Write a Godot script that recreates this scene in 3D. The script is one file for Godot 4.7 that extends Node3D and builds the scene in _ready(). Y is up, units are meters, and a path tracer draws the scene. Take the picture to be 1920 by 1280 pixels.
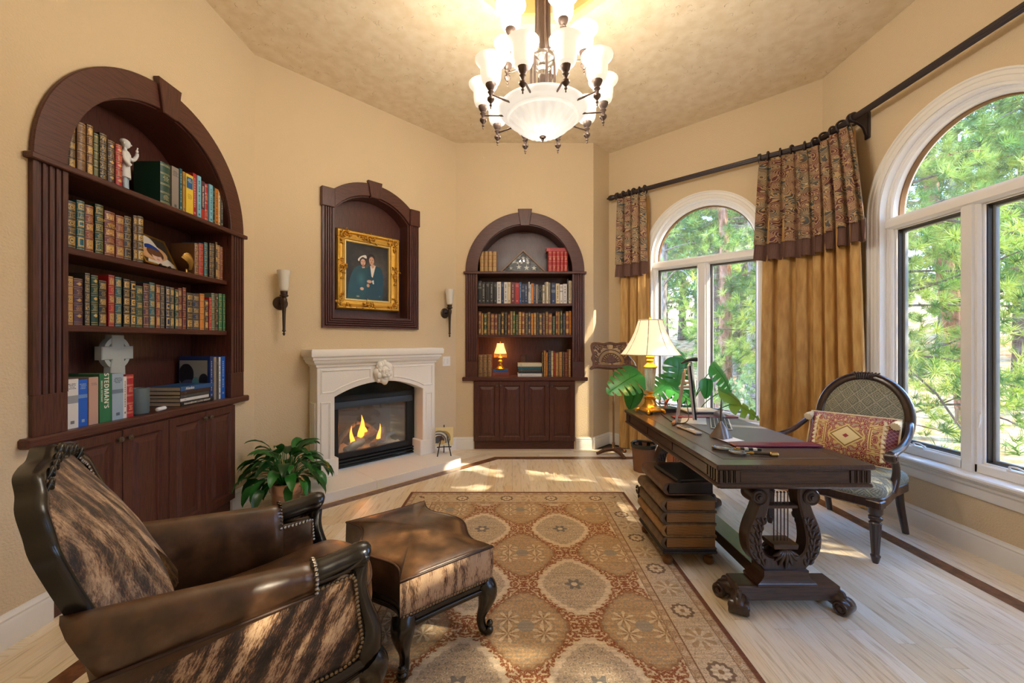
extends Node3D

# ---------------------------------------------------------------- mesh builder
class G:
	var st := SurfaceTool.new()
	var x := Transform3D()
	var group := 0
	var col := Color.WHITE

	func _init() -> void:
		st.begin(Mesh.PRIMITIVE_TRIANGLES)

	func at(t: Transform3D) -> G:
		x = t
		return self

	# P holds triangles counter-clockwise seen from outside; closed shapes are turned the right way by their volume
	func put(P: PackedVector3Array, UV: PackedVector2Array, groups: PackedInt32Array, closed: bool) -> void:
		var Q: PackedVector3Array = x * P
		var flip := x.basis.determinant() < 0.0
		if closed and Q.size() > 2:
			var v := 0.0
			var o := Q[0]
			for i in range(0, Q.size(), 3):
				v += (Q[i] - o).dot((Q[i + 1] - o).cross(Q[i + 2] - o))
			flip = v < 0.0
		var top := 0
		var one := groups.size() == 1
		var has_uv := UV.size() == P.size()
		st.set_color(col)
		for i in range(0, Q.size(), 3):
			var g := groups[0] if one else groups[i / 3]
			top = maxi(top, g)
			st.set_smooth_group(group + 1 + g if g >= 0 else -1)
			var b := i + 1 if flip else i + 2
			var c := i + 2 if flip else i + 1
			st.set_uv(UV[i] if has_uv else Vector2.ZERO)
			st.add_vertex(Q[i])
			st.set_uv(UV[b] if has_uv else Vector2.ZERO)
			st.add_vertex(Q[b])
			st.set_uv(UV[c] if has_uv else Vector2.ZERO)
			st.add_vertex(Q[c])
		group += top + 2

	func box(c: Vector3, s: Vector3, bev := 0.0) -> G:
		var h := s * 0.5
		var P := PackedVector3Array()
		var bb := minf(bev, minf(h.x, minf(h.y, h.z)) * 0.9)
		if bb <= 0.0:
			for ax in 3:
				for sg in [-1.0, 1.0]:
					var a := Vector3.ZERO
					a[ax] = sg * h[ax]
					var u := Vector3.ZERO
					u[(ax + 1) % 3] = h[(ax + 1) % 3]
					var w := Vector3.ZERO
					w[(ax + 2) % 3] = h[(ax + 2) % 3]
					quad_out(P, c, c + a - u - w, c + a + u - w, c + a + u + w, c + a - u + w)
		else:
			for ax in 3:
				var b1 := (ax + 1) % 3
				var b2 := (ax + 2) % 3
				for sg in [-1.0, 1.0]:
					quad_out(P, c, c + cv(h, bb, ax, sg, b1, -1, b2, -1), c + cv(h, bb, ax, sg, b1, 1, b2, -1), c + cv(h, bb, ax, sg, b1, 1, b2, 1), c + cv(h, bb, ax, sg, b1, -1, b2, 1))
				for s1 in [-1.0, 1.0]:
					for s2 in [-1.0, 1.0]:
						quad_out(P, c, c + cv(h, bb, b1, s1, ax, -1, b2, s2), c + cv(h, bb, b1, s1, ax, 1, b2, s2), c + cv(h, bb, b2, s2, ax, 1, b1, s1), c + cv(h, bb, b2, s2, ax, -1, b1, s1))
			for s0 in [-1.0, 1.0]:
				for s1 in [-1.0, 1.0]:
					for s2 in [-1.0, 1.0]:
						tri_out(P, c, c + cv(h, bb, 0, s0, 1, s1, 2, s2), c + cv(h, bb, 1, s1, 0, s0, 2, s2), c + cv(h, bb, 2, s2, 0, s0, 1, s1))
		put(P, PackedVector2Array(), PackedInt32Array([-1]), false)
		return self

	static func cv(h: Vector3, b: float, ax: int, sg: float, b1: int, s1: float, b2: int, s2: float) -> Vector3:
		var v := Vector3.ZERO
		v[ax] = sg * h[ax]
		v[b1] = s1 * (h[b1] - b)
		v[b2] = s2 * (h[b2] - b)
		return v

	static func tri_out(P: PackedVector3Array, o: Vector3, a: Vector3, b: Vector3, c: Vector3) -> void:
		if (b - a).cross(c - a).dot((a + b + c) / 3.0 - o) < 0.0:
			P.append_array([a, c, b])
		else:
			P.append_array([a, b, c])

	static func quad_out(P: PackedVector3Array, o: Vector3, a: Vector3, b: Vector3, c: Vector3, d: Vector3) -> void:
		if (b - a).cross(c - a).dot((a + c) * 0.5 - o) < 0.0:
			P.append_array([a, c, b, a, d, c])
		else:
			P.append_array([a, b, c, a, c, d])

	static func loop_groups(pts: PackedVector2Array, closed: bool, limit := 0.6) -> PackedInt32Array:
		# a smoothing group for each edge; a new one after each sharp corner
		var n := pts.size()
		var e := n if closed else n - 1
		var out := PackedInt32Array()
		var g := 0
		for i in e:
			if i > 0:
				var d0 := pts[i] - pts[i - 1]
				var d1 := pts[(i + 1) % n] - pts[i]
				if d0.length() > 1e-7 and d1.length() > 1e-7 and absf(d0.angle_to(d1)) > limit:
					g += 1
			out.append(g)
		if closed and n > 2:
			var a := pts[0] - pts[n - 1]
			var b := pts[1] - pts[0]
			if absf(a.angle_to(b)) <= limit and g > 0:
				for i in e:
					if out[i] == g:
						out[i] = 0
		return out

	# a polygon in x, y drawn out from z0 to z1, its rims chamfered by bev
	func prism(poly: PackedVector2Array, z0: float, z1: float, bev := 0.0, limit := 0.6) -> G:
		var p := poly.duplicate()
		if Geometry2D.is_polygon_clockwise(p):
			p.reverse()
		var n := p.size()
		var ins := p
		if bev > 0.0:
			ins = inset(p, bev)
		var idx := Geometry2D.triangulate_polygon(ins)
		if idx.is_empty() and bev > 0.0:
			ins = p
			idx = Geometry2D.triangulate_polygon(p)
		var P := PackedVector3Array()
		var gr := PackedInt32Array()
		for i in range(0, idx.size(), 3):
			var a := ins[idx[i]]
			var b := ins[idx[i + 1]]
			var c := ins[idx[i + 2]]
			if (b - a).cross(c - a) < 0.0:
				var t := b
				b = c
				c = t
			P.append_array([Vector3(a.x, a.y, z1), Vector3(b.x, b.y, z1), Vector3(c.x, c.y, z1)])
			P.append_array([Vector3(a.x, a.y, z0), Vector3(c.x, c.y, z0), Vector3(b.x, b.y, z0)])
			gr.append_array([-1, -1])
		var lg := loop_groups(p, true, limit)
		var top := 0
		for g in lg:
			top = maxi(top, g)
		var rings := [[p, z0 + bev], [p, z1 - bev]]
		if bev > 0.0:
			rings = [[ins, z0], [p, z0 + bev], [p, z1 - bev], [ins, z1]]
		for r in rings.size() - 1:
			var A: PackedVector2Array = rings[r][0]
			var B: PackedVector2Array = rings[r + 1][0]
			var za: float = rings[r][1]
			var zb: float = rings[r + 1][1]
			for i in n:
				var j := (i + 1) % n
				P.append_array([Vector3(A[i].x, A[i].y, za), Vector3(A[j].x, A[j].y, za), Vector3(B[j].x, B[j].y, zb), Vector3(A[i].x, A[i].y, za), Vector3(B[j].x, B[j].y, zb), Vector3(B[i].x, B[i].y, zb)])
				var g := lg[i] + r * (top + 1)
				gr.append_array([g, g])
		put(P, PackedVector2Array(), gr, false)
		return self

	static func inset(p: PackedVector2Array, b: float) -> PackedVector2Array:
		var n := p.size()
		var q := PackedVector2Array()
		for i in n:
			var d0 := (p[i] - p[(i + n - 1) % n]).normalized()
			var d1 := (p[(i + 1) % n] - p[i]).normalized()
			var m := Vector2(-d0.y, d0.x) + Vector2(-d1.y, d1.x)
			if m.length() < 0.2:
				q.append(p[i])
				continue
			m = m.normalized()
			var k := b / maxf(0.4, m.dot(Vector2(-d1.y, d1.x)))
			q.append(p[i] + m * k)
		return q

	# prof: Vector2(radius, height) or Vector3(radius, height, flute depth share)
	func lathe(prof: Array, segs := 20, flutes := 0, cap0 := true, cap1 := true, a0 := 0.0, squash := Vector2.ONE) -> G:
		var p2 := PackedVector2Array()
		for v in prof:
			p2.append(Vector2(v.x, v.y))
		var lg := loop_groups(p2, false)
		var P := PackedVector3Array()
		var UV := PackedVector2Array()
		var gr := PackedInt32Array()
		var rows: Array = []
		for v in prof:
			var row := PackedVector3Array()
			for s in segs + 1:
				var a := TAU * float(s % segs) / segs + a0
				var r: float = v.x
				if flutes > 0 and v is Vector3:
					r *= 1.0 - v.z * (0.5 - 0.5 * cos(a * flutes))
				row.append(Vector3(cos(a) * r * squash.x, v.y, sin(a) * r * squash.y))
			rows.append(row)
		var top := 0
		for i in prof.size() - 1:
			top = maxi(top, lg[i])
			for s in segs:
				var a: Vector3 = rows[i][s]
				var b: Vector3 = rows[i][s + 1]
				var c: Vector3 = rows[i + 1][s + 1]
				var d: Vector3 = rows[i + 1][s]
				var u0 := float(s) / segs
				var u1 := float(s + 1) / segs
				var v0 := float(i) / (prof.size() - 1)
				var v1 := float(i + 1) / (prof.size() - 1)
				if p2[i].x > 1e-6:
					P.append_array([a, c, b])
					UV.append_array([Vector2(u0, v0), Vector2(u1, v1), Vector2(u1, v0)])
					gr.append(lg[i])
				if p2[i + 1].x > 1e-6:
					P.append_array([a, d, c])
					UV.append_array([Vector2(u0, v0), Vector2(u0, v1), Vector2(u1, v1)])
					gr.append(lg[i])
		for e in 2:
			var k := 0 if e == 0 else prof.size() - 1
			if p2[k].x > 1e-6 and (cap0 if e == 0 else cap1):
				var o := Vector3(0, p2[k].y, 0)
				for s in segs:
					var a: Vector3 = rows[k][s]
					var b: Vector3 = rows[k][s + 1]
					if e == 0:
						P.append_array([o, a, b])
					else:
						P.append_array([o, b, a])
					UV.append_array([Vector2.ZERO, Vector2.ZERO, Vector2.ZERO])
					gr.append(-1)
		put(P, UV, gr, true)
		return self

	static func frames(path: Array, closed: bool) -> Array:
		var n := path.size()
		var T: Array = []
		for i in n:
			var a: Vector3 = path[(i + n - 1) % n] if closed or i > 0 else path[i]
			var b: Vector3 = path[(i + 1) % n] if closed or i < n - 1 else path[i]
			T.append((b - a).normalized())
		var up := Vector3.UP if absf(T[0].y) < 0.9 else Vector3.RIGHT
		var N: Vector3 = (up - T[0] * up.dot(T[0])).normalized()
		var out: Array = []
		for i in n:
			N = (N - T[i] * N.dot(T[i])).normalized()
			out.append([N, T[i].cross(N)])
		return out

	func tube(path: Array, rad, segs := 8, closed := false, flat := 1.0) -> G:
		var n := path.size()
		var F := frames(path, closed)
		var P := PackedVector3Array()
		var UV := PackedVector2Array()
		var gr := PackedInt32Array()
		var rows: Array = []
		for i in n:
			var r: float = rad[i] if rad is Array else rad
			var row := PackedVector3Array()
			for s in segs:
				var a := TAU * s / segs
				row.append(path[i] + (F[i][0] * cos(a) * flat + F[i][1] * sin(a)) * r)
			rows.append(row)
		var e := n if closed else n - 1
		for i in e:
			var A: PackedVector3Array = rows[i]
			var B: PackedVector3Array = rows[(i + 1) % n]
			var v0 := float(i) / e
			var v1 := float(i + 1) / e
			for s in segs:
				var t := (s + 1) % segs
				P.append_array([A[s], A[t], B[t], A[s], B[t], B[s]])
				var u0 := float(s) / segs
				var u1 := float(s + 1) / segs
				UV.append_array([Vector2(u0, v0), Vector2(u1, v0), Vector2(u1, v1), Vector2(u0, v0), Vector2(u1, v1), Vector2(u0, v1)])
				gr.append_array([0, 0])
		if not closed:
			for s in segs:
				var t := (s + 1) % segs
				P.append_array([path[0], rows[0][t], rows[0][s], path[n - 1], rows[n - 1][s], rows[n - 1][t]])
				UV.append_array([Vector2.ZERO, Vector2.ZERO, Vector2.ZERO, Vector2.ZERO, Vector2.ZERO, Vector2.ZERO])
				gr.append_array([1, 2])
		put(P, UV, gr, true)
		return self

	# a closed outline (x = sideways, y = along up) carried along a path, mitred at its corners
	func sweep(prof: PackedVector2Array, path: Array, up: Vector3, closed := false) -> G:
		var n := path.size()
		var m := prof.size()
		var lg := loop_groups(prof, true)
		var top := 0
		for g in lg:
			top = maxi(top, g)
		var rows: Array = []
		var pg := 0
		var pgs := PackedInt32Array()
		for i in n:
			var d0: Vector3 = (path[i] - path[(i + n - 1) % n]).normalized() if closed or i > 0 else (path[1] - path[0]).normalized()
			var d1: Vector3 = (path[(i + 1) % n] - path[i]).normalized() if closed or i < n - 1 else d0
			var t := (d0 + d1).normalized()
			var side := t.cross(up).normalized()
			var k := 1.0 / maxf(0.3, side.dot(d1.cross(up).normalized()))
			if i > 0 and d0.angle_to(d1) > 0.4:
				pg += 1
			pgs.append(pg)
			var row := PackedVector3Array()
			for q in prof:
				row.append(path[i] + side * q.x * k + up * q.y)
			rows.append(row)
		var P := PackedVector3Array()
		var gr := PackedInt32Array()
		for i in (n if closed else n - 1):
			var A: PackedVector3Array = rows[i]
			var B: PackedVector3Array = rows[(i + 1) % n]
			for s in m:
				var t := (s + 1) % m
				P.append_array([A[s], A[t], B[t], A[s], B[t], B[s]])
				var g := lg[s] + pgs[i] * (top + 1)
				gr.append_array([g, g])
		if not closed:
			var idx := Geometry2D.triangulate_polygon(prof)
			var sgn := 1.0
			for e in 2:
				var R: PackedVector3Array = rows[0] if e == 0 else rows[n - 1]
				for i in range(0, idx.size(), 3):
					var a := prof[idx[i]]
					var ccw := (prof[idx[i + 1]] - a).cross(prof[idx[i + 2]] - a) > 0.0
					var same := not Geometry2D.is_polygon_clockwise(prof)
					# caps are wound so that they close the tube like its sides
					var fwd := (ccw == same)
					if e == 0:
						fwd = not fwd
					if fwd:
						P.append_array([R[idx[i]], R[idx[i + 1]], R[idx[i + 2]]])
					else:
						P.append_array([R[idx[i]], R[idx[i + 2]], R[idx[i + 1]]])
					gr.append(-1)
		put(P, PackedVector2Array(), gr, true)
		return self

	# rows of points as a smooth sheet; wrap joins the last column to the first; solid = closed surface (turned outwards)
	func sheet(rows: Array, wrap := false, solid := false, caps := false, smooth := true) -> G:
		var P := PackedVector3Array()
		var UV := PackedVector2Array()
		var m: int = rows[0].size()
		var n := rows.size()
		for i in n - 1:
			var A: PackedVector3Array = rows[i]
			var B: PackedVector3Array = rows[i + 1]
			for s in (m if wrap else m - 1):
				var t := (s + 1) % m
				var w := m if wrap else m - 1
				var u0 := float(s) / w
				var u1 := float(s + 1) / w
				var v0 := float(i) / (n - 1)
				var v1 := float(i + 1) / (n - 1)
				if not A[s].is_equal_approx(A[t]):
					P.append_array([A[s], A[t], B[t]])
					UV.append_array([Vector2(u0, v0), Vector2(u1, v0), Vector2(u1, v1)])
				if not B[s].is_equal_approx(B[t]):
					P.append_array([A[s], B[t], B[s]])
					UV.append_array([Vector2(u0, v0), Vector2(u1, v1), Vector2(u0, v1)])
		if caps:
			for e in 2:
				var R: PackedVector3Array = rows[0] if e == 0 else rows[n - 1]
				var o := Vector3.ZERO
				for v in R:
					o += v
				o /= m
				for s in m:
					var t := (s + 1) % m
					if e == 0:
						P.append_array([o, R[t], R[s]])
					else:
						P.append_array([o, R[s], R[t]])
					UV.append_array([Vector2(0.5, e), Vector2(float(s) / m, e), Vector2(float(s) / m, e)])
		put(P, UV, PackedInt32Array([0 if smooth else -1]), solid)
		return self

	func ball(c: Vector3, r: Vector3, segs := 16, rings := 10) -> G:
		var rows: Array = []
		for i in rings + 1:
			var a := PI * i / rings
			var row := PackedVector3Array()
			for s in segs:
				var b := TAU * s / segs
				row.append(c + Vector3(sin(a) * cos(b) * r.x, cos(a) * r.y, sin(a) * sin(b) * r.z))
			rows.append(row)
		return sheet(rows, true, true)

	# a flat quad with texture coordinates, seen from its counter-clockwise side
	func quad(a: Vector3, b: Vector3, c: Vector3, d: Vector3, r := Rect2(0, 0, 1, 1)) -> G:
		var e := r.end
		put(PackedVector3Array([a, b, c, a, c, d]), PackedVector2Array([Vector2(r.position.x, e.y), e, Vector2(e.x, r.position.y), Vector2(r.position.x, e.y), Vector2(e.x, r.position.y), r.position]), PackedInt32Array([-1]), false)
		return self

	func mesh() -> ArrayMesh:
		st.generate_normals()
		st.index()
		return st.commit()

# ---------------------------------------------------------------- naming, tagging
var used := {}
var rng := RandomNumberGenerator.new()
var M := {}

func numbered(called: String) -> String:
	var k: int = used.get(called, 0)
	used[called] = k + 1
	return called if k == 0 else "%s_%03d" % [called, k]

func obj(called: String, g, m: Material, parent: Node = self, label := "") -> MeshInstance3D:
	var o := MeshInstance3D.new()
	o.mesh = g.mesh() if g is G else g
	o.material_override = m
	if parent == self:
		o.name = numbered(called)
	else:
		var k := 0
		var nm := called
		while parent.has_node(NodePath(nm)):
			k += 1
			nm = "%s_%03d" % [called, k]
		o.name = nm
	parent.add_child(o, true)
	if label != "":
		o.set_meta("label", label)
	return o

func tag(o: Node, label: String, category: String, group := "") -> Node:
	o.set_meta("label", label)
	o.set_meta("category", category)
	if group != "":
		o.set_meta("group", group)
	return o

func thing(called: String, label: String, category: String, at := Transform3D(), group := "") -> Node3D:
	var o := Node3D.new()
	o.name = numbered(called)
	add_child(o)
	o.transform = at
	tag(o, label, category, group)
	return o

func struct(called: String, g, m: Material, label := "", parent: Node = self) -> MeshInstance3D:
	var o := obj(called, g, m, parent)
	if parent == self:
		o.set_meta("kind", "structure")
		if label != "":
			tag(o, label, called.get_slice("_", 0))
	return o

func shell(called: String, label: String, at := Transform3D()) -> Node3D:
	var o := thing(called, label, called.get_slice("_", 0), at)
	o.set_meta("kind", "structure")
	return o

func yaw(p: Vector3, a: float) -> Transform3D:
	return Transform3D(Basis(Vector3.UP, a), p)

func face(p: Vector3, f: Vector2) -> Transform3D:
	# a frame whose z points along f = (x, z) in the plan
	return Transform3D(Basis(Vector3.UP, atan2(f.x, f.y)), p)

func T3(x := 0.0, y := 0.0, z := 0.0) -> Transform3D:
	return Transform3D(Basis(), Vector3(x, y, z))

func V2(a: Array) -> PackedVector2Array:
	var p := PackedVector2Array()
	for i in range(0, a.size(), 2):
		p.append(Vector2(a[i], a[i + 1]))
	return p

func arc2(c: Vector2, r: float, a0: float, a1: float, n: int) -> PackedVector2Array:
	var p := PackedVector2Array()
	for i in n + 1:
		var a := lerpf(a0, a1, float(i) / n)
		p.append(c + Vector2(cos(a), sin(a)) * r)
	return p

func lift(p: PackedVector2Array, z := 0.0) -> Array:
	var out: Array = []
	for v in p:
		out.append(Vector3(v.x, v.y, z))
	return out

func rect2(x0: float, y0: float, x1: float, y1: float) -> PackedVector2Array:
	return PackedVector2Array([Vector2(x0, y0), Vector2(x1, y0), Vector2(x1, y1), Vector2(x0, y1)])

func smooth_path(pts: Array, per := 6) -> Array:
	# a Catmull-Rom curve through the points
	var out: Array = []
	var n := pts.size()
	for i in n - 1:
		var a = pts[maxi(i - 1, 0)]
		var d = pts[mini(i + 2, n - 1)]
		for k in per:
			out.append(pts[i].cubic_interpolate(pts[i + 1], a, d, float(k) / per))
	out.append(pts[n - 1])
	return out

func smooth2(pts: PackedVector2Array, per := 6) -> PackedVector2Array:
	var out := PackedVector2Array()
	for v in smooth_path(Array(pts), per):
		out.append(v)
	return out

# ---------------------------------------------------------------- materials
func mat(col: Color, rough := 0.6, metal := 0.0, spec := 0.5) -> StandardMaterial3D:
	var m := StandardMaterial3D.new()
	m.albedo_color = col
	m.roughness = rough
	m.metallic = metal
	m.metallic_specular = spec
	return m

func c8(r: int, g: int, b: int) -> Color:
	return Color8(r, g, b)

func noise(freq: float, kind := FastNoiseLite.TYPE_SIMPLEX_SMOOTH, oct := 3, sd := 1) -> FastNoiseLite:
	var f := FastNoiseLite.new()
	f.noise_type = kind
	f.frequency = freq
	f.seed = sd
	f.fractal_type = FastNoiseLite.FRACTAL_FBM if oct > 1 else FastNoiseLite.FRACTAL_NONE
	f.fractal_octaves = oct
	return f

func ntex(f: FastNoiseLite, ramp: Array = [], size := 512) -> NoiseTexture2D:
	var t := NoiseTexture2D.new()
	t.width = size
	t.height = size
	t.seamless = true
	t.noise = f
	if not ramp.is_empty():
		var g := Gradient.new()
		var off := PackedFloat32Array()
		var cs := PackedColorArray()
		for i in range(0, ramp.size(), 2):
			off.append(ramp[i])
			cs.append(ramp[i + 1])
		g.offsets = off
		g.colors = cs
		t.color_ramp = g
	return t

func tri(m: StandardMaterial3D, scale: Vector3, world := false) -> StandardMaterial3D:
	m.uv1_triplanar = true
	m.uv1_world_triplanar = world
	m.uv1_scale = scale
	return m

func bump(m: StandardMaterial3D, t: Texture2D, cm: float) -> StandardMaterial3D:
	m.heightmap_enabled = true
	m.heightmap_texture = t
	m.heightmap_scale = cm
	return m

func itex(im: Image) -> ImageTexture:
	return ImageTexture.create_from_image(im)

func wood(t: Texture2D, tint: Color, rough: float, scale: Vector3, coat := 0.0) -> StandardMaterial3D:
	var m := mat(tint, rough)
	m.albedo_texture = t
	tri(m, scale)
	if coat > 0.0:
		m.clearcoat_enabled = true
		m.clearcoat = coat
		m.clearcoat_roughness = 0.15
	return m

func glow(col: Color, e: float) -> StandardMaterial3D:
	var m := mat(col, 0.4)
	m.emission_enabled = true
	m.emission = col
	m.emission_energy_multiplier = e
	return m

func lamp(p: Vector3, col: Color, e: float, size := 0.03, parent: Node = self) -> OmniLight3D:
	var l := OmniLight3D.new()
	l.name = "bulb_light"
	l.light_color = col
	l.light_energy = e
	l.light_size = size
	l.omni_range = 12.0
	l.omni_attenuation = 2.0
	l.shadow_enabled = true
	parent.add_child(l, true)
	l.position = p
	return l

# ---------------------------------------------------------------- the room
const CEIL := 3.844
const P0 := Vector2(-2.24, -1.35)
const P1 := Vector2(-2.24, -3.56)
const P2 := Vector2(-0.704, -5.15)
const P3 := Vector2(1.0226, -5.15)
const P4 := Vector2(1.287, -5.438)
const P5 := Vector2(2.95, -3.89)
const P6 := Vector2(2.95, -1.5)
const P7 := Vector2(1.35, 0.42)
const P8 := Vector2(-0.75, 0.42)
const TRAY := Vector2(0.24, -2.66)
var W1: Transform3D
var W2: Transform3D
var W3: Transform3D
var W4: Transform3D
var W5: Transform3D
var W6: Transform3D
var W7: Transform3D
var W8: Transform3D
var W9: Transform3D

func wall_frame(a: Vector2, b: Vector2) -> Transform3D:
	var d := (b - a).normalized()
	return Transform3D(Basis(Vector3(d.x, 0, d.y), Vector3.UP, Vector3(-d.y, 0, d.x)), Vector3(a.x, 0, a.y))

func _ready() -> void:
	rng.seed = 7
	# ---- camera
	var cam := Camera3D.new()
	cam.name = "camera"
	add_child(cam)
	cam.position = Vector3(0, 1.35, 0)
	cam.fov = rad_to_deg(2.0 * atan(640.0 / 768.0))
	cam.near = 0.05
	cam.far = 400.0
	cam.current = true
	# ---- sky, sun, exposure
	var we := WorldEnvironment.new()
	we.name = "world_environment"
	add_child(we)
	var env := Environment.new()
	we.environment = env
	env.background_mode = Environment.BG_SKY
	var sky := Sky.new()
	env.sky = sky
	var ps := ProceduralSkyMaterial.new()
	ps.sky_top_color = c8(120, 165, 230)
	ps.sky_horizon_color = c8(224, 235, 252)
	ps.sky_curve = 0.12
	ps.ground_horizon_color = c8(215, 205, 190)
	ps.ground_bottom_color = c8(150, 130, 100)
	ps.sky_energy_multiplier = 3.2
	ps.ground_energy_multiplier = 0.8
	sky.sky_material = ps
	env.ambient_light_source = Environment.AMBIENT_SOURCE_SKY
	env.tonemap_mode = Environment.TONE_MAPPER_LINEAR
	env.tonemap_exposure = 1.42
	env.sdfgi_enabled = true
	env.ssao_enabled = true
	env.ssil_enabled = true
	var sun := DirectionalLight3D.new()
	sun.name = "sun"
	add_child(sun)
	sun.look_at_from_position(Vector3(8.0, 6.0, 3.2), Vector3.ZERO)
	sun.light_color = Color(1.0, 0.94, 0.82)
	sun.light_energy = 3.8
	sun.light_angular_distance = 0.6
	sun.shadow_enabled = true
	sun.sky_mode = DirectionalLight3D.SKY_MODE_LIGHT_ONLY
	# ---- wall frames: x to the right along the wall, z into the room
	W1 = wall_frame(Vector2(-2.24, 0), P1)
	W2 = wall_frame(P1, P2)
	W3 = wall_frame(P2, P3)
	W4 = wall_frame(P3, P4)
	W5 = wall_frame(P4, P5)
	W6 = wall_frame(P5, P6)
	W7 = wall_frame(P6, P7)
	W8 = wall_frame(P7, P8)
	W9 = wall_frame(P8, P0)
	materials()
	room()
	windows()
	furniture()
	outdoors()

func furniture() -> void:
	bookcases()
	fireplace()
	niche_and_sconces()
	chandelier()
	curtains()
	rug()
	desk()
	desk_things()
	armchair()
	ottoman()
	desk_chair()
	book_chest()
	plants()
	music_stand()
	books()

func materials() -> void:
	var pl := ntex(noise(0.085, FastNoiseLite.TYPE_SIMPLEX_SMOOTH, 3, 3), [], 512)
	M.wall = bump(tri(mat(c8(217, 195, 160), 0.75, 0, 0.35), Vector3.ONE * 1.6, true), pl, 0.22)
	M.ceil = ceiling_material()
	M.tray = tri(mat(c8(206, 168, 104), 0.8), Vector3.ONE, true)
	M.white = mat(c8(236, 232, 224), 0.4)
	M.vinyl = mat(c8(238, 236, 232), 0.35)
	M.bronze_strip = mat(c8(52, 46, 40), 0.5)
	M.grey_strip = mat(c8(140, 142, 140), 0.45, 0.2)
	M.pane = mat(Color(0.95, 1.0, 0.98, 0.06), 0.02)
	M.pane.transparency = BaseMaterial3D.TRANSPARENCY_ALPHA
	var gn := ntex(noise(0.012, FastNoiseLite.TYPE_SIMPLEX_SMOOTH, 5, 11), [0.0, Color(0.62, 0.62, 0.62), 0.45, Color(0.86, 0.86, 0.86), 0.62, Color(1, 1, 1), 1.0, Color(0.8, 0.8, 0.8)])
	M.grain = gn
	# mahogany with upright and with level grain
	M.mahog = wood(gn, c8(88, 46, 36), 0.40, Vector3(14, 0.9, 14), 0.1)
	M.mahog_x = wood(gn, c8(88, 46, 36), 0.40, Vector3(0.9, 14, 14), 0.1)
	M.dark = wood(gn, c8(70, 46, 34), 0.3, Vector3(10, 10, 1.0), 0.35)
	M.dark_x = wood(gn, c8(70, 46, 34), 0.3, Vector3(1.0, 10, 10), 0.35)
	M.dark_y = wood(gn, c8(62, 42, 33), 0.3, Vector3(10, 1.0, 10), 0.35)
	M.black_wood = mat(c8(17, 16, 16), 0.26)
	M.black_wood.clearcoat_enabled = true
	M.black_wood.clearcoat = 0.4
	M.black_wood.clearcoat_roughness = 0.2
	M.bronze = mat(c8(74, 60, 50), 0.35, 0.75)
	M.iron = mat(c8(34, 31, 31), 0.45, 0.3)
	M.gold = mat(c8(226, 176, 74), 0.28, 0.9)
	M.gilt = bump(tri(mat(c8(222, 176, 82), 0.3, 0.8), Vector3.ONE * 6), ntex(noise(0.05, FastNoiseLite.TYPE_SIMPLEX_SMOOTH, 3, 5)), 0.25)
	M.brass = mat(c8(190, 150, 80), 0.3, 0.9)
	M.silver = mat(c8(190, 190, 190), 0.3, 0.9)
	M.pewter = mat(c8(110, 102, 96), 0.35, 0.85)
	M.stone = bump(tri(mat(c8(240, 236, 229), 0.7), Vector3.ONE * 2), ntex(noise(0.06, FastNoiseLite.TYPE_SIMPLEX_SMOOTH, 4, 8)), 0.05)
	M.paper = mat(c8(226, 214, 188), 0.8)

func ceiling_material() -> StandardMaterial3D:
	var s := 768
	var im := Image.create(s, s, false, Image.FORMAT_RGB8)
	var a := noise(0.016, FastNoiseLite.TYPE_SIMPLEX_SMOOTH, 4, 21).get_seamless_image(s, s)
	var hi := Image.create(s, s, false, Image.FORMAT_L8)
	var c0 := c8(222, 202, 168)
	var c1 := c8(234, 218, 190)
	for y in s:
		for x in s:
			var v := a.get_pixel(x, y).r
			im.set_pixel(x, y, c0.lerp(c1, clampf(v * 1.5 - 0.25, 0, 1)))
	hi.fill(Color(0.6, 0.6, 0.6))
	var r := RandomNumberGenerator.new()
	r.seed = 5
	for k in 330:
		# trowel drags: short curved scars, some in little clusters
		var px := r.randf() * s
		var py := r.randf() * s
		var ang := r.randf() * TAU
		var bend := r.randf_range(-0.25, 0.25)
		var dark := r.randf_range(0.25, 0.8)
		for t in r.randi_range(5, 22):
			px += cos(ang) * 1.2
			py += sin(ang) * 1.2
			ang += bend + r.randf_range(-0.3, 0.3)
			for w in (2 if r.randf() < 0.3 else 1):
				var xi := posmod(int(px) + w, s)
				var yi := posmod(int(py), s)
				im.set_pixel(xi, yi, im.get_pixel(xi, yi).lerp(c8(128, 96, 56), dark * 0.75))
				hi.set_pixel(xi, yi, Color(0.15, 0.15, 0.15))
	var m := mat(Color.WHITE, 0.42)
	m.albedo_texture = itex(im)
	tri(m, Vector3.ONE * 0.55, true)
	bump(m, itex(hi), 0.15)
	return m

# a wall slab in two halves, parted at uc, with openings whose left outlines (offsets from uc) are given bottom up
func wall_slab(called: String, label: String, f: Transform3D, u0: float, u1: float, uc := 0.0, outline := PackedVector2Array()) -> void:
	var g := G.new().at(f)
	if outline.is_empty():
		g.prism(rect2(u0, 0, u1, CEIL), -0.2, 0)
	else:
		for sg in [-1.0, 1.0]:
			var e := u0 if sg < 0 else u1
			var p := PackedVector2Array([Vector2(e, 0), Vector2(uc + outline[0].x * -sg * -1.0, 0)]) if false else PackedVector2Array([Vector2(e, 0)])
			if outline[0].y > 0.001:
				p.append(Vector2(uc, 0))
			for v in outline:
				p.append(Vector2(uc + sg * absf(v.x), v.y))
			p.append(Vector2(uc, CEIL))
			p.append(Vector2(e, CEIL))
			g.prism(p, -0.2, 0, 0.0, 0.3)
	struct(called, g, M.wall, label)

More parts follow.
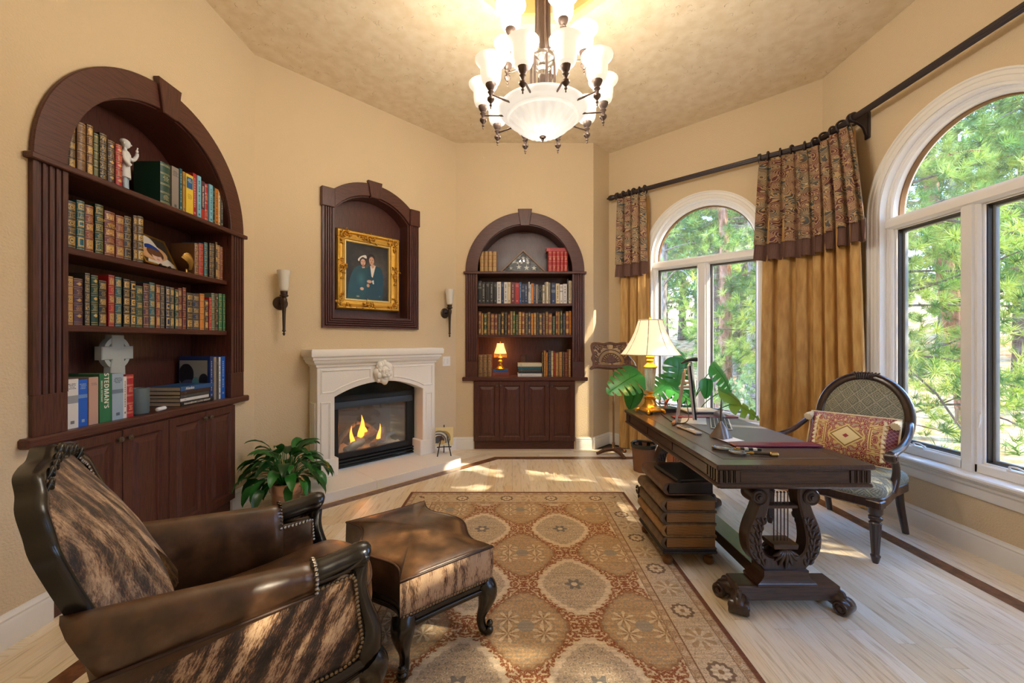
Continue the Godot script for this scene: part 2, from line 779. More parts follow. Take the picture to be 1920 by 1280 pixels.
func arch_left(hw: float, y0: float, ys: float) -> PackedVector2Array:
	var p := PackedVector2Array()
	if y0 > 0.001:
		p.append(Vector2(0, y0))
	p.append(Vector2(-hw, y0))
	p.append_array(arc2(Vector2(0, ys), hw, PI, PI / 2, 20))
	return p

func offset_loop(lines: Array) -> PackedVector2Array:
	# each line: [frame, distance from the wall]; neighbours are intersected
	var out := PackedVector2Array()
	for i in lines.size():
		var a = lines[i]
		var b = lines[(i + 1) % lines.size()]
		var fa: Transform3D = a[0]
		var fb: Transform3D = b[0]
		var pa := fa * Vector3(0, 0, a[1])
		var pb := fb * Vector3(0, 0, b[1])
		var q = Geometry2D.line_intersects_line(Vector2(pa.x, pa.z), Vector2(fa.basis.x.x, fa.basis.x.z), Vector2(pb.x, pb.z), Vector2(fb.basis.x.x, fb.basis.x.z))
		out.append(q)
	return out

const FLAT := Transform3D(Vector3(1, 0, 0), Vector3(0, 0, 1), Vector3(0, 1, 0), Vector3.ZERO)   # a plan drawn in x, y laid on the floor

func room() -> void:
	wall_slab("wall_left", "cream textured plaster wall holding the large arched bookcase", W1, 1.3, 3.64, 2.64, arch_left(0.615, 0.0, 2.21))
	var o2 := PackedVector2Array([Vector2(-0.5, 0), Vector2(-0.5, 0.97), Vector2(0, 0.97), Vector2(0, 1.59), Vector2(-0.425, 1.59), Vector2(-0.425, 2.67)])
	o2.append_array(arc2(Vector2(0, 2.36), 0.526, PI - 0.632, PI / 2, 8))
	wall_slab("wall_fireplace", "cream plaster wall with the stone fireplace and the arched niche", W2, -0.08, 2.29, 1.105, o2)
	wall_slab("wall_back", "cream plaster wall holding the smaller arched bookcase", W3, -0.08, 1.727, 0.866, arch_left(0.615, 0.0, 2.21))
	wall_slab("wall_return", "narrow plaster wall return between back bookcase and window wall", W4, 0.0, 0.47)
	wall_slab("wall_window_far", "golden plaster wall round the far arched window", W5, -0.08, 2.36, 1.165, arch_left(0.6, 0.48, 2.36))
	wall_slab("wall_window_near", "golden plaster wall round the near arched window at the right edge", W6, -0.08, 2.48, 1.19, arch_left(0.6, 0.48, 2.36))
	wall_slab("wall_behind_right", "plaster wall behind the camera with a third window", W7, -0.08, 2.58, 1.25, arch_left(0.6, 0.48, 2.36))
	wall_slab("wall_behind", "plain plaster wall behind the camera", W8, -0.08, 2.18)
	wall_slab("wall_behind_left", "plain plaster wall behind the camera on the left", W9, -0.08, 2.39)
	# ceiling: a slab with an eight-sided tray in its middle
	var outer := PackedVector2Array([Vector2(-2.5, 0.7), Vector2(3.2, 0.7), Vector2(3.2, -5.8), Vector2(-2.5, -5.8)])
	var oct := PackedVector2Array()
	for i in 8:
		oct.append(TRAY + Vector2.from_angle(PI / 8 + i * PI / 4) * 0.65)
	var g := G.new().at(Transform3D(FLAT.basis, Vector3(0, CEIL, 0)))
	for sg in [-1.0, 1.0]:
		var e: float = outer[0].x if sg < 0 else outer[1].x
		var p := PackedVector2Array([Vector2(e, 0.7), Vector2(TRAY.x, 0.7)])
		for i in range(2, 7) if sg < 0 else [1, 0, 7, 6]:
			pass
		var inner := PackedVector2Array()
		var top := Vector2(TRAY.x, TRAY.y + 0.65 * cos(PI / 8))
		var bot := Vector2(TRAY.x, TRAY.y - 0.65 * cos(PI / 8))
		inner.append(top)
		for a in [1.5, 0.5, -0.5, -1.5]:
			var q := Vector2(cos(a * PI / 4 ), sin(a * PI / 4)) * 0.65
			inner.append(TRAY + Vector2(q.x * sg, q.y))
		inner.append(bot)
		p.append_array(inner)
		p.append(Vector2(TRAY.x, -5.8))
		p.append(Vector2(e, -5.8))
		g.prism(p, 0.0, 0.12)
	var ce := struct("ceiling", g, M.ceil, "trowelled tan plaster ceiling with an eight-sided tray opening")
	# the tray: lip, sides and top
	var lip := G.new().at(Transform3D(FLAT.basis, Vector3(0, CEIL, 0)))
	var ring: Array = []
	for i in 8:
		var q := TRAY + Vector2.from_angle(PI / 8 + i * PI / 4) * 0.62
		ring.append(Vector3(q.x, CEIL, q.y))
	struct("trim_1", G.new().sweep(V2([-0.035, -0.012, 0.03, -0.012, 0.03, 0.09, -0.005, 0.09, -0.035, 0.03]), ring, Vector3.UP, true), M.ceil, "plaster lip round the ceiling tray above the chandelier")
	var sides := G.new()
	for i in 8:
		ring[i].y = CEIL
	sides.sweep(V2([-0.03, 0.05, 0.06, 0.05, 0.06, 0.42, -0.03, 0.42]), ring, Vector3.UP, true)
	sides.at(Transform3D(FLAT.basis, Vector3(0, CEIL + 0.40, 0))).prism(oct, 0.0, 0.05)
	struct("trim_2", sides, M.tray, "golden painted recess of the ceiling tray above the chandelier")
	floor_planks()
	baseboards()

func floor_planks() -> void:
	var fl := shell("floor", "pale maple plank floor with a walnut border strip")
	var sub := G.new().at(Transform3D(FLAT.basis, Vector3.ZERO))
	sub.prism(PackedVector2Array([Vector2(-2.45, 0.65), Vector2(3.15, 0.65), Vector2(3.15, -5.75), Vector2(-2.45, -5.75)]), -0.15, -0.016)
	struct("subfloor", sub, mat(c8(70, 52, 36), 0.9), "", fl)
	var tex := ntex(noise(0.01, FastNoiseLite.TYPE_SIMPLEX_SMOOTH, 5, 31), [0.0, Color(0.84, 0.78, 0.70), 0.32, Color(0.97, 0.96, 0.94), 0.6, Color(1, 0.99, 0.98), 1.0, Color(0.93, 0.89, 0.84)], 512)
	var pm: Array = []
	for k in 6:
		var tone: Color = [c8(242, 230, 206), c8(238, 222, 192), c8(246, 235, 214), c8(232, 212, 178), c8(242, 229, 206), c8(239, 225, 198)][k]
		var m := mat(tone, 0.30, 0, 0.45)
		m.albedo_texture = tex
		tri(m, Vector3(7.0, 7.0, 0.55))
		pm.append(m)
		var m2 := m.duplicate()
		m2.uv1_scale = Vector3(0.55, 7.0, 7.0)
		pm.append(m2)
	var walnut := mat(c8(132, 88, 58), 0.3)
	walnut.albedo_texture = M.grain
	tri(walnut, Vector3(2, 2, 2))
	var strip_out := offset_loop([[W1, 0.40], [W2, 0.605], [W3, 0.352], [W5, 0.36], [W6, 0.30], [W7, 0.36], [W8, 0.3], [W9, 0.36]])
	var strip_in := offset_loop([[W1, 0.50], [W2, 0.705], [W3, 0.452], [W5, 0.46], [W6, 0.40], [W7, 0.46], [W8, 0.4], [W9, 0.46]])
	var room_loop := offset_loop([[W1, 0.0], [W2, 0.0], [W3, 0.0], [W5, 0.0], [W6, 0.0], [W7, 0.0], [W8, 0.0], [W9, 0.0]])
	var n := strip_out.size()
	for i in n:
		var j := (i + 1) % n
		var p := PackedVector2Array([strip_out[i], strip_out[j], strip_in[j], strip_in[i]])
		var q := G.new().at(Transform3D(FLAT.basis, Vector3.ZERO)).prism(G.inset(p, 0.0006) if not Geometry2D.is_polygon_clockwise(p) else p, -0.016, 0.0)
		struct("inlay_strip", q, walnut, "", fl)
	var rest: Array = [G.new(), G.new()]
	var count := 0
	var r := RandomNumberGenerator.new()
	r.seed = 12
	# the field: boards run towards the back wall
	var pieces: Array = []
	var x := -1.80
	while x < 2.7:
		var z := -5.9 + r.randf() * 0.7
		while z < 0.2:
			var L := r.randf_range(0.55, 1.5)
			var cell := PackedVector2Array([Vector2(x + 0.0005, z + 0.0005), Vector2(x + 0.0815, z + 0.0005), Vector2(x + 0.0815, z + L - 0.0005), Vector2(x + 0.0005, z + L - 0.0005)])
			for p in Geometry2D.intersect_polygons(cell, strip_in):
				pieces.append([p, 0])
			z += L
		x += 0.082
	# the borders: boards run along their walls
	for i in n:
		var j := (i + 1) % n
		var zone := PackedVector2Array([room_loop[i], room_loop[j], strip_out[j], strip_out[i]])
		var f: Transform3D = [W2, W3, W5, W6, W7, W8, W9, W1][i]
		var row := 0
		while row < 9:
			var u := -0.6 - r.randf()
			while u < 3.9:
				var L := r.randf_range(0.7, 1.7)
				var cell := PackedVector2Array()
				for c in [Vector2(u, row * 0.082), Vector2(u + L - 0.001, row * 0.082), Vector2(u + L - 0.001, row * 0.082 + 0.081), Vector2(u, row * 0.082 + 0.081)]:
					var w := f * Vector3(c.x, 0, c.y)
					cell.append(Vector2(w.x, w.z))
				for p in Geometry2D.intersect_polygons(cell, zone):
					pieces.append([p, 1 + i])
				u += L
			row += 1
	for pc in pieces:
		var p: PackedVector2Array = pc[0]
		var c := Vector2.ZERO
		for v in p:
			c += v
		c /= p.size()
		if p.size() < 3:
			continue
		var seen := c.y < -1.45 and absf(c.x) < -c.y * 1.27 and not (c.x > -0.75 and c.x < 0.85 and c.y > -3.5)
		var kind: int = pc[1]
		var ang := 0.0
		if kind > 0:
			var f: Transform3D = [W2, W3, W5, W6, W7, W8, W9, W1][kind - 1]
			ang = atan2(-f.basis.x.z, f.basis.x.x)
		var shift := Vector3(r.randf() * 40.0, 0, r.randf() * 40.0)
		var turn := Basis(Vector3.UP, ang)
		var tone := r.randi_range(0, 5) * 2 + (1 if kind > 0 else 0)
		if seen and count < 296:
			var node_t := Transform3D(turn, Vector3(c.x, 0, c.y) - turn * shift)
			var g := G.new().at(node_t.affine_inverse() * Transform3D(FLAT.basis, Vector3.ZERO)).prism(p, -0.015, 0.0)
			var o := obj("plank", g, pm[tone], fl)
			o.transform = node_t
			count += 1
		else:
			rest[1 if kind > 0 else 0].at(Transform3D(FLAT.basis, Vector3.ZERO)).prism(p, -0.015, 0.0)
	for k in 2:
		var o := obj("plank_field", rest[k], pm[k], fl)
		o.set_meta("kind", "stuff")

func baseboards() -> void:
	var prof := V2([0, 0, 0.02, 0, 0.02, 0.105, 0.014, 0.118, 0.016, 0.128, 0.008, 0.14, 0.006, 0.15, 0, 0.15])
	var runs := [["baseboard_left", W1, 1.3, 1.985], ["baseboard_left_far", W1, 3.255, 3.56], ["baseboard_fireplace_left", W2, 0.0, 0.30], ["baseboard_fireplace_right", W2, 1.86, 2.211], ["baseboard_back_left", W3, 0.0, 0.22], ["baseboard_back_right", W3, 1.51, 1.747], ["baseboard_return", W4, -0.02, 0.391], ["baseboard_window_far", W5, 0.0, 2.272], ["baseboard_window_near", W6, 0.0, 2.39], ["baseboard_behind_right", W7, 0.0, 2.5], ["baseboard_behind", W8, 0.0, 2.1], ["baseboard_behind_left", W9, 0.0, 2.3]]
	for b in runs:
		var f: Transform3D = b[1]
		# the outline lies in (z, y); it is drawn out along x
		var g := G.new().at(f * Transform3D(Vector3(0, 0, 1), Vector3(0, 1, 0), Vector3(1, 0, 0), Vector3.ZERO)).prism(prof, b[2], b[3])
		struct(b[0], g, M.white, "white moulded baseboard along " + String(b[0]).replace("baseboard_", "").replace("_", " ") + " wall")

# ---------------------------------------------------------------- windows
func windows() -> void:
	window_unit("window_1", W5 * T3(1.165, 0, 0), "white arched window of two casements under a half-round, behind the desk lamp")
	window_unit("window_2", W6 * T3(1.19, 0, 0), "white arched window of two casements at the right, beside the armchair with pillow")
	window_unit("window_3", W7 * T3(1.25, 0, 0), "third white arched window, behind the camera")

func ring_box(g: G, x0: float, y0: float, x1: float, y1: float, t: float, z0: float, z1: float) -> void:
	g.box(Vector3(x0 + t / 2, (y0 + y1) / 2, (z0 + z1) / 2), Vector3(t, y1 - y0, z1 - z0), 0.003)
	g.box(Vector3(x1 - t / 2, (y0 + y1) / 2, (z0 + z1) / 2), Vector3(t, y1 - y0, z1 - z0), 0.003)
	g.box(Vector3((x0 + x1) / 2, y0 + t / 2, (z0 + z1) / 2), Vector3(x1 - x0 - 2 * t, t, z1 - z0), 0.003)
	g.box(Vector3((x0 + x1) / 2, y1 - t / 2, (z0 + z1) / 2), Vector3(x1 - x0 - 2 * t, t, z1 - z0), 0.003)

func arch_path(r: float, y0: float, ys: float) -> Array:
	var a: Array = [Vector3(r, y0, 0)]
	a.append_array(lift(arc2(Vector2(0, ys), r, 0, PI, 36)))
	a.append(Vector3(-r, y0, 0))
	return a

func window_unit(called: String, f: Transform3D, label: String) -> void:
	var w := shell(called, label, f)
	var Z := Vector3(0, 0, 1)
	obj("casing", G.new().sweep(V2([0, 0, 0, 0.014, 0.012, 0.02, 0.03, 0.02, 0.036, 0.026, 0.058, 0.026, 0.064, 0.034, 0.075, 0.034, 0.075, 0]), arch_path(0.60, 0.50, 2.36), Z), M.white, w)
	obj("jamb", G.new().sweep(V2([-0.016, -0.2, -0.016, 0.004, 0.006, 0.004, 0.006, -0.2]), arch_path(0.60, 0.48, 2.36), Z), M.vinyl, w)
	obj("frame", G.new().sweep(V2([-0.055, -0.17, -0.055, -0.07, -0.046, -0.058, -0.034, -0.058, -0.026, -0.05, -0.014, -0.05, -0.014, -0.17]), arch_path(0.60, 0.48, 2.36), Z), M.vinyl, w)
	var tp := V2([-0.17, -0.045, -0.06, -0.045, -0.04, -0.03, -0.04, 0.012, -0.05, 0.03, -0.06, 0.045, -0.17, 0.045])
	obj("transom_bar", G.new().at(Transform3D(Vector3(0, 0, 1), Vector3(0, 1, 0), Vector3(1, 0, 0), Vector3(0, 2.285, 0))).prism(tp, -0.59, 0.59), M.vinyl, w)
	var mp := V2([-0.06, -0.17, 0.06, -0.17, 0.06, -0.075, 0.048, -0.06, 0.036, -0.06, 0.03, -0.045, -0.03, -0.045, -0.036, -0.06, -0.048, -0.06, -0.06, -0.075])
	obj("mullion", G.new().at(Transform3D(Vector3(1, 0, 0), Vector3(0, 0, 1), Vector3(0, 1, 0), Vector3(0, 0, 0))).prism(mp, 0.5, 2.245), M.vinyl, w)
	obj("bottom_rail", G.new().box(Vector3(0, 0.53, -0.115), Vector3(1.18, 0.065, 0.11), 0.008), M.vinyl, w)
	obj("stool", G.new().box(Vector3(0, 0.485, -0.02), Vector3(1.40, 0.03, 0.16), 0.008), M.white, w)
	var ap := V2([0, 0, 0.012, 0, 0.018, 0.02, 0.018, 0.06, 0.03, 0.075, 0.03, 0.09, 0.04, 0.10, 0.04, 0.112, 0, 0.112])
	obj("apron", G.new().at(Transform3D(Vector3(0, 0, 1), Vector3(0, 1, 0), Vector3(1, 0, 0), Vector3(0, 0.36, 0))).prism(ap, -0.68, 0.68), M.white, w)
	for s in [-1.0, 1.0]:
		var x0 := -0.546 if s < 0 else 0.058
		var x1 := -0.058 if s < 0 else 0.546
		var sash := G.new()
		ring_box(sash, x0, 0.56, x1, 2.242, 0.012, -0.10, -0.085)
		var so := obj("sash", sash, M.vinyl, w)
		var gk := G.new()
		ring_box(gk, x0 + 0.002, 0.562, x1 - 0.002, 2.24, 0.014, -0.135, -0.10)
		obj("gasket", gk, M.bronze_strip, so)
		var al := G.new()
		ring_box(al, x0 + 0.004, 0.564, x1 - 0.004, 2.238, 0.026, -0.165, -0.135)
		obj("sash_rim", al, M.grey_strip, so)
		obj("pane", G.new().box(Vector3((x0 + x1) / 2, 1.40, -0.152), Vector3(x1 - x0 - 0.03, 1.65, 0.004)), M.pane, so)
		# crank and lock
		var cr := G.new()
		var cx := x0 + 0.2 if s < 0 else x1 - 0.3
		cr.box(Vector3(cx, 0.567, -0.075), Vector3(0.09, 0.012, 0.03), 0.004)
		cr.tube(smooth_path([Vector3(cx - 0.03, 0.575, -0.07), Vector3(cx - 0.02, 0.592, -0.058), Vector3(cx + 0.02, 0.595, -0.056), Vector3(cx + 0.05, 0.583, -0.06)]), 0.006, 6)
		cr.ball(Vector3(cx + 0.055, 0.582, -0.06), Vector3(0.011, 0.008, 0.008), 8, 6)
		obj("crank_handle", cr, M.vinyl, w)
		var lk := G.new()
		var lx := -0.062 if s < 0 else 0.075
		lk.box(Vector3(lx, 0.86, -0.052), Vector3(0.014, 0.09, 0.012), 0.004)
		lk.tube([Vector3(lx, 0.88, -0.046), Vector3(lx + 0.008, 0.84, -0.036), Vector3(lx + 0.004, 0.80, -0.034)], 0.006, 6)
		obj("lock_lever", lk, M.vinyl, w)
	var half := PackedVector2Array([Vector2(-0.548, 2.33), Vector2(0.548, 2.33)])
	half.append_array(arc2(Vector2(0, 2.36), 0.548, 0, PI, 32))
	obj("arch_pane", G.new().prism(half, -0.145, -0.141), M.pane, w)
	var trim: Array = [Vector3(0.545, 2.34, 0)]
	trim.append_array(lift(arc2(Vector2(0, 2.36), 0.545, 0, PI, 36)))
	trim.append(Vector3(-0.545, 2.34, 0))
	obj("arch_gasket", G.new().sweep(V2([-0.01, -0.15, -0.01, -0.11, 0.004, -0.11, 0.004, -0.15]), trim, Z), mat(c8(120, 84, 44), 0.6), w)

# ---------------------------------------------------------------- joinery
func relief(g: G, x0: float, y0: float, x1: float, y1: float, z: float, steps: Array) -> void:
	# nested rectangles: each step is [inset, height]; the last one is filled
	var rows: Array = []
	for s in steps:
		var i: float = s[0]
		var h: float = z + s[1]
		rows.append(PackedVector3Array([Vector3(x0 + i, y0 + i, h), Vector3(x1 - i, y0 + i, h), Vector3(x1 - i, y1 - i, h), Vector3(x0 + i, y1 - i, h)]))
	g.sheet(rows, true, false, false, false)
	var r: PackedVector3Array = rows[rows.size() - 1]
	g.put(PackedVector3Array([r[0], r[1], r[2], r[0], r[2], r[3]]), PackedVector2Array(), PackedInt32Array([-1]), false)

func fluted(x0: float, x1: float, z: float, n: int, depth := 0.011) -> PackedVector2Array:
	# the plan of a fluted board: x across, y its depth
	var p := PackedVector2Array([Vector2(x0, 0)])
	var w := x1 - x0
	var m := w * 0.12
	var pitch := (w - 2 * m) / n
	p.append(Vector2(x0, z))
	for i in n:
		var a := x0 + m + pitch * i
		p.append_array([Vector2(a + pitch * 0.2, z), Vector2(a + pitch * 0.26, z - depth * 0.7), Vector2(a + pitch * 0.5, z - depth), Vector2(a + pitch * 0.74, z - depth * 0.7), Vector2(a + pitch * 0.8, z)])
	p.append_array([Vector2(x1, z), Vector2(x1, 0)])
	return p

const UPRIGHT := Transform3D(Vector3(1, 0, 0), Vector3(0, 0, 1), Vector3(0, 1, 0), Vector3.ZERO)   # plan x, y(depth) drawn upwards
const LEVEL := Transform3D(Vector3(0, 0, 1), Vector3(0, 1, 0), Vector3(1, 0, 0), Vector3.ZERO)     # section (depth, height) drawn along x

func knob_shape(p: Vector3, r := 0.014) -> G:
	return G.new().at(Transform3D(Basis(Vector3(1, 0, 0), PI / 2), p)).lathe([Vector2(r * 0.55, 0), Vector2(r * 0.45, r * 0.7), Vector2(r * 0.9, r * 1.0), Vector2(r, r * 1.4), Vector2(r * 0.8, r * 1.75), Vector2(r * 0.5, r * 1.7), Vector2(r * 0.35, r * 1.9), Vector2(0, r * 1.95)], 14)

func bookcases() -> void:
	bookcase("large_bookcase", W1 * T3(2.64, 0, 0), -0.02, "large arched mahogany bookcase built into the left wall, with cabinet doors below")
	bookcase("small_bookcase", W3 * T3(0.866, 0, 0), -0.008, "farther arched mahogany bookcase built into the back wall, with cabinet doors below")

func bookcase(called: String, f: Transform3D, dx: float, label: String) -> void:
	var t := thing(called, label, "bookcase", f)
	var Z := Vector3(0, 0, 1)
	var back := PackedVector2Array([Vector2(-0.615, 0.0), Vector2(0.615, 0.0)])
	back.append_array(arc2(Vector2(0, 2.21), 0.615, 0, PI, 28))
	obj("back_panel", G.new().prism(back, -0.315, -0.30), M.mahog, t)
	for s in [-1.0, 1.0]:
		obj("side_panel", G.new().box(Vector3(s * 0.6065, 1.11, -0.15), Vector3(0.015, 2.21, 0.30)), M.mahog, t)
	obj("arch_liner", G.new().sweep(V2([0, -0.30, 0, 0, 0.014, 0, 0.014, -0.30]), lift(arc2(Vector2(0, 2.212), 0.599, 0, PI, 40)), Z), M.mahog_x, t)
	for y in [1.83, 1.435]:
		obj("shelf", G.new().box(Vector3(0, y - 0.017, -0.156), Vector3(1.196, 0.034, 0.288), 0.003), M.mahog_x, t)
	var top := G.new().box(Vector3(0, 2.21, -0.152), Vector3(1.196, 0.03, 0.30))
	top.box(Vector3(0, 2.21, 0.021), Vector3(1.535, 0.03, 0.046), 0.005)
	obj("shelf", top, M.mahog_x, t)
	var ann := arc2(Vector2(0, 2.225), 0.745, 0, PI, 44)
	var inn := arc2(Vector2(0, 2.225), 0.594, 0, PI, 44)
	inn.reverse()
	ann.append_array(inn)
	obj("arch_trim", G.new().prism(ann, 0.0, 0.024, 0.004), M.mahog_x, t)
	obj("keystone", G.new().prism(V2([-0.055, 2.795, 0.055, 2.795, 0.088, 3.005, -0.088, 3.005]), 0.0, 0.045, 0.005), M.mahog, t)
	for s in [-1.0, 1.0]:
		var a := 0.594 if s > 0 else -0.745
		var g := G.new().at(UPRIGHT).prism(fluted(a, a + 0.151, 0.024, 4), 1.10, 2.196, 0.0, 0.35)
		g.at(Transform3D()).box(Vector3(a + 0.0755, 1.0, 0.012), Vector3(0.151, 0.2, 0.024), 0.003)
		obj("pilaster", g, M.mahog, t)
	obj("countertop", G.new().box(Vector3(0, 0.881, -0.126), Vector3(1.57, 0.048, 0.345), 0.008), M.mahog_x, t)
	obj("cabinet_body", G.new().box(Vector3(dx, 0.48, -0.13), Vector3(1.27, 0.755, 0.315), 0.003), M.mahog, t)
	obj("toe_kick", G.new().box(Vector3(dx, 0.052, -0.14), Vector3(1.25, 0.104, 0.29)), M.mahog_x, t)
	for k in 4:
		var x0 := dx - 0.625 + k * 0.3135
		var x1 := x0 + 0.309
		var g := G.new()
		relief(g, x0, 0.112, x1, 0.85, 0.0277, [[0.0, 0.0], [0.0, 0.018], [0.003, 0.021], [0.050, 0.021], [0.055, 0.016], [0.062, 0.009], [0.070, 0.009], [0.074, 0.011], [0.10, 0.019], [0.103, 0.019]])
		var d := obj("door", g, M.mahog, t)
		var kx := x1 - 0.026 if k % 2 == 0 else x0 + 0.026
		obj("knob", knob_shape(Vector3(kx, 0.805, 0.0487), 0.015), M.pewter, d)

# ---------------------------------------------------------------- fireplace
func fireplace() -> void:
	var f := W2 * T3(1.105, 0, 0)
	var t := thing("fireplace", "cream stone fireplace surround and mantel with a carved lion head and hearth", "fireplace", f)
	var o := PackedVector2Array([Vector2(-0.65, 0.081), Vector2(-0.49, 0.081)])
	var R := (0.49 * 0.49 + 0.117 * 0.117) / (2 * 0.117)
	var an := asin(0.49 / R)
	o.append_array(arc2(Vector2(0, 0.942 - R), R, PI / 2 + an, PI / 2 - an, 24))
	o.append_array([Vector2(0.49, 0.081), Vector2(0.65, 0.081), Vector2(0.65, 1.115), Vector2(-0.65, 1.115)])
	var g := G.new().prism(o, 0.001, 0.19, 0.004)
	obj("surround", g, M.stone, t)
	# sunk panels on legs and frieze, their beaded rims
	var bead := V2([-0.011, 0, -0.008, 0.008, -0.001, 0.010, 0.003, 0.004, 0.010, 0.005, 0.011, 0.0])
	for s in [-1.0, 1.0]:
		var p := G.new()
		p.sweep(bead, [Vector3(s * 0.535, 0.24, 0.1895), Vector3(s * 0.61, 0.24, 0.1895), Vector3(s * 0.61, 0.775, 0.1895), Vector3(s * 0.535, 0.775, 0.1895)], Vector3(0, 0, 1), true)
		obj("leg_panel", p, M.stone, t)
		var q := G.new()
		var path: Array = [Vector3(s * 0.13, 1.08, 0.1895), Vector3(s * 0.61, 1.08, 0.1895), Vector3(s * 0.61, 0.87, 0.1895), Vector3(s * 0.50, 0.87, 0.1895)]
		for i in 9:
			var a := lerpf(0.46, 0.13, i / 8.0)
			path.append(Vector3(s * a, 0.942 - R + sqrt((R + 0.05) * (R + 0.05) - a * a), 0.1895))
		q.sweep(bead, path, Vector3(0, 0, 1), true)
		obj("frieze_panel", q, M.stone, t)
		obj("plinth", G.new().box(Vector3(s * 0.555, 0.165, 0.1), Vector3(0.20, 0.168, 0.20), 0.006), M.stone, t)
		obj("side_panel", G.new().at(Transform3D(Basis(Vector3.UP, s * PI / 2), Vector3(s * 0.6505, 0, 0.095))).sweep(bead, [Vector3(-0.06, 0.24, 0), Vector3(0.06, 0.24, 0), Vector3(0.06, 0.775, 0), Vector3(-0.06, 0.775, 0)], Vector3(0, 0, 1), true), M.stone, t)
	var sh := G.new().sweep(V2([-0.02, 0, 0.012, 0, 0.014, 0.02, 0.03, 0.03, 0.042, 0.05, 0.044, 0.062, 0.054, 0.066, 0.056, 0.09, 0.07, 0.098, 0.074, 0.108, 0.074, 0.15, 0.066, 0.164, -0.02, 0.164]), [Vector3(-0.65, 1.113, 0.002), Vector3(-0.65, 1.113, 0.19), Vector3(0.65, 1.113, 0.19), Vector3(0.65, 1.113, 0.002)], Vector3.UP)
	sh.box(Vector3(0, 1.19, 0.1), Vector3(1.28, 0.15, 0.19))
	sh.box(Vector3(0, 1.268, 0.12), Vector3(1.40, 0.018, 0.232))
	obj("mantel_shelf", sh, M.stone, t)
	obj("lion_head", lion(Vector3(-0.005, 1.035, 0.19)), M.stone, t, "carved lion head")
	# hearth: three slabs with a rounded front edge
	var xs := [-0.795, -0.27, 0.26, 0.755]
	for k in 3:
		var h := PackedVector2Array([Vector2(xs[k] + 0.001, 0.003), Vector2(xs[k + 1] - 0.001, 0.003)])
		if k == 2:
			h.append(Vector2(xs[3], 0.50))
			h.append_array(arc2(Vector2(xs[3] - 0.09, 0.50), 0.09, 0.0, PI / 2, 6))
		else:
			h.append(Vector2(xs[k + 1] - 0.001, 0.59))
		h.append(Vector2(xs[k] + 0.001, 0.59))
		obj("hearth_slab", G.new().at(Transform3D(FLAT.basis, Vector3.ZERO)).prism(h, 0.0, 0.08, 0.004), M.stone, t)
	# ---- black gas insert
	var n := thing("fireplace_insert", "black metal gas fireplace insert with glass front, logs and small flames", "fireplace insert", f)
	var gran := mat(c8(30, 34, 34), 0.12)
	gran.albedo_texture = ntex(noise(0.16, FastNoiseLite.TYPE_CELLULAR, 2, 4), [0.0, Color(0.5, 0.55, 0.5), 0.3, Color(0.9, 1.0, 0.95), 0.75, Color(1, 1.1, 1.05), 0.86, Color(3.6, 3.8, 3.6)], 256)
	tri(gran, Vector3.ONE * 4)
	obj("granite_slab", G.new().box(Vector3(0, 0.87, 0.009), Vector3(0.978, 0.15, 0.016)).box(Vector3(0.483, 0.44, 0.009), Vector3(0.03, 0.71, 0.016)).box(Vector3(-0.483, 0.44, 0.009), Vector3(0.03, 0.71, 0.016)), gran, n)
	var steel := mat(c8(38, 42, 46), 0.42, 0.5)
	var fr := G.new()
	fr.box(Vector3(0, 0.775, 0.02), Vector3(0.935, 0.05, 0.06), 0.006)
	fr.box(Vector3(-0.425, 0.46, 0.01), Vector3(0.085, 0.70, 0.04), 0.006)
	fr.box(Vector3(0.425, 0.46, 0.01), Vector3(0.085, 0.70, 0.04), 0.006)
	fr.box(Vector3(0, 0.205, 0.012), Vector3(0.80, 0.06, 0.044), 0.006)
	obj("frame", fr, steel, n)
	obj("hood", G.new().at(LEVEL).prism(V2([0.0, 0.68, 0.042, 0.68, 0.046, 0.70, 0.034, 0.752, 0.0, 0.752]), -0.45, 0.45), mat(c8(64, 72, 80), 0.45, 0.4), n)
	for k in 3:
		obj("louver", G.new().at(LEVEL).prism(smooth2(V2([0.0, 0.088 + k * 0.03, 0.045, 0.09 + k * 0.03, 0.06, 0.099 + k * 0.03, 0.05, 0.111 + k * 0.03, 0.0, 0.113 + k * 0.03]), 3), -0.462, 0.462), steel, n)
	# the fire chamber, open towards the room
	var ch := G.new()
	ch.box(Vector3(0, 0.45, -0.37), Vector3(0.84, 0.56, 0.02))
	ch.box(Vector3(-0.41, 0.45, -0.18), Vector3(0.02, 0.56, 0.38))
	ch.box(Vector3(0.41, 0.45, -0.18), Vector3(0.02, 0.56, 0.38))
	ch.box(Vector3(0, 0.73, -0.18), Vector3(0.84, 0.02, 0.38))
	ch.box(Vector3(0, 0.165, -0.18), Vector3(0.84, 0.02, 0.38))
	var brickm := mat(c8(58, 48, 42), 0.85)
	obj("fire_chamber", ch, brickm, n)
	var bed: Array = []
	for i in 7:
		var row := PackedVector3Array()
		for k in 17:
			var x := lerpf(-0.36, 0.36, k / 16.0)
			row.append(Vector3(x, 0.20 + 0.022 * sin(k * 2.1 + i * 1.3) + 0.03 * (1.0 - i / 6.0), lerpf(-0.33, -0.015, i / 6.0)))
		bed.append(row)
	obj("ember_bed", G.new().sheet(bed), bump(tri(mat(c8(190, 172, 142), 0.9), Vector3.ONE * 4), M.grain, 0.6), n)
	var bark := bump(tri(mat(c8(120, 98, 76), 0.9), Vector3(5, 5, 5)), M.grain, 1.0)
	bark.albedo_texture = M.grain
	var ash := mat(c8(104, 110, 116), 0.9)
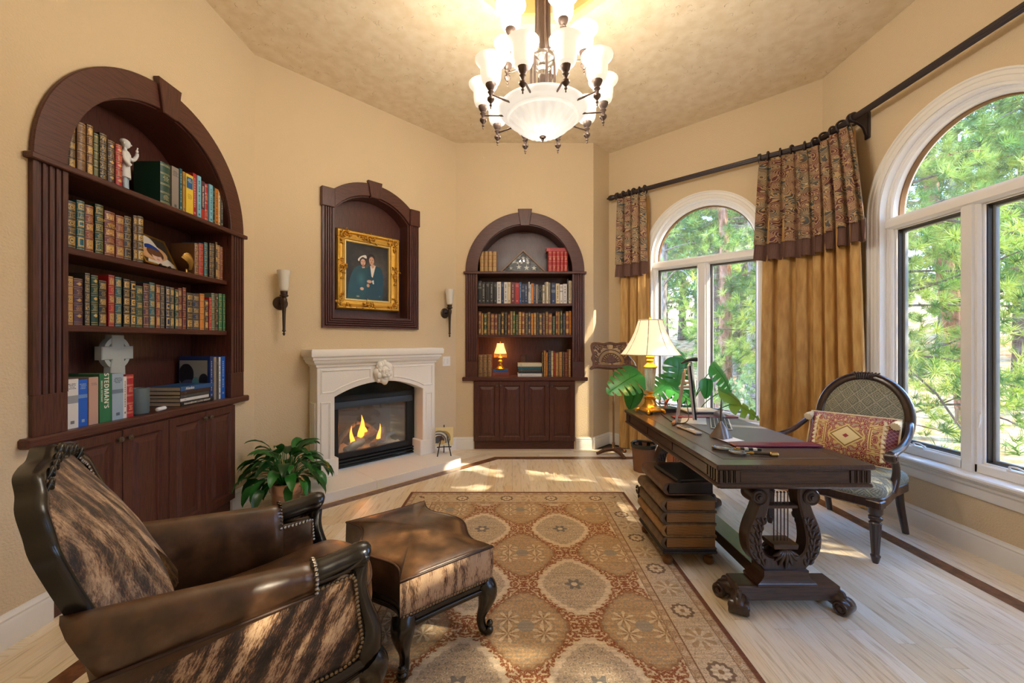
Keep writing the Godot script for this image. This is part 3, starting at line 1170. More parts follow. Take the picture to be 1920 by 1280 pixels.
	var logs := [[[-0.36, 0.25, -0.10, -0.30, 0.34, -0.13, -0.20, 0.42, -0.17, -0.13, 0.46, -0.2], 0.026, 0], [[-0.28, 0.225, -0.045, -0.17, 0.27, -0.07, -0.07, 0.29, -0.10], 0.042, 1], [[-0.12, 0.28, -0.16, 0.0, 0.33, -0.18, 0.10, 0.35, -0.2], 0.045, 0], [[-0.09, 0.47, -0.22, 0.0, 0.45, -0.23, 0.07, 0.41, -0.22, 0.13, 0.34, -0.2, 0.2, 0.33, -0.2], 0.02, 0], [[0.02, 0.235, -0.06, 0.08, 0.25, -0.10, 0.14, 0.265, -0.14], 0.034, 0], [[0.17, 0.24, -0.12, 0.19, 0.33, -0.14, 0.18, 0.40, -0.15], 0.034, 0], [[0.2, 0.25, -0.14, 0.29, 0.29, -0.18, 0.36, 0.29, -0.2], 0.022, 1]]
	for l in logs:
		var pts: Array = []
		var a: Array = l[0]
		for i in range(0, a.size(), 3):
			pts.append(Vector3(a[i], a[i + 1], a[i + 2]))
		pts = smooth_path(pts, 4)
		var rad: Array = []
		for i in pts.size():
			rad.append(l[1] * (1.0 + 0.14 * sin(i * 2.3)))
		obj("log", G.new().tube(pts, rad, 10), ash if l[2] == 1 else bark, n)
	var fl := glow(Color(1.0, 0.55, 0.16), 2.6)
	for p in [[-0.17, 0.24, -0.14, 0.22, 0.028], [-0.06, 0.29, -0.15, 0.27, 0.042], [-0.02, 0.29, -0.17, 0.17, 0.035], [0.125, 0.235, -0.11, 0.21, 0.026]]:
		var q := G.new()
		var rows: Array = []
		for i in 12:
			var v := i / 11.0
			var r: float = p[4] * (sin(pow(v, 0.55) * PI) + 0.02) * (1.0 - 0.35 * v)
			var row := PackedVector3Array()
			for s in 9:
				var b := TAU * s / 9
				row.append(Vector3(p[0] + cos(b) * r + 0.012 * sin(v * 5.0 + p[0] * 30), p[1] + v * p[3], p[2] + sin(b) * r * 0.6))
			rows.append(row)
		q.sheet(rows, true, true)
		obj("flame", q, fl, n)
	obj("pane", G.new().box(Vector3(0, 0.455, 0.004), Vector3(0.77, 0.47, 0.004)), M.pane, n)
	var ll := lamp(Vector3(-0.05, 0.42, -0.13), Color(1.0, 0.6, 0.25), 0.035, 0.05, n)
	ll.name = "fire_light"
	# ---- picture on a small easel on the hearth
	var e := thing("tabletop_easel", "small black iron easel standing on the hearth beside the fireplace", "easel", f * Transform3D(Basis(Vector3.UP, -0.62), Vector3(0.655, 0.081, 0.36)))
	var eg := G.new()
	for s in [-1.0, 1.0]:
		eg.tube([Vector3(s * 0.075, 0, 0.05), Vector3(s * 0.05, 0.12, 0.01), Vector3(s * 0.012, 0.29, -0.035)], 0.006, 6)
		eg.tube([Vector3(s * 0.07, 0.095, 0.012), Vector3(s * 0.07, 0.095, 0.04), Vector3(s * 0.07, 0.107, 0.044)], 0.005, 6)
	eg.tube([Vector3(-0.08, 0.095, 0.012), Vector3(0.08, 0.095, 0.012)], 0.006, 6)
	obj("frame", eg, M.iron, e)
	obj("rear_leg", G.new().tube([Vector3(0, 0, -0.11), Vector3(0, 0.29, -0.035), Vector3(0, 0.33, -0.04)], 0.006, 6), M.iron, e)
	var pc := thing("easel_picture", "square cream art tile of overlapping arcs propped on the small iron easel", "picture", f * Transform3D(Basis(Vector3.UP, -0.62) * Basis(Vector3.RIGHT, -0.18), Vector3(0.655, 0.081, 0.36)) * T3(0, 0.1, 0.02))
	obj("board", G.new().box(Vector3(0, 0.105, 0.004), Vector3(0.20, 0.20, 0.008), 0.001), mat(c8(224, 208, 160), 0.5), pc)
	obj("print", G.new().quad(Vector3(-0.095, 0.01, 0.0085), Vector3(0.095, 0.01, 0.0085), Vector3(0.095, 0.20, 0.0085), Vector3(-0.095, 0.20, 0.0085)), image_mat(arc_picture()), pc)
	# ---- light switch
	var sw := thing("light_switch", "white double rocker light switch right of the mantel", "light switch", W2 * T3(2.06, 1.107, 0))
	obj("plate", G.new().box(Vector3(0, 0, 0.003), Vector3(0.115, 0.118, 0.006), 0.002), M.vinyl, sw)
	for s in [-1.0, 1.0]:
		obj("rocker", G.new().box(Vector3(s * 0.023, 0, 0.007), Vector3(0.032, 0.066, 0.006), 0.002), M.white, sw)

func image_mat(im: Image, rough := 0.5) -> StandardMaterial3D:
	var m := mat(Color.WHITE, rough)
	m.albedo_texture = itex(im)
	return m

func disc(im: Image, cx: float, cy: float, rx: float, ry: float, c: Color, soft := 0.0) -> void:
	for y in range(maxi(0, int(cy - ry)), mini(im.get_height(), int(cy + ry) + 1)):
		for x in range(maxi(0, int(cx - rx)), mini(im.get_width(), int(cx + rx) + 1)):
			var d := Vector2((x - cx) / rx, (y - cy) / ry).length()
			if d <= 1.0:
				var k := 1.0 if soft <= 0.0 else clampf((1.0 - d) / soft, 0, 1)
				im.set_pixel(x, y, im.get_pixel(x, y).lerp(c, k * c.a))

func fillpoly(im: Image, pts: PackedVector2Array, c: Color) -> void:
	var lo := pts[0]
	var hi := pts[0]
	for p in pts:
		lo = lo.min(p)
		hi = hi.max(p)
	for y in range(maxi(0, int(lo.y)), mini(im.get_height(), int(hi.y) + 1)):
		for x in range(maxi(0, int(lo.x)), mini(im.get_width(), int(hi.x) + 1)):
			if Geometry2D.is_point_in_polygon(Vector2(x + 0.5, y + 0.5), pts):
				im.set_pixel(x, y, im.get_pixel(x, y).lerp(c, c.a))

func arc_picture() -> Image:
	var im := Image.create(96, 96, false, Image.FORMAT_RGB8)
	im.fill(c8(224, 206, 150))
	disc(im, 44, 56, 40, 40, c8(168, 140, 70))
	disc(im, 20, 74, 58, 60, c8(120, 116, 104))
	disc(im, 18, 76, 52, 54, c8(206, 204, 190))
	disc(im, 16, 76, 46, 46, c8(90, 92, 96))
	disc(im, 14, 78, 40, 40, c8(226, 214, 170))
	disc(im, 20, 70, 30, 28, c8(74, 54, 52))
	disc(im, 4, 66, 16, 18, c8(62, 70, 84))
	disc(im, 36, 84, 18, 16, c8(196, 158, 92))
	im.fill_rect(Rect2i(0, 84, 96, 12), c8(212, 204, 170))
	for k in 5:
		im.fill_rect(Rect2i(12 + k * 8, 86, 4, 3), c8(70, 76, 84))
		im.fill_rect(Rect2i(58 + k * 5, 36 + k * 7, 5, 5), c8(120, 132, 144) if k % 2 else c8(70, 76, 84))
	return im

func lion(c: Vector3) -> G:
	var g := G.new()
	g.x = Transform3D(Basis(), c)
	g.ball(Vector3(0, 0, 0.0), Vector3(0.088, 0.112, 0.045), 20, 14)
	for i in 15:
		var a := TAU * i / 15 + 0.2
		var r := 0.083 if i % 2 else 0.068
		g.ball(Vector3(cos(a) * r * 0.92, sin(a) * r * 1.18 + 0.004, 0.02 + 0.012 * (i % 3)), Vector3(0.03, 0.036, 0.03), 10, 8)
	for i in 9:
		var a := PI * 0.06 + PI * 0.88 * i / 8
		g.ball(Vector3(cos(a) * 0.055, sin(a) * 0.07 + 0.012, 0.05), Vector3(0.019, 0.026, 0.022), 10, 8)
	g.ball(Vector3(0, 0.0, 0.045), Vector3(0.052, 0.07, 0.045), 18, 12)
	for s in [-1.0, 1.0]:
		g.ball(Vector3(s * 0.026, 0.026, 0.078), Vector3(0.021, 0.011, 0.014), 10, 8)
		g.ball(Vector3(s * 0.025, 0.010, 0.078), Vector3(0.012, 0.008, 0.010), 10, 8)
		g.ball(Vector3(s * 0.018, -0.032, 0.088), Vector3(0.023, 0.017, 0.022), 12, 8)
		g.ball(Vector3(s * 0.07, 0.062, 0.045), Vector3(0.018, 0.02, 0.014), 10, 8)
	g.ball(Vector3(0, 0.0, 0.088), Vector3(0.014, 0.034, 0.018), 12, 8)
	g.ball(Vector3(0, -0.017, 0.104), Vector3(0.017, 0.010, 0.012), 10, 8)
	g.ball(Vector3(0, -0.058, 0.078), Vector3(0.026, 0.012, 0.02), 12, 8)
	g.ball(Vector3(0, -0.085, 0.05), Vector3(0.042, 0.034, 0.03), 12, 8)
	return g

# ---------------------------------------------------------------- niche, portrait, sconces
func niche_and_sconces() -> void:
	var f := W2 * T3(1.105, 0, 0)
	var t := thing("arched_niche", "mahogany framed wall niche with fluted sides and arched head above the mantel", "niche", f)
	var Z := Vector3(0, 0, 1)
	var back := PackedVector2Array([Vector2(-0.43, 1.585), Vector2(0.43, 1.585), Vector2(0.43, 2.67)])
	back.append_array(arc2(Vector2(0, 2.345), 0.54, 0.65, PI - 0.65, 14))
	back.append(Vector2(-0.43, 2.67))
	obj("back_panel", G.new().prism(back, -0.175, -0.16), M.mahog, t)
	var liner: Array = [Vector3(0.422, 1.598, 0), Vector3(0.422, 2.665, 0)]
	liner.append_array(lift(arc2(Vector2(0, 2.345), 0.532, 0.66, PI - 0.66, 16)))
	liner.append_array([Vector3(-0.422, 2.665, 0), Vector3(-0.422, 1.598, 0)])
	obj("liner", G.new().sweep(V2([0, -0.16, 0, 0.002, -0.012, 0.002, -0.012, -0.16]), liner, Z, true), M.mahog, t)
	var fp := PackedVector2Array()
	for v in fluted(0.0, 0.115, 0.03, 4, 0.013):
		fp.append(v)
	obj("fluted_frame", G.new().sweep(fp, [Vector3(-0.425, 2.68, 0.0), Vector3(-0.425, 1.60, 0.0), Vector3(0.425, 1.60, 0.0), Vector3(0.425, 2.68, 0.0)], Z), M.mahog, t)
	for s in [-1.0, 1.0]:
		obj("corner_block", G.new().box(Vector3(s * 0.4875, 2.757, 0.023), Vector3(0.128, 0.186, 0.046), 0.005), M.mahog, t)
	var an := arc2(Vector2(0, 2.345), 0.665, PI / 2 - 0.70, PI / 2 + 0.70, 20)
	var inn := arc2(Vector2(0, 2.345), 0.532, PI / 2 - 0.91, PI / 2 + 0.91, 20)
	inn.reverse()
	an.append_array(inn)
	obj("arch_trim", G.new().prism(an, 0.0, 0.03, 0.004), M.mahog_x, t)
	obj("keystone", G.new().prism(V2([-0.05, 2.86, 0.05, 2.86, 0.08, 3.035, -0.08, 3.035]), 0.0, 0.05, 0.005), M.mahog, t)
	# portrait in a gilt frame
	var p := thing("framed_portrait", "gilt framed portrait painting of a seated couple in dark teal, inside the arched niche", "painting", f * T3(0.005, 2.1, -0.155))
	var prof := V2([0, 0, 0, 0.03, 0.012, 0.045, 0.03, 0.05, 0.045, 0.055, 0.06, 0.05, 0.075, 0.068, 0.09, 0.07, 0.102, 0.058, 0.104, 0.0])
	var rp: Array = [Vector3(-0.255, -0.31, 0), Vector3(0.255, -0.31, 0), Vector3(0.255, 0.31, 0), Vector3(-0.255, 0.31, 0)]
	obj("frame", G.new().sweep(prof, rp, Z, true), M.gilt, p)
	var orn := G.new()
	var r := RandomNumberGenerator.new()
	r.seed = 3
	for c in [[-0.31, -0.365, 1.0], [0.31, -0.365, 1.0], [0.31, 0.365, 1.0], [-0.31, 0.365, 1.0], [0, 0.36, 0.8], [0, -0.36, 0.8], [-0.305, 0, 0.8], [0.305, 0, 0.8]]:
		for k in 26:
			var q: Vector2 = Vector2(r.randfn(), r.randfn()) * 0.03 * c[2]
			if absf(c[0]) > 0.2 and absf(c[1]) > 0.2 and k > 9:
				# leaf work running along both sides of the corner
				q = Vector2(-signf(c[0]) * r.randf() * 0.11, r.randf_range(-0.03, 0.03)) if k % 2 else Vector2(r.randf_range(-0.03, 0.03), -signf(c[1]) * r.randf() * 0.11)
			elif absf(c[0]) < 0.1:
				q.x *= 1.8
			elif absf(c[1]) < 0.1:
				q.y *= 1.8
			orn.x = Transform3D(Basis(Vector3(0, 0, 1), r.randf() * TAU), Vector3(c[0] + q.x, c[1] + q.y, 0.062))
			orn.ball(Vector3.ZERO, Vector3(0.017, 0.008, 0.016) * r.randf_range(0.7, 1.25), 8, 5)
	obj("carved_ornament", orn, M.gilt, p).set_meta("kind", "stuff")
	obj("inner_slip", G.new().sweep(V2([-0.014, 0.0, -0.014, 0.024, -0.006, 0.034, 0.003, 0.034, 0.003, 0.0]), rp, Z, true), mat(c8(240, 214, 140), 0.3, 0.6), p)
	obj("canvas", G.new().quad(Vector3(-0.25, -0.305, 0.012), Vector3(0.25, -0.305, 0.012), Vector3(0.25, 0.305, 0.012), Vector3(-0.25, 0.305, 0.012)), image_mat(portrait_picture(), 0.35), p)
	obj("backing", G.new().box(Vector3(0, 0, 0.005), Vector3(0.56, 0.68, 0.01)), M.mahog, p)
	for k in 2:
		var s := thing("wall_sconce", ["bronze torch sconce with frosted glass cup, left of the portrait niche", "bronze torch sconce with frosted glass cup, right of the niche by the corner"][k], "sconce", W2 * T3([0.205, 2.035][k], 1.695, 0), "pair of wall sconces")
		obj("backplate", G.new().at(Transform3D(Basis(Vector3.RIGHT, PI / 2), Vector3.ZERO)).lathe([Vector2(0.062, 0), Vector2(0.062, 0.006), Vector2(0.05, 0.014), Vector2(0.03, 0.018), Vector2(0, 0.02)], 24), M.bronze, s)
		var a := G.new().tube([Vector3(0, 0, 0.015), Vector3(0, 0, 0.10)], 0.012, 10)
		obj("arm", a, M.bronze, s)
		obj("torch_stem", G.new().at(T3(0, 0, 0.1)).lathe([Vector2(0, -0.295), Vector2(0.006, -0.29), Vector2(0.012, -0.275), Vector2(0.005, -0.262), Vector2(0.016, -0.252), Vector2(0.011, -0.24), Vector2(0.014, -0.1), Vector2(0.019, -0.02), Vector2(0.024, 0.0), Vector2(0.026, 0.03), Vector2(0.018, 0.045), Vector2(0.036, 0.058), Vector2(0.036, 0.066), Vector2(0.028, 0.072), Vector2(0.03, 0.1), Vector2(0.0, 0.1)], 18), M.bronze, s)
		var cup := mat(c8(236, 232, 222), 0.3)
		cup.backlight_enabled = true
		cup.backlight = Color(0.6, 0.58, 0.52)
		obj("glass_cup", G.new().at(T3(0, 0.1, 0.1)).lathe([Vector2(0.024, 0.0), Vector2(0.034, 0.01), Vector2(0.04, 0.05), Vector2(0.044, 0.12), Vector2(0.056, 0.185), Vector2(0.053, 0.186), Vector2(0.041, 0.12), Vector2(0.036, 0.05), Vector2(0.02, 0.012), Vector2(0, 0.012)], 24), cup, s)

func portrait_picture() -> Image:
	var w := 200
	var h := 244
	var im := Image.create(w, h, false, Image.FORMAT_RGB8)
	var nz := noise(0.02, FastNoiseLite.TYPE_SIMPLEX_SMOOTH, 3, 9)
	for y in h:
		for x in w:
			var d := Vector2((x - 130.0) / 110.0, (y - 120.0) / 120.0).length()
			var v := clampf(1.15 - d + nz.get_noise_2d(x, y) * 0.25, 0, 1)
			im.set_pixel(x, y, c8(26, 26, 28).lerp(c8(120, 108, 96), v * 0.75))
	var teal := c8(28, 72, 90)
	# her dress, his coat
	fillpoly(im, smooth2(V2([10, 244, 20, 160, 40, 112, 62, 96, 84, 92, 100, 110, 108, 150, 112, 244]), 4), c8(30, 78, 92))
	fillpoly(im, smooth2(V2([84, 244, 100, 150, 98, 104, 112, 92, 150, 92, 166, 104, 174, 150, 170, 244]), 4), teal)
	disc(im, 60, 190, 60, 40, Color(0.12, 0.33, 0.40, 0.8), 0.6)
	disc(im, 70, 150, 26, 36, Color(0.35, 0.58, 0.66, 0.45), 1.0)
	# shirt, necks, faces
	fillpoly(im, V2([112, 92, 138, 88, 124, 142, 118, 138]), c8(236, 226, 216))
	fillpoly(im, V2([114, 84, 132, 84, 130, 98, 120, 102]), c8(206, 160, 134))
	fillpoly(im, V2([70, 90, 86, 90, 88, 104, 76, 106]), c8(208, 162, 140))
	disc(im, 78, 76, 17, 22, c8(40, 28, 24))
	disc(im, 79, 80, 13, 17, c8(220, 176, 154), 0.25)
	disc(im, 116, 60, 18, 22, c8(36, 26, 22))
	disc(im, 118, 68, 14, 20, c8(214, 168, 140), 0.25)
	for fc in [[79, 80], [118, 68]]:
		disc(im, fc[0] - 5, fc[1] - 3, 2.4, 1.6, c8(60, 40, 34))
		disc(im, fc[0] + 5, fc[1] - 3, 2.4, 1.6, c8(60, 40, 34))
		disc(im, fc[0] + 1, fc[1] + 3, 2, 3, c8(190, 140, 118))
		disc(im, fc[0], fc[1] + 9, 4, 1.6, c8(160, 88, 80))
	fillpoly(im, smooth2(V2([58, 66, 72, 54, 92, 48, 96, 60, 90, 62, 78, 58, 66, 68, 62, 78, 56, 74]), 3), c8(232, 226, 220))
	# hands
	disc(im, 108, 160, 14, 8, c8(216, 172, 150), 0.3)
	disc(im, 102, 178, 8, 9, c8(214, 168, 146), 0.3)
	disc(im, 74, 194, 10, 8, c8(222, 184, 164), 0.3)
	fillpoly(im, V2([120, 156, 128, 152, 130, 170, 124, 170]), c8(236, 230, 224))
	disc(im, 56, 228, 10, 5, Color(0.8, 0.75, 0.7, 0.7), 0.6)
	disc(im, 156, 222, 6, 5, Color(0.4, 0.45, 0.5, 0.8), 0.6)
	return im

# ---------------------------------------------------------------- chandelier
func chandelier() -> void:
	var c := Vector3(0.195, 0, -2.6)
	var t := thing("chandelier", "large bronze chandelier with bell glass shades round a fluted alabaster bowl", "chandelier", Transform3D(Basis(), c))
	var br := mat(c8(104, 88, 80), 0.32, 0.8)
	var col := G.new()
	col.tube([Vector3(0, 2.86, 0), Vector3(0, 4.22, 0)], 0.021, 14)
	obj("stem", col, br, t)
	for k in 6:
		var a := TAU * k / 6 + 0.25
		var d := Vector3(sin(a), 0, cos(a))
		obj("stem_rod", G.new().tube(smooth_path([d * 0.075 + Vector3(0, 2.86, 0), d * 0.075 + Vector3(0, 3.1, 0), d * 0.07 + Vector3(0, 3.19, 0), d * 0.045 + Vector3(0, 3.28, 0), d * 0.042 + Vector3(0, 3.5, 0), d * 0.042 + Vector3(0, 4.2, 0)], 4), 0.0085, 8), br, t)
	obj("hub", G.new().lathe([Vector2(0.0, 3.03), Vector2(0.03, 3.035), Vector2(0.03, 3.06), Vector2(0.05, 3.075), Vector2(0.03, 3.09), Vector2(0.075, 3.12), Vector2(0.085, 3.135), Vector2(0.085, 3.15), Vector2(0.07, 3.165), Vector2(0.02, 3.18)], 24), mat(c8(170, 160, 150), 0.2, 0.9), t)
	obj("canopy", G.new().lathe([Vector2(0.03, 4.16), Vector2(0.08, 4.18), Vector2(0.1, 4.22), Vector2(0.0, 4.24)], 24), br, t)
	# alabaster bowl
	var ala := glow(Color(1.0, 0.97, 0.92), 0.45)
	ala.albedo_color = c8(240, 236, 228)
	ala.albedo_texture = ntex(noise(0.012, FastNoiseLite.TYPE_SIMPLEX_SMOOTH, 4, 17), [0.0, Color(0.8, 0.8, 0.8), 0.5, Color(1, 1, 1), 1.0, Color(0.9, 0.9, 0.88)])
	ala.emission_texture = ala.albedo_texture
	ala.emission_operator = BaseMaterial3D.EMISSION_OP_MULTIPLY
	tri(ala, Vector3.ONE * 1.6)
	obj("bowl", G.new().at(T3(0, 2.81, 0)).lathe([Vector3(0.0, -0.165, 0), Vector3(0.06, -0.158, 0.08), Vector3(0.12, -0.135, 0.09), Vector3(0.17, -0.10, 0.085), Vector3(0.20, -0.07, 0.06), Vector3(0.213, -0.055, 0.0), Vector3(0.225, -0.052, 0), Vector3(0.228, -0.04, 0), Vector3(0.25, -0.025, 0), Vector3(0.275, -0.005, 0), Vector3(0.282, 0.006, 0), Vector3(0.276, 0.010, 0), Vector3(0.24, -0.012, 0), Vector3(0.19, -0.06, 0), Vector3(0.1, -0.13, 0), Vector3(0.0, -0.152, 0)], 96, 24), ala, t)
	obj("bowl_finial", G.new().at(T3(0, 2.645, 0)).lathe([Vector2(0, -0.034), Vector2(0.006, -0.03), Vector2(0.004, -0.022), Vector2(0.01, -0.016), Vector2(0.006, -0.008), Vector2(0.02, -0.002), Vector2(0.022, 0.004), Vector2(0.0, 0.012)], 16), br, t)
	var shade := glow(Color(1.0, 0.95, 0.86), 0.5)
	shade.albedo_color = c8(244, 238, 226)
	var prof := [Vector2(0.0, 0.0), Vector2(0.030, 0.002), Vector2(0.050, 0.014), Vector2(0.058, 0.036), Vector2(0.061, 0.066), Vector2(0.062, 0.094), Vector2(0.067, 0.113), Vector2(0.083, 0.128), Vector2(0.091, 0.139), Vector2(0.092, 0.146), Vector2(0.088, 0.148), Vector2(0.080, 0.135), Vector2(0.062, 0.118), Vector2(0.056, 0.094), Vector2(0.055, 0.066), Vector2(0.052, 0.038), Vector2(0.04, 0.018), Vector2(0.0, 0.010)]
	var fin := [Vector2(0, -0.135), Vector2(0.005, -0.13), Vector2(0.004, -0.12), Vector2(0.009, -0.112), Vector2(0.005, -0.1), Vector2(0.011, -0.094), Vector2(0.022, -0.08), Vector2(0.022, -0.07), Vector2(0.010, -0.06), Vector2(0.012, -0.045), Vector2(0.02, -0.035), Vector2(0.013, -0.025), Vector2(0.024, -0.012), Vector2(0.03, 0.0), Vector2(0.032, 0.012), Vector2(0.0, 0.014)]
	var tiers := [[10, -21.0, 0.38, 2.84, 2.755], [5, -50.0, 0.265, 3.19, 3.105]]
	for ti in tiers:
		for k in int(ti[0]):
			var a := deg_to_rad(ti[1] + 360.0 / ti[0] * k)
			var d := Vector3(sin(a), 0, cos(a))
			var p: Vector3 = d * ti[2] + Vector3(0, ti[3], 0)
			var arm := obj("arm", G.new().tube(smooth_path([d * 0.06 + Vector3(0, ti[4] + 0.05, 0), d * (ti[2] * 0.6) + Vector3(0, ti[4] + 0.035, 0), d * (ti[2] - 0.006) + Vector3(0, ti[4] + 0.04, 0)], 3), 0.0065, 6), br, t)
			obj("socket_finial", G.new().at(Transform3D(Basis(), p)).lathe(fin, 14), br, arm)
			obj("glass_shade", G.new().at(Transform3D(Basis(), p + Vector3(0, 0.008, 0))).lathe(prof, 24), shade, t)
			lamp(p + Vector3(0, 0.08, 0), Color(1.0, 0.975, 0.93), 0.125 if ti[0] > 6 else 0.06, 0.03, t)
	lamp(Vector3(0, 2.86, 0), Color(1.0, 0.975, 0.93), 0.10, 0.06, t)
	lamp(Vector3(0, 2.42, 0), Color(1.0, 0.97, 0.93), 0.05, 0.1, t)

# ---------------------------------------------------------------- coverings
func hide_image(sd: int, light: float) -> Image:
	var s := 512
	var a := noise(0.009, FastNoiseLite.TYPE_SIMPLEX_SMOOTH, 2, sd).get_seamless_image(s, s)
	var b := noise(0.075, FastNoiseLite.TYPE_SIMPLEX_SMOOTH, 3, sd + 1).get_seamless_image(s, s)
	var h := noise(0.30, FastNoiseLite.TYPE_SIMPLEX, 2, sd + 2).get_seamless_image(s, s)
	var im := Image.create(s, s, false, Image.FORMAT_RGB8)
	var g := Gradient.new()
	g.offsets = PackedFloat32Array([0.0, 0.32, 0.48, 0.62, 0.85])
	g.colors = PackedColorArray([c8(24, 18, 15), c8(44, 30, 22), c8(92, 60, 37), c8(142, 104, 70), c8(200, 168, 132)])
	for y in s:
		for x in s:
			var v := (a.get_pixel(x, y).r - 0.5) * 1.1 + 0.5 + (b.get_pixel(x, y).r - 0.5) * 0.85 + (h.get_pixel(x, y).r - 0.5) * 0.55 + light
			im.set_pixel(x, y, g.sample(clampf(v, 0, 1)))
	return im

func leather(base: Color, sd: int) -> StandardMaterial3D:
	var d := base.darkened(0.45)
	var m := mat(Color.WHITE, 0.34)
	m.albedo_texture = ntex(noise(0.009, FastNoiseLite.TYPE_SIMPLEX_SMOOTH, 5, sd), [0.0, d, 0.4, base.darkened(0.2), 0.62, base, 1.0, base.lightened(0.14)])
	tri(m, Vector3.ONE * 1.7)
	bump(m, ntex(noise(0.16, FastNoiseLite.TYPE_CELLULAR, 2, sd)), 0.02)
	m.clearcoat_enabled = true
	m.clearcoat = 0.55
	m.clearcoat_roughness = 0.24
	return m

func cover_materials() -> void:
	if M.has("hide"):
		return
	M.hide = mat(Color.WHITE, 0.55)
	M.hide.albedo_texture = itex(hide_image(41, -0.04))
	M.hide.rim_enabled = true
	M.hide.rim = 0.3
	tri(M.hide, Vector3(4.2, 0.85, 4.2))
	bump(M.hide, ntex(noise(0.12, FastNoiseLite.TYPE_SIMPLEX_SMOOTH, 2, 77)), 0.12)
	M.hide_pale = M.hide.duplicate()
	M.hide_pale.albedo_texture = itex(hide_image(52, 0.27))
	M.leather = leather(c8(92, 62, 38), 61)
	M.leather_dark = leather(c8(70, 44, 26), 62)
	M.nail = mat(c8(140, 128, 112), 0.25, 0.9)
	M.piping = mat(c8(58, 36, 24), 0.5)

func nails(path: Array, step: float, r: float, n: Vector3) -> G:
	var g := G.new()
	var left := 0.0
	for i in path.size() - 1:
		var a: Vector3 = path[i]
		var b: Vector3 = path[i + 1]
		var L := a.distance_to(b)
		while left < L:
			var p := a.lerp(b, left / L)
			g.x = Transform3D(Basis(Quaternion(Vector3.UP, n.normalized())), p)
			g.lathe([Vector2(r, 0), Vector2(r * 0.8, r * 0.55), Vector2(0, r * 0.85)], 7, 0, false)
			left += step
		left -= L
	return g

func stuff(o: Node) -> Node:
	o.set_meta("kind", "stuff")
	return o

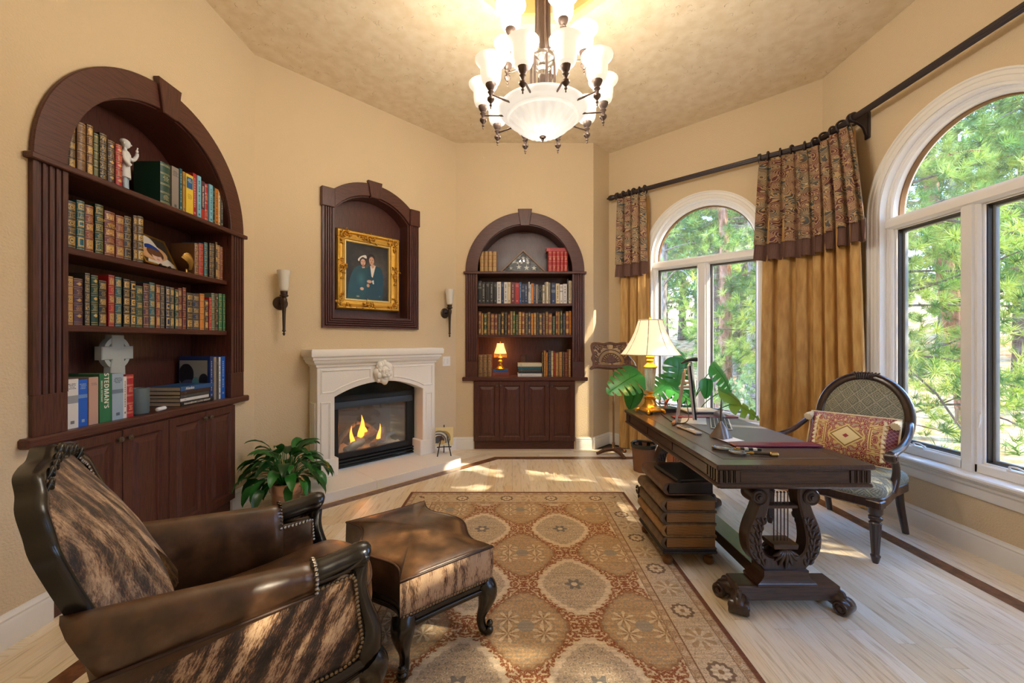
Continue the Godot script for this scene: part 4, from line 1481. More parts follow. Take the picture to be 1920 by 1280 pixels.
# ---------------------------------------------------------------- armchair
func armchair() -> void:
	cover_materials()
	# z runs forwards, x to the sitter's left; the arm fronts stand at z = 0
	var t := thing("hide_armchair", "large armchair of brindle cowhide and brown leather with carved black frame, nearest the camera", "armchair", face(Vector3(-0.719, 0.0, -1.646), Vector2(0.78, -0.626)))
	for s in [-1.0, 1.0]:
		var X: float = s * 0.30
		# carved arm end, then the post that swells down into the cabriole leg
		var k := G.new()
		k.tube(smooth_path([Vector3(X, 0.600, -0.150), Vector3(X, 0.604, -0.10), Vector3(X, 0.612, -0.03), Vector3(X, 0.614, 0.012), Vector3(X, 0.606, 0.034)], 4), [0.038, 0.039, 0.040, 0.040, 0.039, 0.039, 0.038, 0.038, 0.038, 0.040, 0.042, 0.043, 0.043, 0.042, 0.038, 0.03, 0.016], 14)
		k.tube(smooth_path([Vector3(X + s * 0.034, 0.585, -0.14), Vector3(X + s * 0.038, 0.59, -0.06), Vector3(X + s * 0.038, 0.612, -0.005), Vector3(X + s * 0.034, 0.63, 0.01)], 4), 0.006, 6)
		k.ball(Vector3(X + s * 0.035, 0.612, 0.012), Vector3(0.012, 0.016, 0.016), 10, 8)
		obj("arm_end", k, M.black_wood, t)
		var post: Array = smooth_path([Vector3(X, 0.585, 0.008), Vector3(X, 0.52, 0.0), Vector3(X, 0.44, 0.018), Vector3(X, 0.36, 0.040), Vector3(X, 0.30, 0.036), Vector3(X, 0.25, 0.028)], 4)
		var pr: Array = []
		for i in post.size():
			var v := i / float(post.size() - 1)
			pr.append(0.026 + 0.016 * smoothstep(0.25, 0.7, v) + 0.004 * sin(v * 9.0))
		obj("front_post", G.new().tube(post, pr, 12), M.black_wood, t)
		obj("leg", cabriole(Vector3(X, 0.25, 0.03), Vector3(s * 0.25, 0, 1).normalized(), 0.25, 0.056), M.black_wood, t)
		var rl := G.new().tube(smooth_path([Vector3(s * 0.25, 0.27, -0.66), Vector3(s * 0.25, 0.14, -0.68), Vector3(s * 0.255, 0.0, -0.74)], 4), [0.034, 0.033, 0.032, 0.031, 0.03, 0.028, 0.026, 0.025, 0.024], 8)
		obj("leg", rl, M.black_wood, t)
		# padded leather arm
		var rows: Array = []
		for i in 15:
			var v := i / 14.0
			var z := lerpf(-0.135, -0.70, v)
			var top := lerpf(0.64, 0.695, v)
			var bot := lerpf(0.556, 0.535, v)
			var out := lerpf(0.338, 0.352, v)
			var row := PackedVector3Array()
			for q in [[out - 0.012, bot], [out, bot + 0.018], [out + 0.004, lerpf(bot, top, 0.5)], [out - 0.006, lerpf(bot, top, 0.78)], [out - 0.028, top - 0.008], [0.295, top], [0.270, top - 0.012], [0.252, top - 0.05], [0.243, top - 0.12], [0.243, 0.36], [0.29, 0.36]]:
				row.append(Vector3(s * q[0], q[1], z + 0.075 * v * clampf((top - q[1]) / 0.16, 0.0, 1.0)))
			rows.append(row)
		obj("arm_pad", G.new().sheet(rows, true, true, true), M.leather, t)
		# outer hide panel and its seam and nails
		var pr2: Array = []
		for i in 11:
			var v := i / 10.0
			var row := PackedVector3Array()
			for k2 in 9:
				var w := k2 / 8.0
				var zf := lerpf(lerpf(-0.02, 0.012, w), -0.64 + 0.03 * w, v)
				var yt := lerpf(0.565, 0.545, v)
				var y := lerpf(yt, lerpf(0.272, 0.255, v), w)
				row.append(Vector3(s * (0.318 + 0.018 * sin(PI * v) * sin(PI * w * 0.9 + 0.2)), y, zf))
			pr2.append(row)
		var tilt := Basis(Vector3.RIGHT, 0.5)
		obj("side_panel", G.new().at(Transform3D(tilt.inverse(), Vector3.ZERO)).sheet(pr2), M.hide, t).transform = Transform3D(tilt, Vector3.ZERO)
		obj("seam_welt", G.new().tube([Vector3(s * 0.336, 0.552, -0.14), Vector3(s * 0.345, 0.545, -0.4), Vector3(s * 0.35, 0.536, -0.70)], 0.006, 6), M.piping, t)
		var np: Array = [Vector3(s * 0.329, 0.56, -0.135), Vector3(s * 0.328, 0.565, -0.03), Vector3(s * 0.325, 0.55, -0.018), Vector3(s * 0.327, 0.44, -0.008), Vector3(s * 0.327, 0.33, 0.006), Vector3(s * 0.325, 0.285, -0.012), Vector3(s * 0.325, 0.268, -0.06), Vector3(s * 0.325, 0.258, -0.34), Vector3(s * 0.325, 0.256, -0.66)]
		stuff(obj("nailheads", nails(np, 0.0145, 0.0076, Vector3(s, 0, 0)), M.nail, t))
		var np2: Array = [Vector3(s * 0.342, 0.558, -0.142), Vector3(s * 0.345, 0.605, -0.142), Vector3(s * 0.325, 0.637, -0.142), Vector3(s * 0.298, 0.646, -0.142), Vector3(s * 0.27, 0.634, -0.142), Vector3(s * 0.25, 0.59, -0.142), Vector3(s * 0.244, 0.555, -0.142)]
		stuff(obj("nailheads", nails(np2, 0.0145, 0.0076, Vector3(s * 0.6, 0.6, 0.3)), M.nail, t))
		var np3: Array = [Vector3(s * 0.243, 0.552, -0.145), Vector3(s * 0.25, 0.556, -0.04), Vector3(s * 0.262, 0.548, -0.02), Vector3(s * 0.262, 0.46, -0.012)]
		stuff(obj("nailheads", nails(np3, 0.0145, 0.0076, Vector3(-s, 0.2, 0.3)), M.nail, t))
		obj("inner_arm_front", G.new().box(Vector3(s * 0.275, 0.46, -0.08), Vector3(0.056, 0.2, 0.13), 0.012), M.leather_dark, t)
		# arched side rail
		var rail: Array = smooth_path([Vector3(s * 0.31, 0.25, 0.01), Vector3(s * 0.312, 0.235, -0.10), Vector3(s * 0.312, 0.228, -0.3), Vector3(s * 0.305, 0.235, -0.5), Vector3(s * 0.27, 0.24, -0.68)], 4)
		obj("side_rail", G.new().tube(rail, 0.030, 8, false, 0.9), M.black_wood, t)
		obj("side_rail_bead", G.new().tube(smooth_path([Vector3(s * 0.342, 0.235, 0.0), Vector3(s * 0.344, 0.222, -0.10), Vector3(s * 0.344, 0.213, -0.3), Vector3(s * 0.336, 0.22, -0.5)], 4), 0.006, 6), M.black_wood, t)
	# front rail
	obj("front_rail", G.new().tube(smooth_path([Vector3(-0.30, 0.245, 0.03), Vector3(-0.15, 0.23, 0.075), Vector3(0, 0.222, 0.088), Vector3(0.15, 0.23, 0.075), Vector3(0.30, 0.245, 0.03)], 4), 0.034, 8), M.black_wood, t)
	obj("seat_base", G.new().at(Transform3D(FLAT.basis, Vector3.ZERO)).prism(smooth2(V2([-0.28, -0.66, 0.28, -0.66, 0.29, -0.3, 0.28, 0.0, 0.15, 0.07, 0, 0.085, -0.15, 0.07, -0.28, 0.0, -0.29, -0.3, -0.28, -0.66]), 3), 0.235, 0.33), M.leather_dark, t)
	# seat cushion: plan bowed in front, top falling to the back
	var plan := smooth2(V2([-0.238, -0.56, 0.238, -0.56, 0.24, -0.2, 0.235, 0.0, 0.20, 0.075, 0.10, 0.115, 0.0, 0.125, -0.10, 0.115, -0.20, 0.075, -0.235, 0.0, -0.24, -0.2, -0.238, -0.56]), 4)
	var cush: Array = []
	for st in [[0.93, 0.0], [1.0, 0.03], [1.01, 0.07], [1.0, 0.125], [0.985, 0.145], [0.9, 0.165], [0.7, 0.185], [0.4, 0.198], [0.1, 0.202], [0.0, 0.203]]:
		var row := PackedVector3Array()
		for p in plan:
			var q = Vector2(0, -0.22) + (p - Vector2(0, -0.22)) * st[0]
			row.append(Vector3(q.x, 0.30 + st[1] + (0.11 * (q.y + 0.5) / 0.6 - 0.09) * st[1] / 0.2, q.y))
		cush.append(row)
	obj("seat_cushion", G.new().sheet(cush, true, true), M.leather, t)
	var pipe: Array = []
	for p in plan:
		var q := Vector2(0, -0.22) + (p - Vector2(0, -0.22)) * 0.995
		pipe.append(Vector3(q.x, 0.30 + 0.136 + (0.11 * (q.y + 0.5) / 0.6 - 0.09) * 0.7, q.y))
	pipe.pop_back()
	obj("seat_piping", G.new().tube(pipe, 0.006, 6, true), M.piping, t)
	# ---- back: a shaped frame that leans, with a full hide cushion
	var out := smooth2(V2([-0.275, 0.50, -0.29, 0.66, -0.315, 0.76, -0.330, 0.855, -0.312, 0.90, -0.29, 0.955, -0.245, 0.985, -0.215, 1.02, -0.15, 1.032, -0.08, 1.035, 0.0, 1.055, 0.08, 1.035, 0.15, 1.032, 0.215, 1.02, 0.245, 0.985, 0.29, 0.955, 0.312, 0.90, 0.330, 0.855, 0.315, 0.76, 0.29, 0.66, 0.275, 0.50]), 4)
	var lean := func(p: Vector2, dz: float) -> Vector3: return Vector3(p.x, p.y, -0.675 - 0.30 * (p.y - 0.70) + dz)
	var inn := PackedVector2Array()
	for p in out:
		var w := Vector2(p.x * 0.875, 0.70 + (p.y - 0.70) * 0.89)
		inn.append(w)
	var fr: Array = []
	for st in [[0, -0.020], [0, 0.010], [0, 0.020], [1, 0.030], [2, 0.026], [3, 0.014], [3, -0.02]]:
		var row := PackedVector3Array()
		for i in out.size():
			var q: Vector2 = out[i].lerp(inn[i], [0.0, 0.18, 0.7, 1.0][st[0]])
			row.append(lean.call(q, st[1]))
		fr.append(row)
	obj("back_frame", G.new().sheet(fr), M.black_wood, t)
	var rearp: Array = []
	for k in [1.0, 0.5, 0.0]:
		var row := PackedVector3Array()
		for i in out.size():
			row.append(lean.call(Vector2(out[i].x * k, 0.77 + (out[i].y - 0.77) * k), -0.020))
		rearp.append(row)
	obj("back_rear_panel", G.new().sheet(rearp), M.leather_dark, t)
	var crest := G.new()
	for q in [[0.0, 1.035, 0.03], [0.05, 1.022, 0.022], [-0.05, 1.022, 0.022], [0.10, 1.012, 0.02], [-0.10, 1.012, 0.02], [0.15, 1.006, 0.018], [-0.15, 1.006, 0.018], [0.2, 0.985, 0.018], [-0.2, 0.985, 0.018]]:
		var c: Vector3 = lean.call(Vector2(q[0], q[1]), 0.024)
		crest.tube(smooth_path([c + Vector3(-0.02, -0.012, 0), c + Vector3(-0.01, 0.012, 0.008), c + Vector3(0.012, 0.014, 0.008), c + Vector3(0.016, -0.004, 0.006), c + Vector3(0.004, -0.006, 0.008)], 3), q[2] * 0.28, 6)
	stuff(obj("crest_carving", crest, M.black_wood, t))
	var bc: Array = []
	for k in [1.0, 0.97, 0.9, 0.78, 0.62, 0.42, 0.2, 0.0]:
		var row := PackedVector3Array()
		for i in inn.size():
			var dy := inn[i].y - 0.70
			var p := Vector2(inn[i].x * k, 0.70 + (dy if dy > 0.0 else dy * 1.9) * k)
			var swell := 1.0 - pow(k, 2.6)
			var low := clampf((1.0 - p.y) / 0.5, 0, 1)
			row.append(lean.call(p, 0.012 + swell * (0.05 + 0.115 * low)))
		bc.append(row)
	obj("back_cushion", G.new().sheet(bc), M.hide, t)
	var bn: Array = []
	for i in range(3, inn.size() - 3):
		bn.append(lean.call(inn[i].lerp(out[i], 0.12), 0.020))
	stuff(obj("nailheads", nails(bn, 0.0145, 0.0070, Vector3(0, 0.25, 1)), mat(c8(150, 142, 132), 0.25, 0.9), t))

func cabriole(top: Vector3, d: Vector3, h: float, r: float) -> G:
	# an S-shaped leg from a knee at the top to a scrolled toe
	var g := G.new()
	var pts: Array = smooth_path([top, top + d * 0.022 + Vector3(0, -h * 0.16, 0), top + d * 0.012 + Vector3(0, -h * 0.42, 0), top - d * 0.008 + Vector3(0, -h * 0.68, 0), top - d * 0.0 + Vector3(0, -h * 0.88, 0), top + d * 0.026 + Vector3(0, -h + 0.016, 0)], 5)
	var rad: Array = []
	for i in pts.size():
		var v := i / float(pts.size() - 1)
		rad.append(r * (1.0 - 0.58 * smoothstep(0.1, 0.62, v) + 0.06 * smoothstep(0.85, 1.0, v)))
	g.tube(pts, rad, 12)
	var toe := top + d * 0.030 + Vector3(0, -h + 0.016, 0)
	var side := d.cross(Vector3.UP)
	g.x = Transform3D(Basis(side, Vector3.UP, -d).orthonormalized(), toe)
	g.ball(Vector3(0, 0.006, 0), Vector3(r * 0.46, 0.022, r * 0.42), 12, 8)
	g.ball(Vector3(0, 0.036, -0.004), Vector3(r * 0.34, 0.016, r * 0.30), 10, 8)
	return g

func ottoman() -> void:
	cover_materials()
	var t := thing("hide_ottoman", "serpentine footstool with brown leather top and pale cowhide sides on black cabriole legs", "ottoman", face(Vector3(-0.476, 0.006, -2.007), Vector2(0.78, -0.626)))
	var plan := PackedVector2Array()
	for s in [1.0, -1.0]:
		for i in 21:
			var a = lerpf(-1.0, 1.0, i / 20.0) * s
			plan.append(Vector2(a * 0.34, s * (0.224 + 0.036 * cos(1.5 * PI * a))))
		for i in range(1, 5):
			var b = lerpf(1.0, -1.0, i / 5.0) * s
			plan.append(Vector2(s * (0.34 - 0.006 * cos(b * PI / 2)), b * 0.22))
	var ring := func(k: float, y: float) -> PackedVector3Array:
		var row := PackedVector3Array()
		for p in plan:
			row.append(Vector3(p.x * k, y, p.y * k))
		return row
	var rows: Array = [ring.call(0.985, 0.25), ring.call(1.0, 0.27), ring.call(1.008, 0.32), ring.call(1.0, 0.392), ring.call(0.99, 0.40)]
	# long, serpentine sides in leather; the two straight sides in hide
	var band := func(i0: int, i1: int, g: G) -> void:
		var rr: Array = []
		for r in rows:
			var row := PackedVector3Array()
			for i in range(i0, i1 + 1):
				row.append(r[i % plan.size()])
			rr.append(row)
		g.sheet(rr)
	for k in 2:
		var gl := G.new()
		band.call(k * 25, k * 25 + 20, gl)
		obj("side_panel", gl, M.leather_dark, t)
		var gh := G.new()
		band.call(k * 25 + 20, k * 25 + 25, gh)
		obj("end_panel", gh, M.hide_pale, t, "pale cowhide end panel")
	var top: Array = [ring.call(0.99, 0.398), ring.call(0.985, 0.405)]
	for k in [0.95, 0.85, 0.68, 0.45, 0.2, 0.0]:
		top.append(ring.call(k, 0.408 + 0.036 * (1.0 - k * k)))
	obj("top", G.new().sheet(top, true), M.leather, t)
	var pp: Array = []
	for p in plan:
		pp.append(Vector3(p.x * 1.0, 0.402, p.y * 1.0))
	obj("piping", G.new().tube(pp, 0.006, 6, true), M.piping, t)
	var frame := G.new().at(Transform3D(FLAT.basis, Vector3.ZERO)).prism(plan, 0.198, 0.25, 0.006)
	obj("frame", frame, M.black_wood, t)
	var bead: Array = []
	for p in plan:
		bead.append(Vector3(p.x * 1.01, 0.222, p.y * 1.01))
	obj("frame_bead", G.new().tube(bead, 0.006, 6, true), M.black_wood, t)
	for s in [-1.0, 1.0]:
		for e in [-1.0, 1.0]:
			obj("leg", cabriole(Vector3(s * 0.305, 0.235, e * 0.192), Vector3(s, 0, e * 0.8).normalized(), 0.235, 0.05), M.black_wood, t)
		var nl: Array = [Vector3(s * 0.342, 0.262, -0.21), Vector3(s * 0.338, 0.262, 0.0), Vector3(s * 0.342, 0.262, 0.21)]
		stuff(obj("nailheads", nails(nl, 0.0145, 0.0072, Vector3(s, 0, 0)), M.nail, t))

# ---------------------------------------------------------------- rug
func rug() -> void:
	var w := 608
	var h := 900
	var sx := 1.9
	var sz := 2.81
	var im := Image.create(w, h, false, Image.FORMAT_RGB8)
	var nz := noise(1.0, FastNoiseLite.TYPE_SIMPLEX_SMOOTH, 2, 91)
	var fl := noise(1.0, FastNoiseLite.TYPE_SIMPLEX_SMOOTH, 1, 92)
	var cream := c8(220, 202, 174)
	var tan_ := c8(182, 150, 112)
	var rust := c8(128, 66, 36)
	var grey := c8(146, 134, 118)
	var dark := c8(84, 60, 44)
	for j in h:
		for i in w:
			var x := (i + 0.5) / w * sx - sx / 2      # from the middle
			var z := (j + 0.5) / h * sz                # from the far edge
			var ex := minf(x + sx / 2, sx / 2 - x)
			var ez := minf(z, sz - z)
			var e := minf(ex, ez)
			var along := z if ex < ez else x + sx / 2
			var c: Color
			if e < 0.022:
				c = c8(104, 58, 38)
			elif e < 0.066 or (e > 0.232 and e < 0.276):
				# guard bands: little squares between lines
				var q := e - 0.022 if e < 0.066 else e - 0.232
				c = c8(186, 162, 130)
				if q < 0.004 or q > 0.040:
					c = c8(120, 84, 56)
				else:
					var m := fposmod(along, 0.075)
					if m < 0.034 and q > 0.010 and q < 0.034:
						c = c8(160, 122, 84) if fposmod(m * 3.0 + q * 2.0, 0.03) < 0.012 else cream
					elif fl.get_noise_2d(absf(m - 0.055) * 160.0, q * 160.0) > 0.15:
						c = c8(150, 112, 78)
			elif e < 0.232:
				c = c8(204, 182, 150)
				var q := e - 0.149
				var m := fposmod(along, 0.19) - 0.095
				var kind := int(floor(along / 0.19)) % 2
				var r := Vector2(m, q).length()
				var th := atan2(q, m)
				if kind == 0:
					var rr := 0.046 + 0.004 * cos(th * 10.0)
					if absf(r - rr) < 0.008:
						c = dark.lerp(c, 0.25)
					elif r < rr - 0.008 and cos(th * 6.0) > 0.0 and r > 0.014:
						c = c8(220, 204, 176)
					elif r < 0.012:
						c = c8(140, 104, 70)
				else:
					if r < 0.06 + 0.014 * cos(th * 7.0 + 1.0) and r > 0.02:
						c = c8(176, 146, 108) if cos(th * 7.0 + 1.0) > -0.2 else c8(216, 198, 168)
				if r > 0.058 and absf(fl.get_noise_2d(absf(m) * 62.0 + kind * 9.0, q * 62.0)) < 0.1:
					c = c8(146, 126, 100)
			else:
				# the field: staggered medallions in a rust lattice
				var fx := x - 0.295
				var fz := z - 0.72
				var best := 9.0
				var typ := 0
				var d := Vector2.ZERO
				for s in 2:
					var ox := fx + s * 0.28
					var oz := fz + s * 0.335
					var cx := ox - roundf(ox / 0.56) * 0.56
					var cz := oz - roundf(oz / 0.67) * 0.67
					var a := atan2(cz / 0.31, cx / 0.245)
					var v := pow(pow(absf(cx) / 0.245, 1.45) + pow(absf(cz) / 0.315, 1.45), 1.0 / 1.45) + 0.018 * cos(a * 28.0)
					if v < best:
						best = v
						typ = s
						d = Vector2(cx, cz)
				var ax := absf(d.x)
				var az := absf(d.y)
				var pat := fl.get_noise_2d(ax * 48.0 + typ * 7.0, az * 48.0)
				var pat2 := fl.get_noise_2d(ax * 95.0 + 31.0, az * 95.0 + typ * 5.0)
				var rr := d.length()
				var an := atan2(d.y, d.x)
				if best < 0.80:
					if typ == 0:
						c = cream
						if best < 0.72:
							c = c8(190, 170, 142)
						if pat > 0.18 and best < 0.7:
							c = grey if pat2 > -0.1 else c8(214, 198, 170)
						elif absf(pat2) < 0.09 and best < 0.7:
							c = c8(152, 130, 104)
						if rr < 0.042 + 0.012 * cos(an * 6.0):
							c = c8(112, 108, 104)
						if rr < 0.018:
							c = c8(216, 200, 172)
					else:
						c = c8(184, 148, 106)
						if best > 0.74:
							c = c8(170, 132, 92)
						var off := Vector2(ax - 0.085, az - 0.05)
						var oa := atan2(off.y, off.x)
						if off.length() < 0.044 + 0.016 * cos(oa * 7.0):
							c = c8(214, 194, 158) if cos(oa * 7.0) > 0.1 else c8(150, 116, 80)
						elif pat > 0.2:
							c = c8(158, 140, 114)
						elif absf(pat2) < 0.08:
							c = c8(208, 184, 144)
						if rr < 0.04:
							c = c8(150, 140, 124)
				elif best < 0.84:
					c = c8(214, 196, 164) if typ == 0 else c8(144, 106, 72)
				else:
					c = rust
					if pat > 0.22:
						c = c8(206, 184, 148)
					elif absf(pat2) < 0.12:
						c = c8(196, 166, 122)
			# worn pile and streaky dye
			var k := 1.0 + 0.10 * nz.get_noise_2d(x * 3.0, z * 60.0) + 0.14 * nz.get_noise_2d(x * 90.0, z * 190.0)
			c = c.lerp(c8(206, 180, 146), 0.14)
			im.set_pixel(i, j, Color(c.r * k, c.g * k, c.b * k))
	var m := mat(Color.WHITE, 0.95, 0, 0.2)
	m.albedo_texture = itex(im)
	m.rim_enabled = true
	m.rim = 0.15
	var t := thing("area_rug", "large faded oriental rug with cream medallions in a rust lattice on the plank floor", "rug", T3(0.05, 0, -2.255))
	var g := G.new().quad(Vector3(-sx / 2, 0.007, sz / 2), Vector3(sx / 2, 0.007, sz / 2), Vector3(sx / 2, 0.007, -sz / 2), Vector3(-sx / 2, 0.007, -sz / 2))
	obj("pile", g, m, t)
	obj("backing", G.new().box(Vector3(0, 0.0034, 0), Vector3(sx, 0.0066, sz), 0.002), mat(c8(112, 70, 48), 0.95), t)

# ---------------------------------------------------------------- desk
const DX := 1.358

func desk() -> void:
	var t := thing("lyre_desk", "dark carved writing desk with fluted corners on lyre shaped pedestals", "desk", T3(DX, 0, 0))
	var z0 := -3.568
	var z1 := -1.953
	var zc := (z0 + z1) / 2
	var L := z1 - z0
	obj("top", G.new().box(Vector3(0, 0.747, zc), Vector3(0.76, 0.026, L), 0.006), M.dark, t)
	obj("leather_inset", G.new().box(Vector3(0.0, 0.7604, zc), Vector3(0.60, 0.0012, L - 0.20)), M.inset_leather if M.has("inset_leather") else mat(c8(66, 50, 42), 0.32), t)
	var tool := G.new()
	tool.sweep(V2([-0.002, 0, -0.002, 0.0006, 0.002, 0.0006, 0.002, 0]), [Vector3(-0.285, 0.761, z0 + 0.115), Vector3(0.285, 0.761, z0 + 0.115), Vector3(0.285, 0.761, z1 - 0.115), Vector3(-0.285, 0.761, z1 - 0.115)], Vector3.UP, true)
	obj("tooled_line", tool, mat(c8(128, 104, 70), 0.4, 0.3), t)
	obj("frieze", G.new().box(Vector3(0, 0.70, zc), Vector3(0.724, 0.07, L - 0.036), 0.002), M.dark, t)
	obj("lower_moulding", G.new().box(Vector3(0, 0.656, zc), Vector3(0.75, 0.02, L - 0.012), 0.007).box(Vector3(0, 0.642, zc), Vector3(0.70, 0.012, L - 0.06), 0.004), M.dark, t)
	# fluted blocks and sunk panels, on the ends and on the long sides
	for s in [-1.0, 1.0]:
		for e in [-1.0, 1.0]:
			var fz: float = z1 - 0.018 if e > 0 else z0 + 0.018
			var g := G.new()
			g.x = Transform3D(Basis(Vector3.UP, 0.0 if e > 0 else PI), Vector3(s * 0.315, 0, fz)) * UPRIGHT
			g.prism(fluted(-0.047, 0.047, 0.007, 3, 0.008), 0.672, 0.730, 0.0, 0.35)
			g.x = Transform3D(Basis(Vector3.UP, s * PI / 2), Vector3(s * 0.362, 0, fz - e * 0.047)) * UPRIGHT
			g.prism(fluted(-0.047, 0.047, 0.007, 3, 0.008), 0.672, 0.730, 0.0, 0.35)
			obj("fluted_block", g, M.dark_y, t)
		obj("end_panel", G.new().box(Vector3(0, 0.70, z1 - 0.017 if s > 0 else z0 + 0.017), Vector3(0.52, 0.05, 0.004), 0.0015), M.dark_x, t)
		for k in 3:
			var dz := (L - 0.24) / 3.0
			var dr := obj("drawer_front", G.new().box(Vector3(s * 0.364, 0.70, z0 + 0.12 + dz * (k + 0.5)), Vector3(0.006, 0.052, dz - 0.02), 0.002), M.dark, t)
	# pedestals
	for k in 2:
		var pz := -2.11 if k == 0 else -3.41
		pedestal(t, pz)
	obj("stretcher", G.new().box(Vector3(0, 0.10, -2.76), Vector3(0.10, 0.07, 1.24), 0.008).box(Vector3(0, 0.142, -2.76), Vector3(0.13, 0.016, 1.24), 0.005), M.dark, t)

func pedestal(t: Node3D, pz: float) -> void:
	var g := G.new().at(T3(0.02, 0, pz))
	# base block, moulded step
	obj("base_block", G.new().at(T3(0.03, 0, pz)).box(Vector3(0, 0.089, 0), Vector3(0.515, 0.072, 0.125), 0.005), M.dark_x, t)
	var step: Array = []
	for q in [[0.150, 0.125], [0.150, 0.137], [0.142, 0.142], [0.130, 0.152], [0.118, 0.164], [0.112, 0.176], [0.112, 0.20]]:
		var hw: float = q[0]
		var hd: float = 0.055 + (q[0] - 0.112) * 0.3
		step.append(PackedVector3Array([Vector3(-hw, q[1], hd), Vector3(hw, q[1], hd), Vector3(hw, q[1], -hd), Vector3(-hw, q[1], -hd)]))
	g.sheet(step, true, true, true, false)
	obj("moulded_step", g, M.dark_x, t)
	# the lyre
	var o := [[0.105, 0.178], [0.115, 0.205], [0.15, 0.235], [0.178, 0.275], [0.19, 0.325], [0.188, 0.375], [0.172, 0.43], [0.15, 0.48], [0.136, 0.52], [0.132, 0.545], [0.135, 0.60], [0.085, 0.63], [0.07, 0.60], [0.068, 0.56], [0.075, 0.52], [0.088, 0.47], [0.104, 0.41], [0.112, 0.35], [0.106, 0.30], [0.082, 0.268], [0.045, 0.262], [0.02, 0.275]]
	var half := PackedVector2Array()
	for q in o:
		half.append(Vector2(q[0], q[1]))
	half = smooth2(half, 3)
	var poly := PackedVector2Array()
	for q in half:
		poly.append(q)
	for i in range(half.size() - 1, -1, -1):
		poly.append(Vector2(-half[i].x, half[i].y))
	obj("lyre", G.new().at(T3(0.02, 0, pz)).prism(poly, -0.042, 0.042, 0.008), M.dark_y, t)
	obj("bearer", G.new().at(T3(0.02, 0, pz)).box(Vector3(0, 0.622, 0), Vector3(0.34, 0.030, 0.11), 0.008), M.dark_x, t)
	for s in [-1.0, 1.0]:
		var v := G.new()
		for e in [1.0, -1.0]:
			v.x = Transform3D(Basis(Vector3.RIGHT, e * PI / 2), Vector3(0.02 + s * 0.132, 0.565, pz + e * 0.042))
			v.lathe([Vector2(0.042, -0.02), Vector2(0.042, 0.006), Vector2(0.036, 0.012), Vector2(0.030, 0.006), Vector2(0.022, 0.006), Vector2(0.018, 0.012), Vector2(0.012, 0.012), Vector2(0.009, 0.02), Vector2(0.0, 0.022)], 20)
		v.x = Transform3D(Basis(Vector3.RIGHT, PI / 2), Vector3(0.02 + s * 0.132, 0.565, pz))
		v.lathe([Vector2(0.041, -0.045), Vector2(0.041, 0.045)], 20)
		obj("scroll", v, M.dark_y, t)
		# acanthus carved up the swelling of each arm
		var a := G.new()
		for e in [1.0, -1.0]:
			for i in 7:
				var w := i / 6.0
				var cx = lerpf(0.118, 0.150, sin(w * PI)) * s
				var cy := lerpf(0.232, 0.440, w)
				for lb in [[0.016, 0.75], [-0.006, 0.35], [-0.018, -0.2]]:
					a.x = T3(0.02, 0, pz) * Transform3D(Basis(Vector3(0, 0, 1), -s * lb[1]), Vector3(cx + s * lb[0], cy + 0.004, e * 0.041))
					a.ball(Vector3(0, 0, 0), Vector3(0.0085, 0.024 - absf(lb[0]) * 0.3, 0.0115), 8, 6)
		stuff(obj("leaf_carving", a, M.dark_y, t))
		# scroll feet
		for e in [1.0, -1.0]:
			var ft := G.new()
			var c := Vector3(0.03 + s * 0.248, 0.0, pz + e * 0.050)
			var d := Vector3(s * 0.55, 0, e).normalized()
			ft.tube(smooth_path([c - d * 0.06 + Vector3(0, 0.062, 0), c - d * 0.01 + Vector3(0, 0.060, 0), c + d * 0.028 + Vector3(0, 0.048, 0), c + d * 0.040 + Vector3(0, 0.036, 0)], 4), [0.03, 0.032, 0.034, 0.036, 0.038, 0.038, 0.038, 0.037, 0.036, 0.035, 0.034, 0.033, 0.03], 10)
			ft.x = Transform3D(Basis(d.cross(Vector3.UP), Vector3.UP, -d), c + d * 0.030 + Vector3(0, 0.036, 0)) * Transform3D(Basis(Vector3(0, 0, 1), PI / 2), Vector3.ZERO)
			ft.lathe([Vector2(0.0, -0.05), Vector2(0.010, -0.048), Vector2(0.012, -0.040), Vector2(0.020, -0.040), Vector2(0.024, -0.046), Vector2(0.031, -0.046), Vector2(0.036, -0.038), Vector2(0.036, 0.038), Vector2(0.031, 0.046), Vector2(0.024, 0.046), Vector2(0.020, 0.040), Vector2(0.012, 0.040), Vector2(0.010, 0.048), Vector2(0, 0.05)], 18)
			ft.x = Transform3D()
			for k in 4:
				var b := c + Vector3(0, 0.072 + k * 0.012, 0) - d * (0.004 * k)
				ft.tube(smooth_path([b - d * 0.02, b + d * 0.03 - Vector3(0, 0.004 * k, 0), b + d * 0.045 - Vector3(0, 0.02, 0)], 3), [0.016, 0.016, 0.015, 0.014, 0.012, 0.01, 0.006], 6)
			obj("scroll_foot", ft, M.dark_y, t)
	obj("crossbar", G.new().at(T3(0.02, 0, pz)).box(Vector3(0, 0.508, 0), Vector3(0.16, 0.018, 0.05), 0.003), M.dark_x, t)
	obj("string_block", G.new().at(T3(0.02, 0, pz)).prism(V2([-0.058, 0.305, 0.058, 0.305, 0.062, 0.318, 0.062, 0.33, -0.062, 0.33, -0.062, 0.318]), -0.05, 0.055, 0.003), M.dark_x, t)
	var lf := G.new().at(T3(0.02, 0, pz))
	for e in [1.0, -1.0]:
		for i in 7:
			var a := (i - 3) * 0.36
			var d := Vector3(sin(a), -cos(a), 0)
			var b := Vector3(sin(a) * 0.012, 0.300, e * 0.044)
			lf.tube(smooth_path([b, b + d * 0.03 + Vector3(0, 0, e * 0.010), b + d * (0.06 + 0.012 * (3 - absi(i - 3))) + Vector3(0, 0, e * 0.004)], 3), [0.006, 0.010, 0.012, 0.012, 0.010, 0.007, 0.003], 6)
	stuff(obj("palmette_carving", lf, M.dark_y, t))
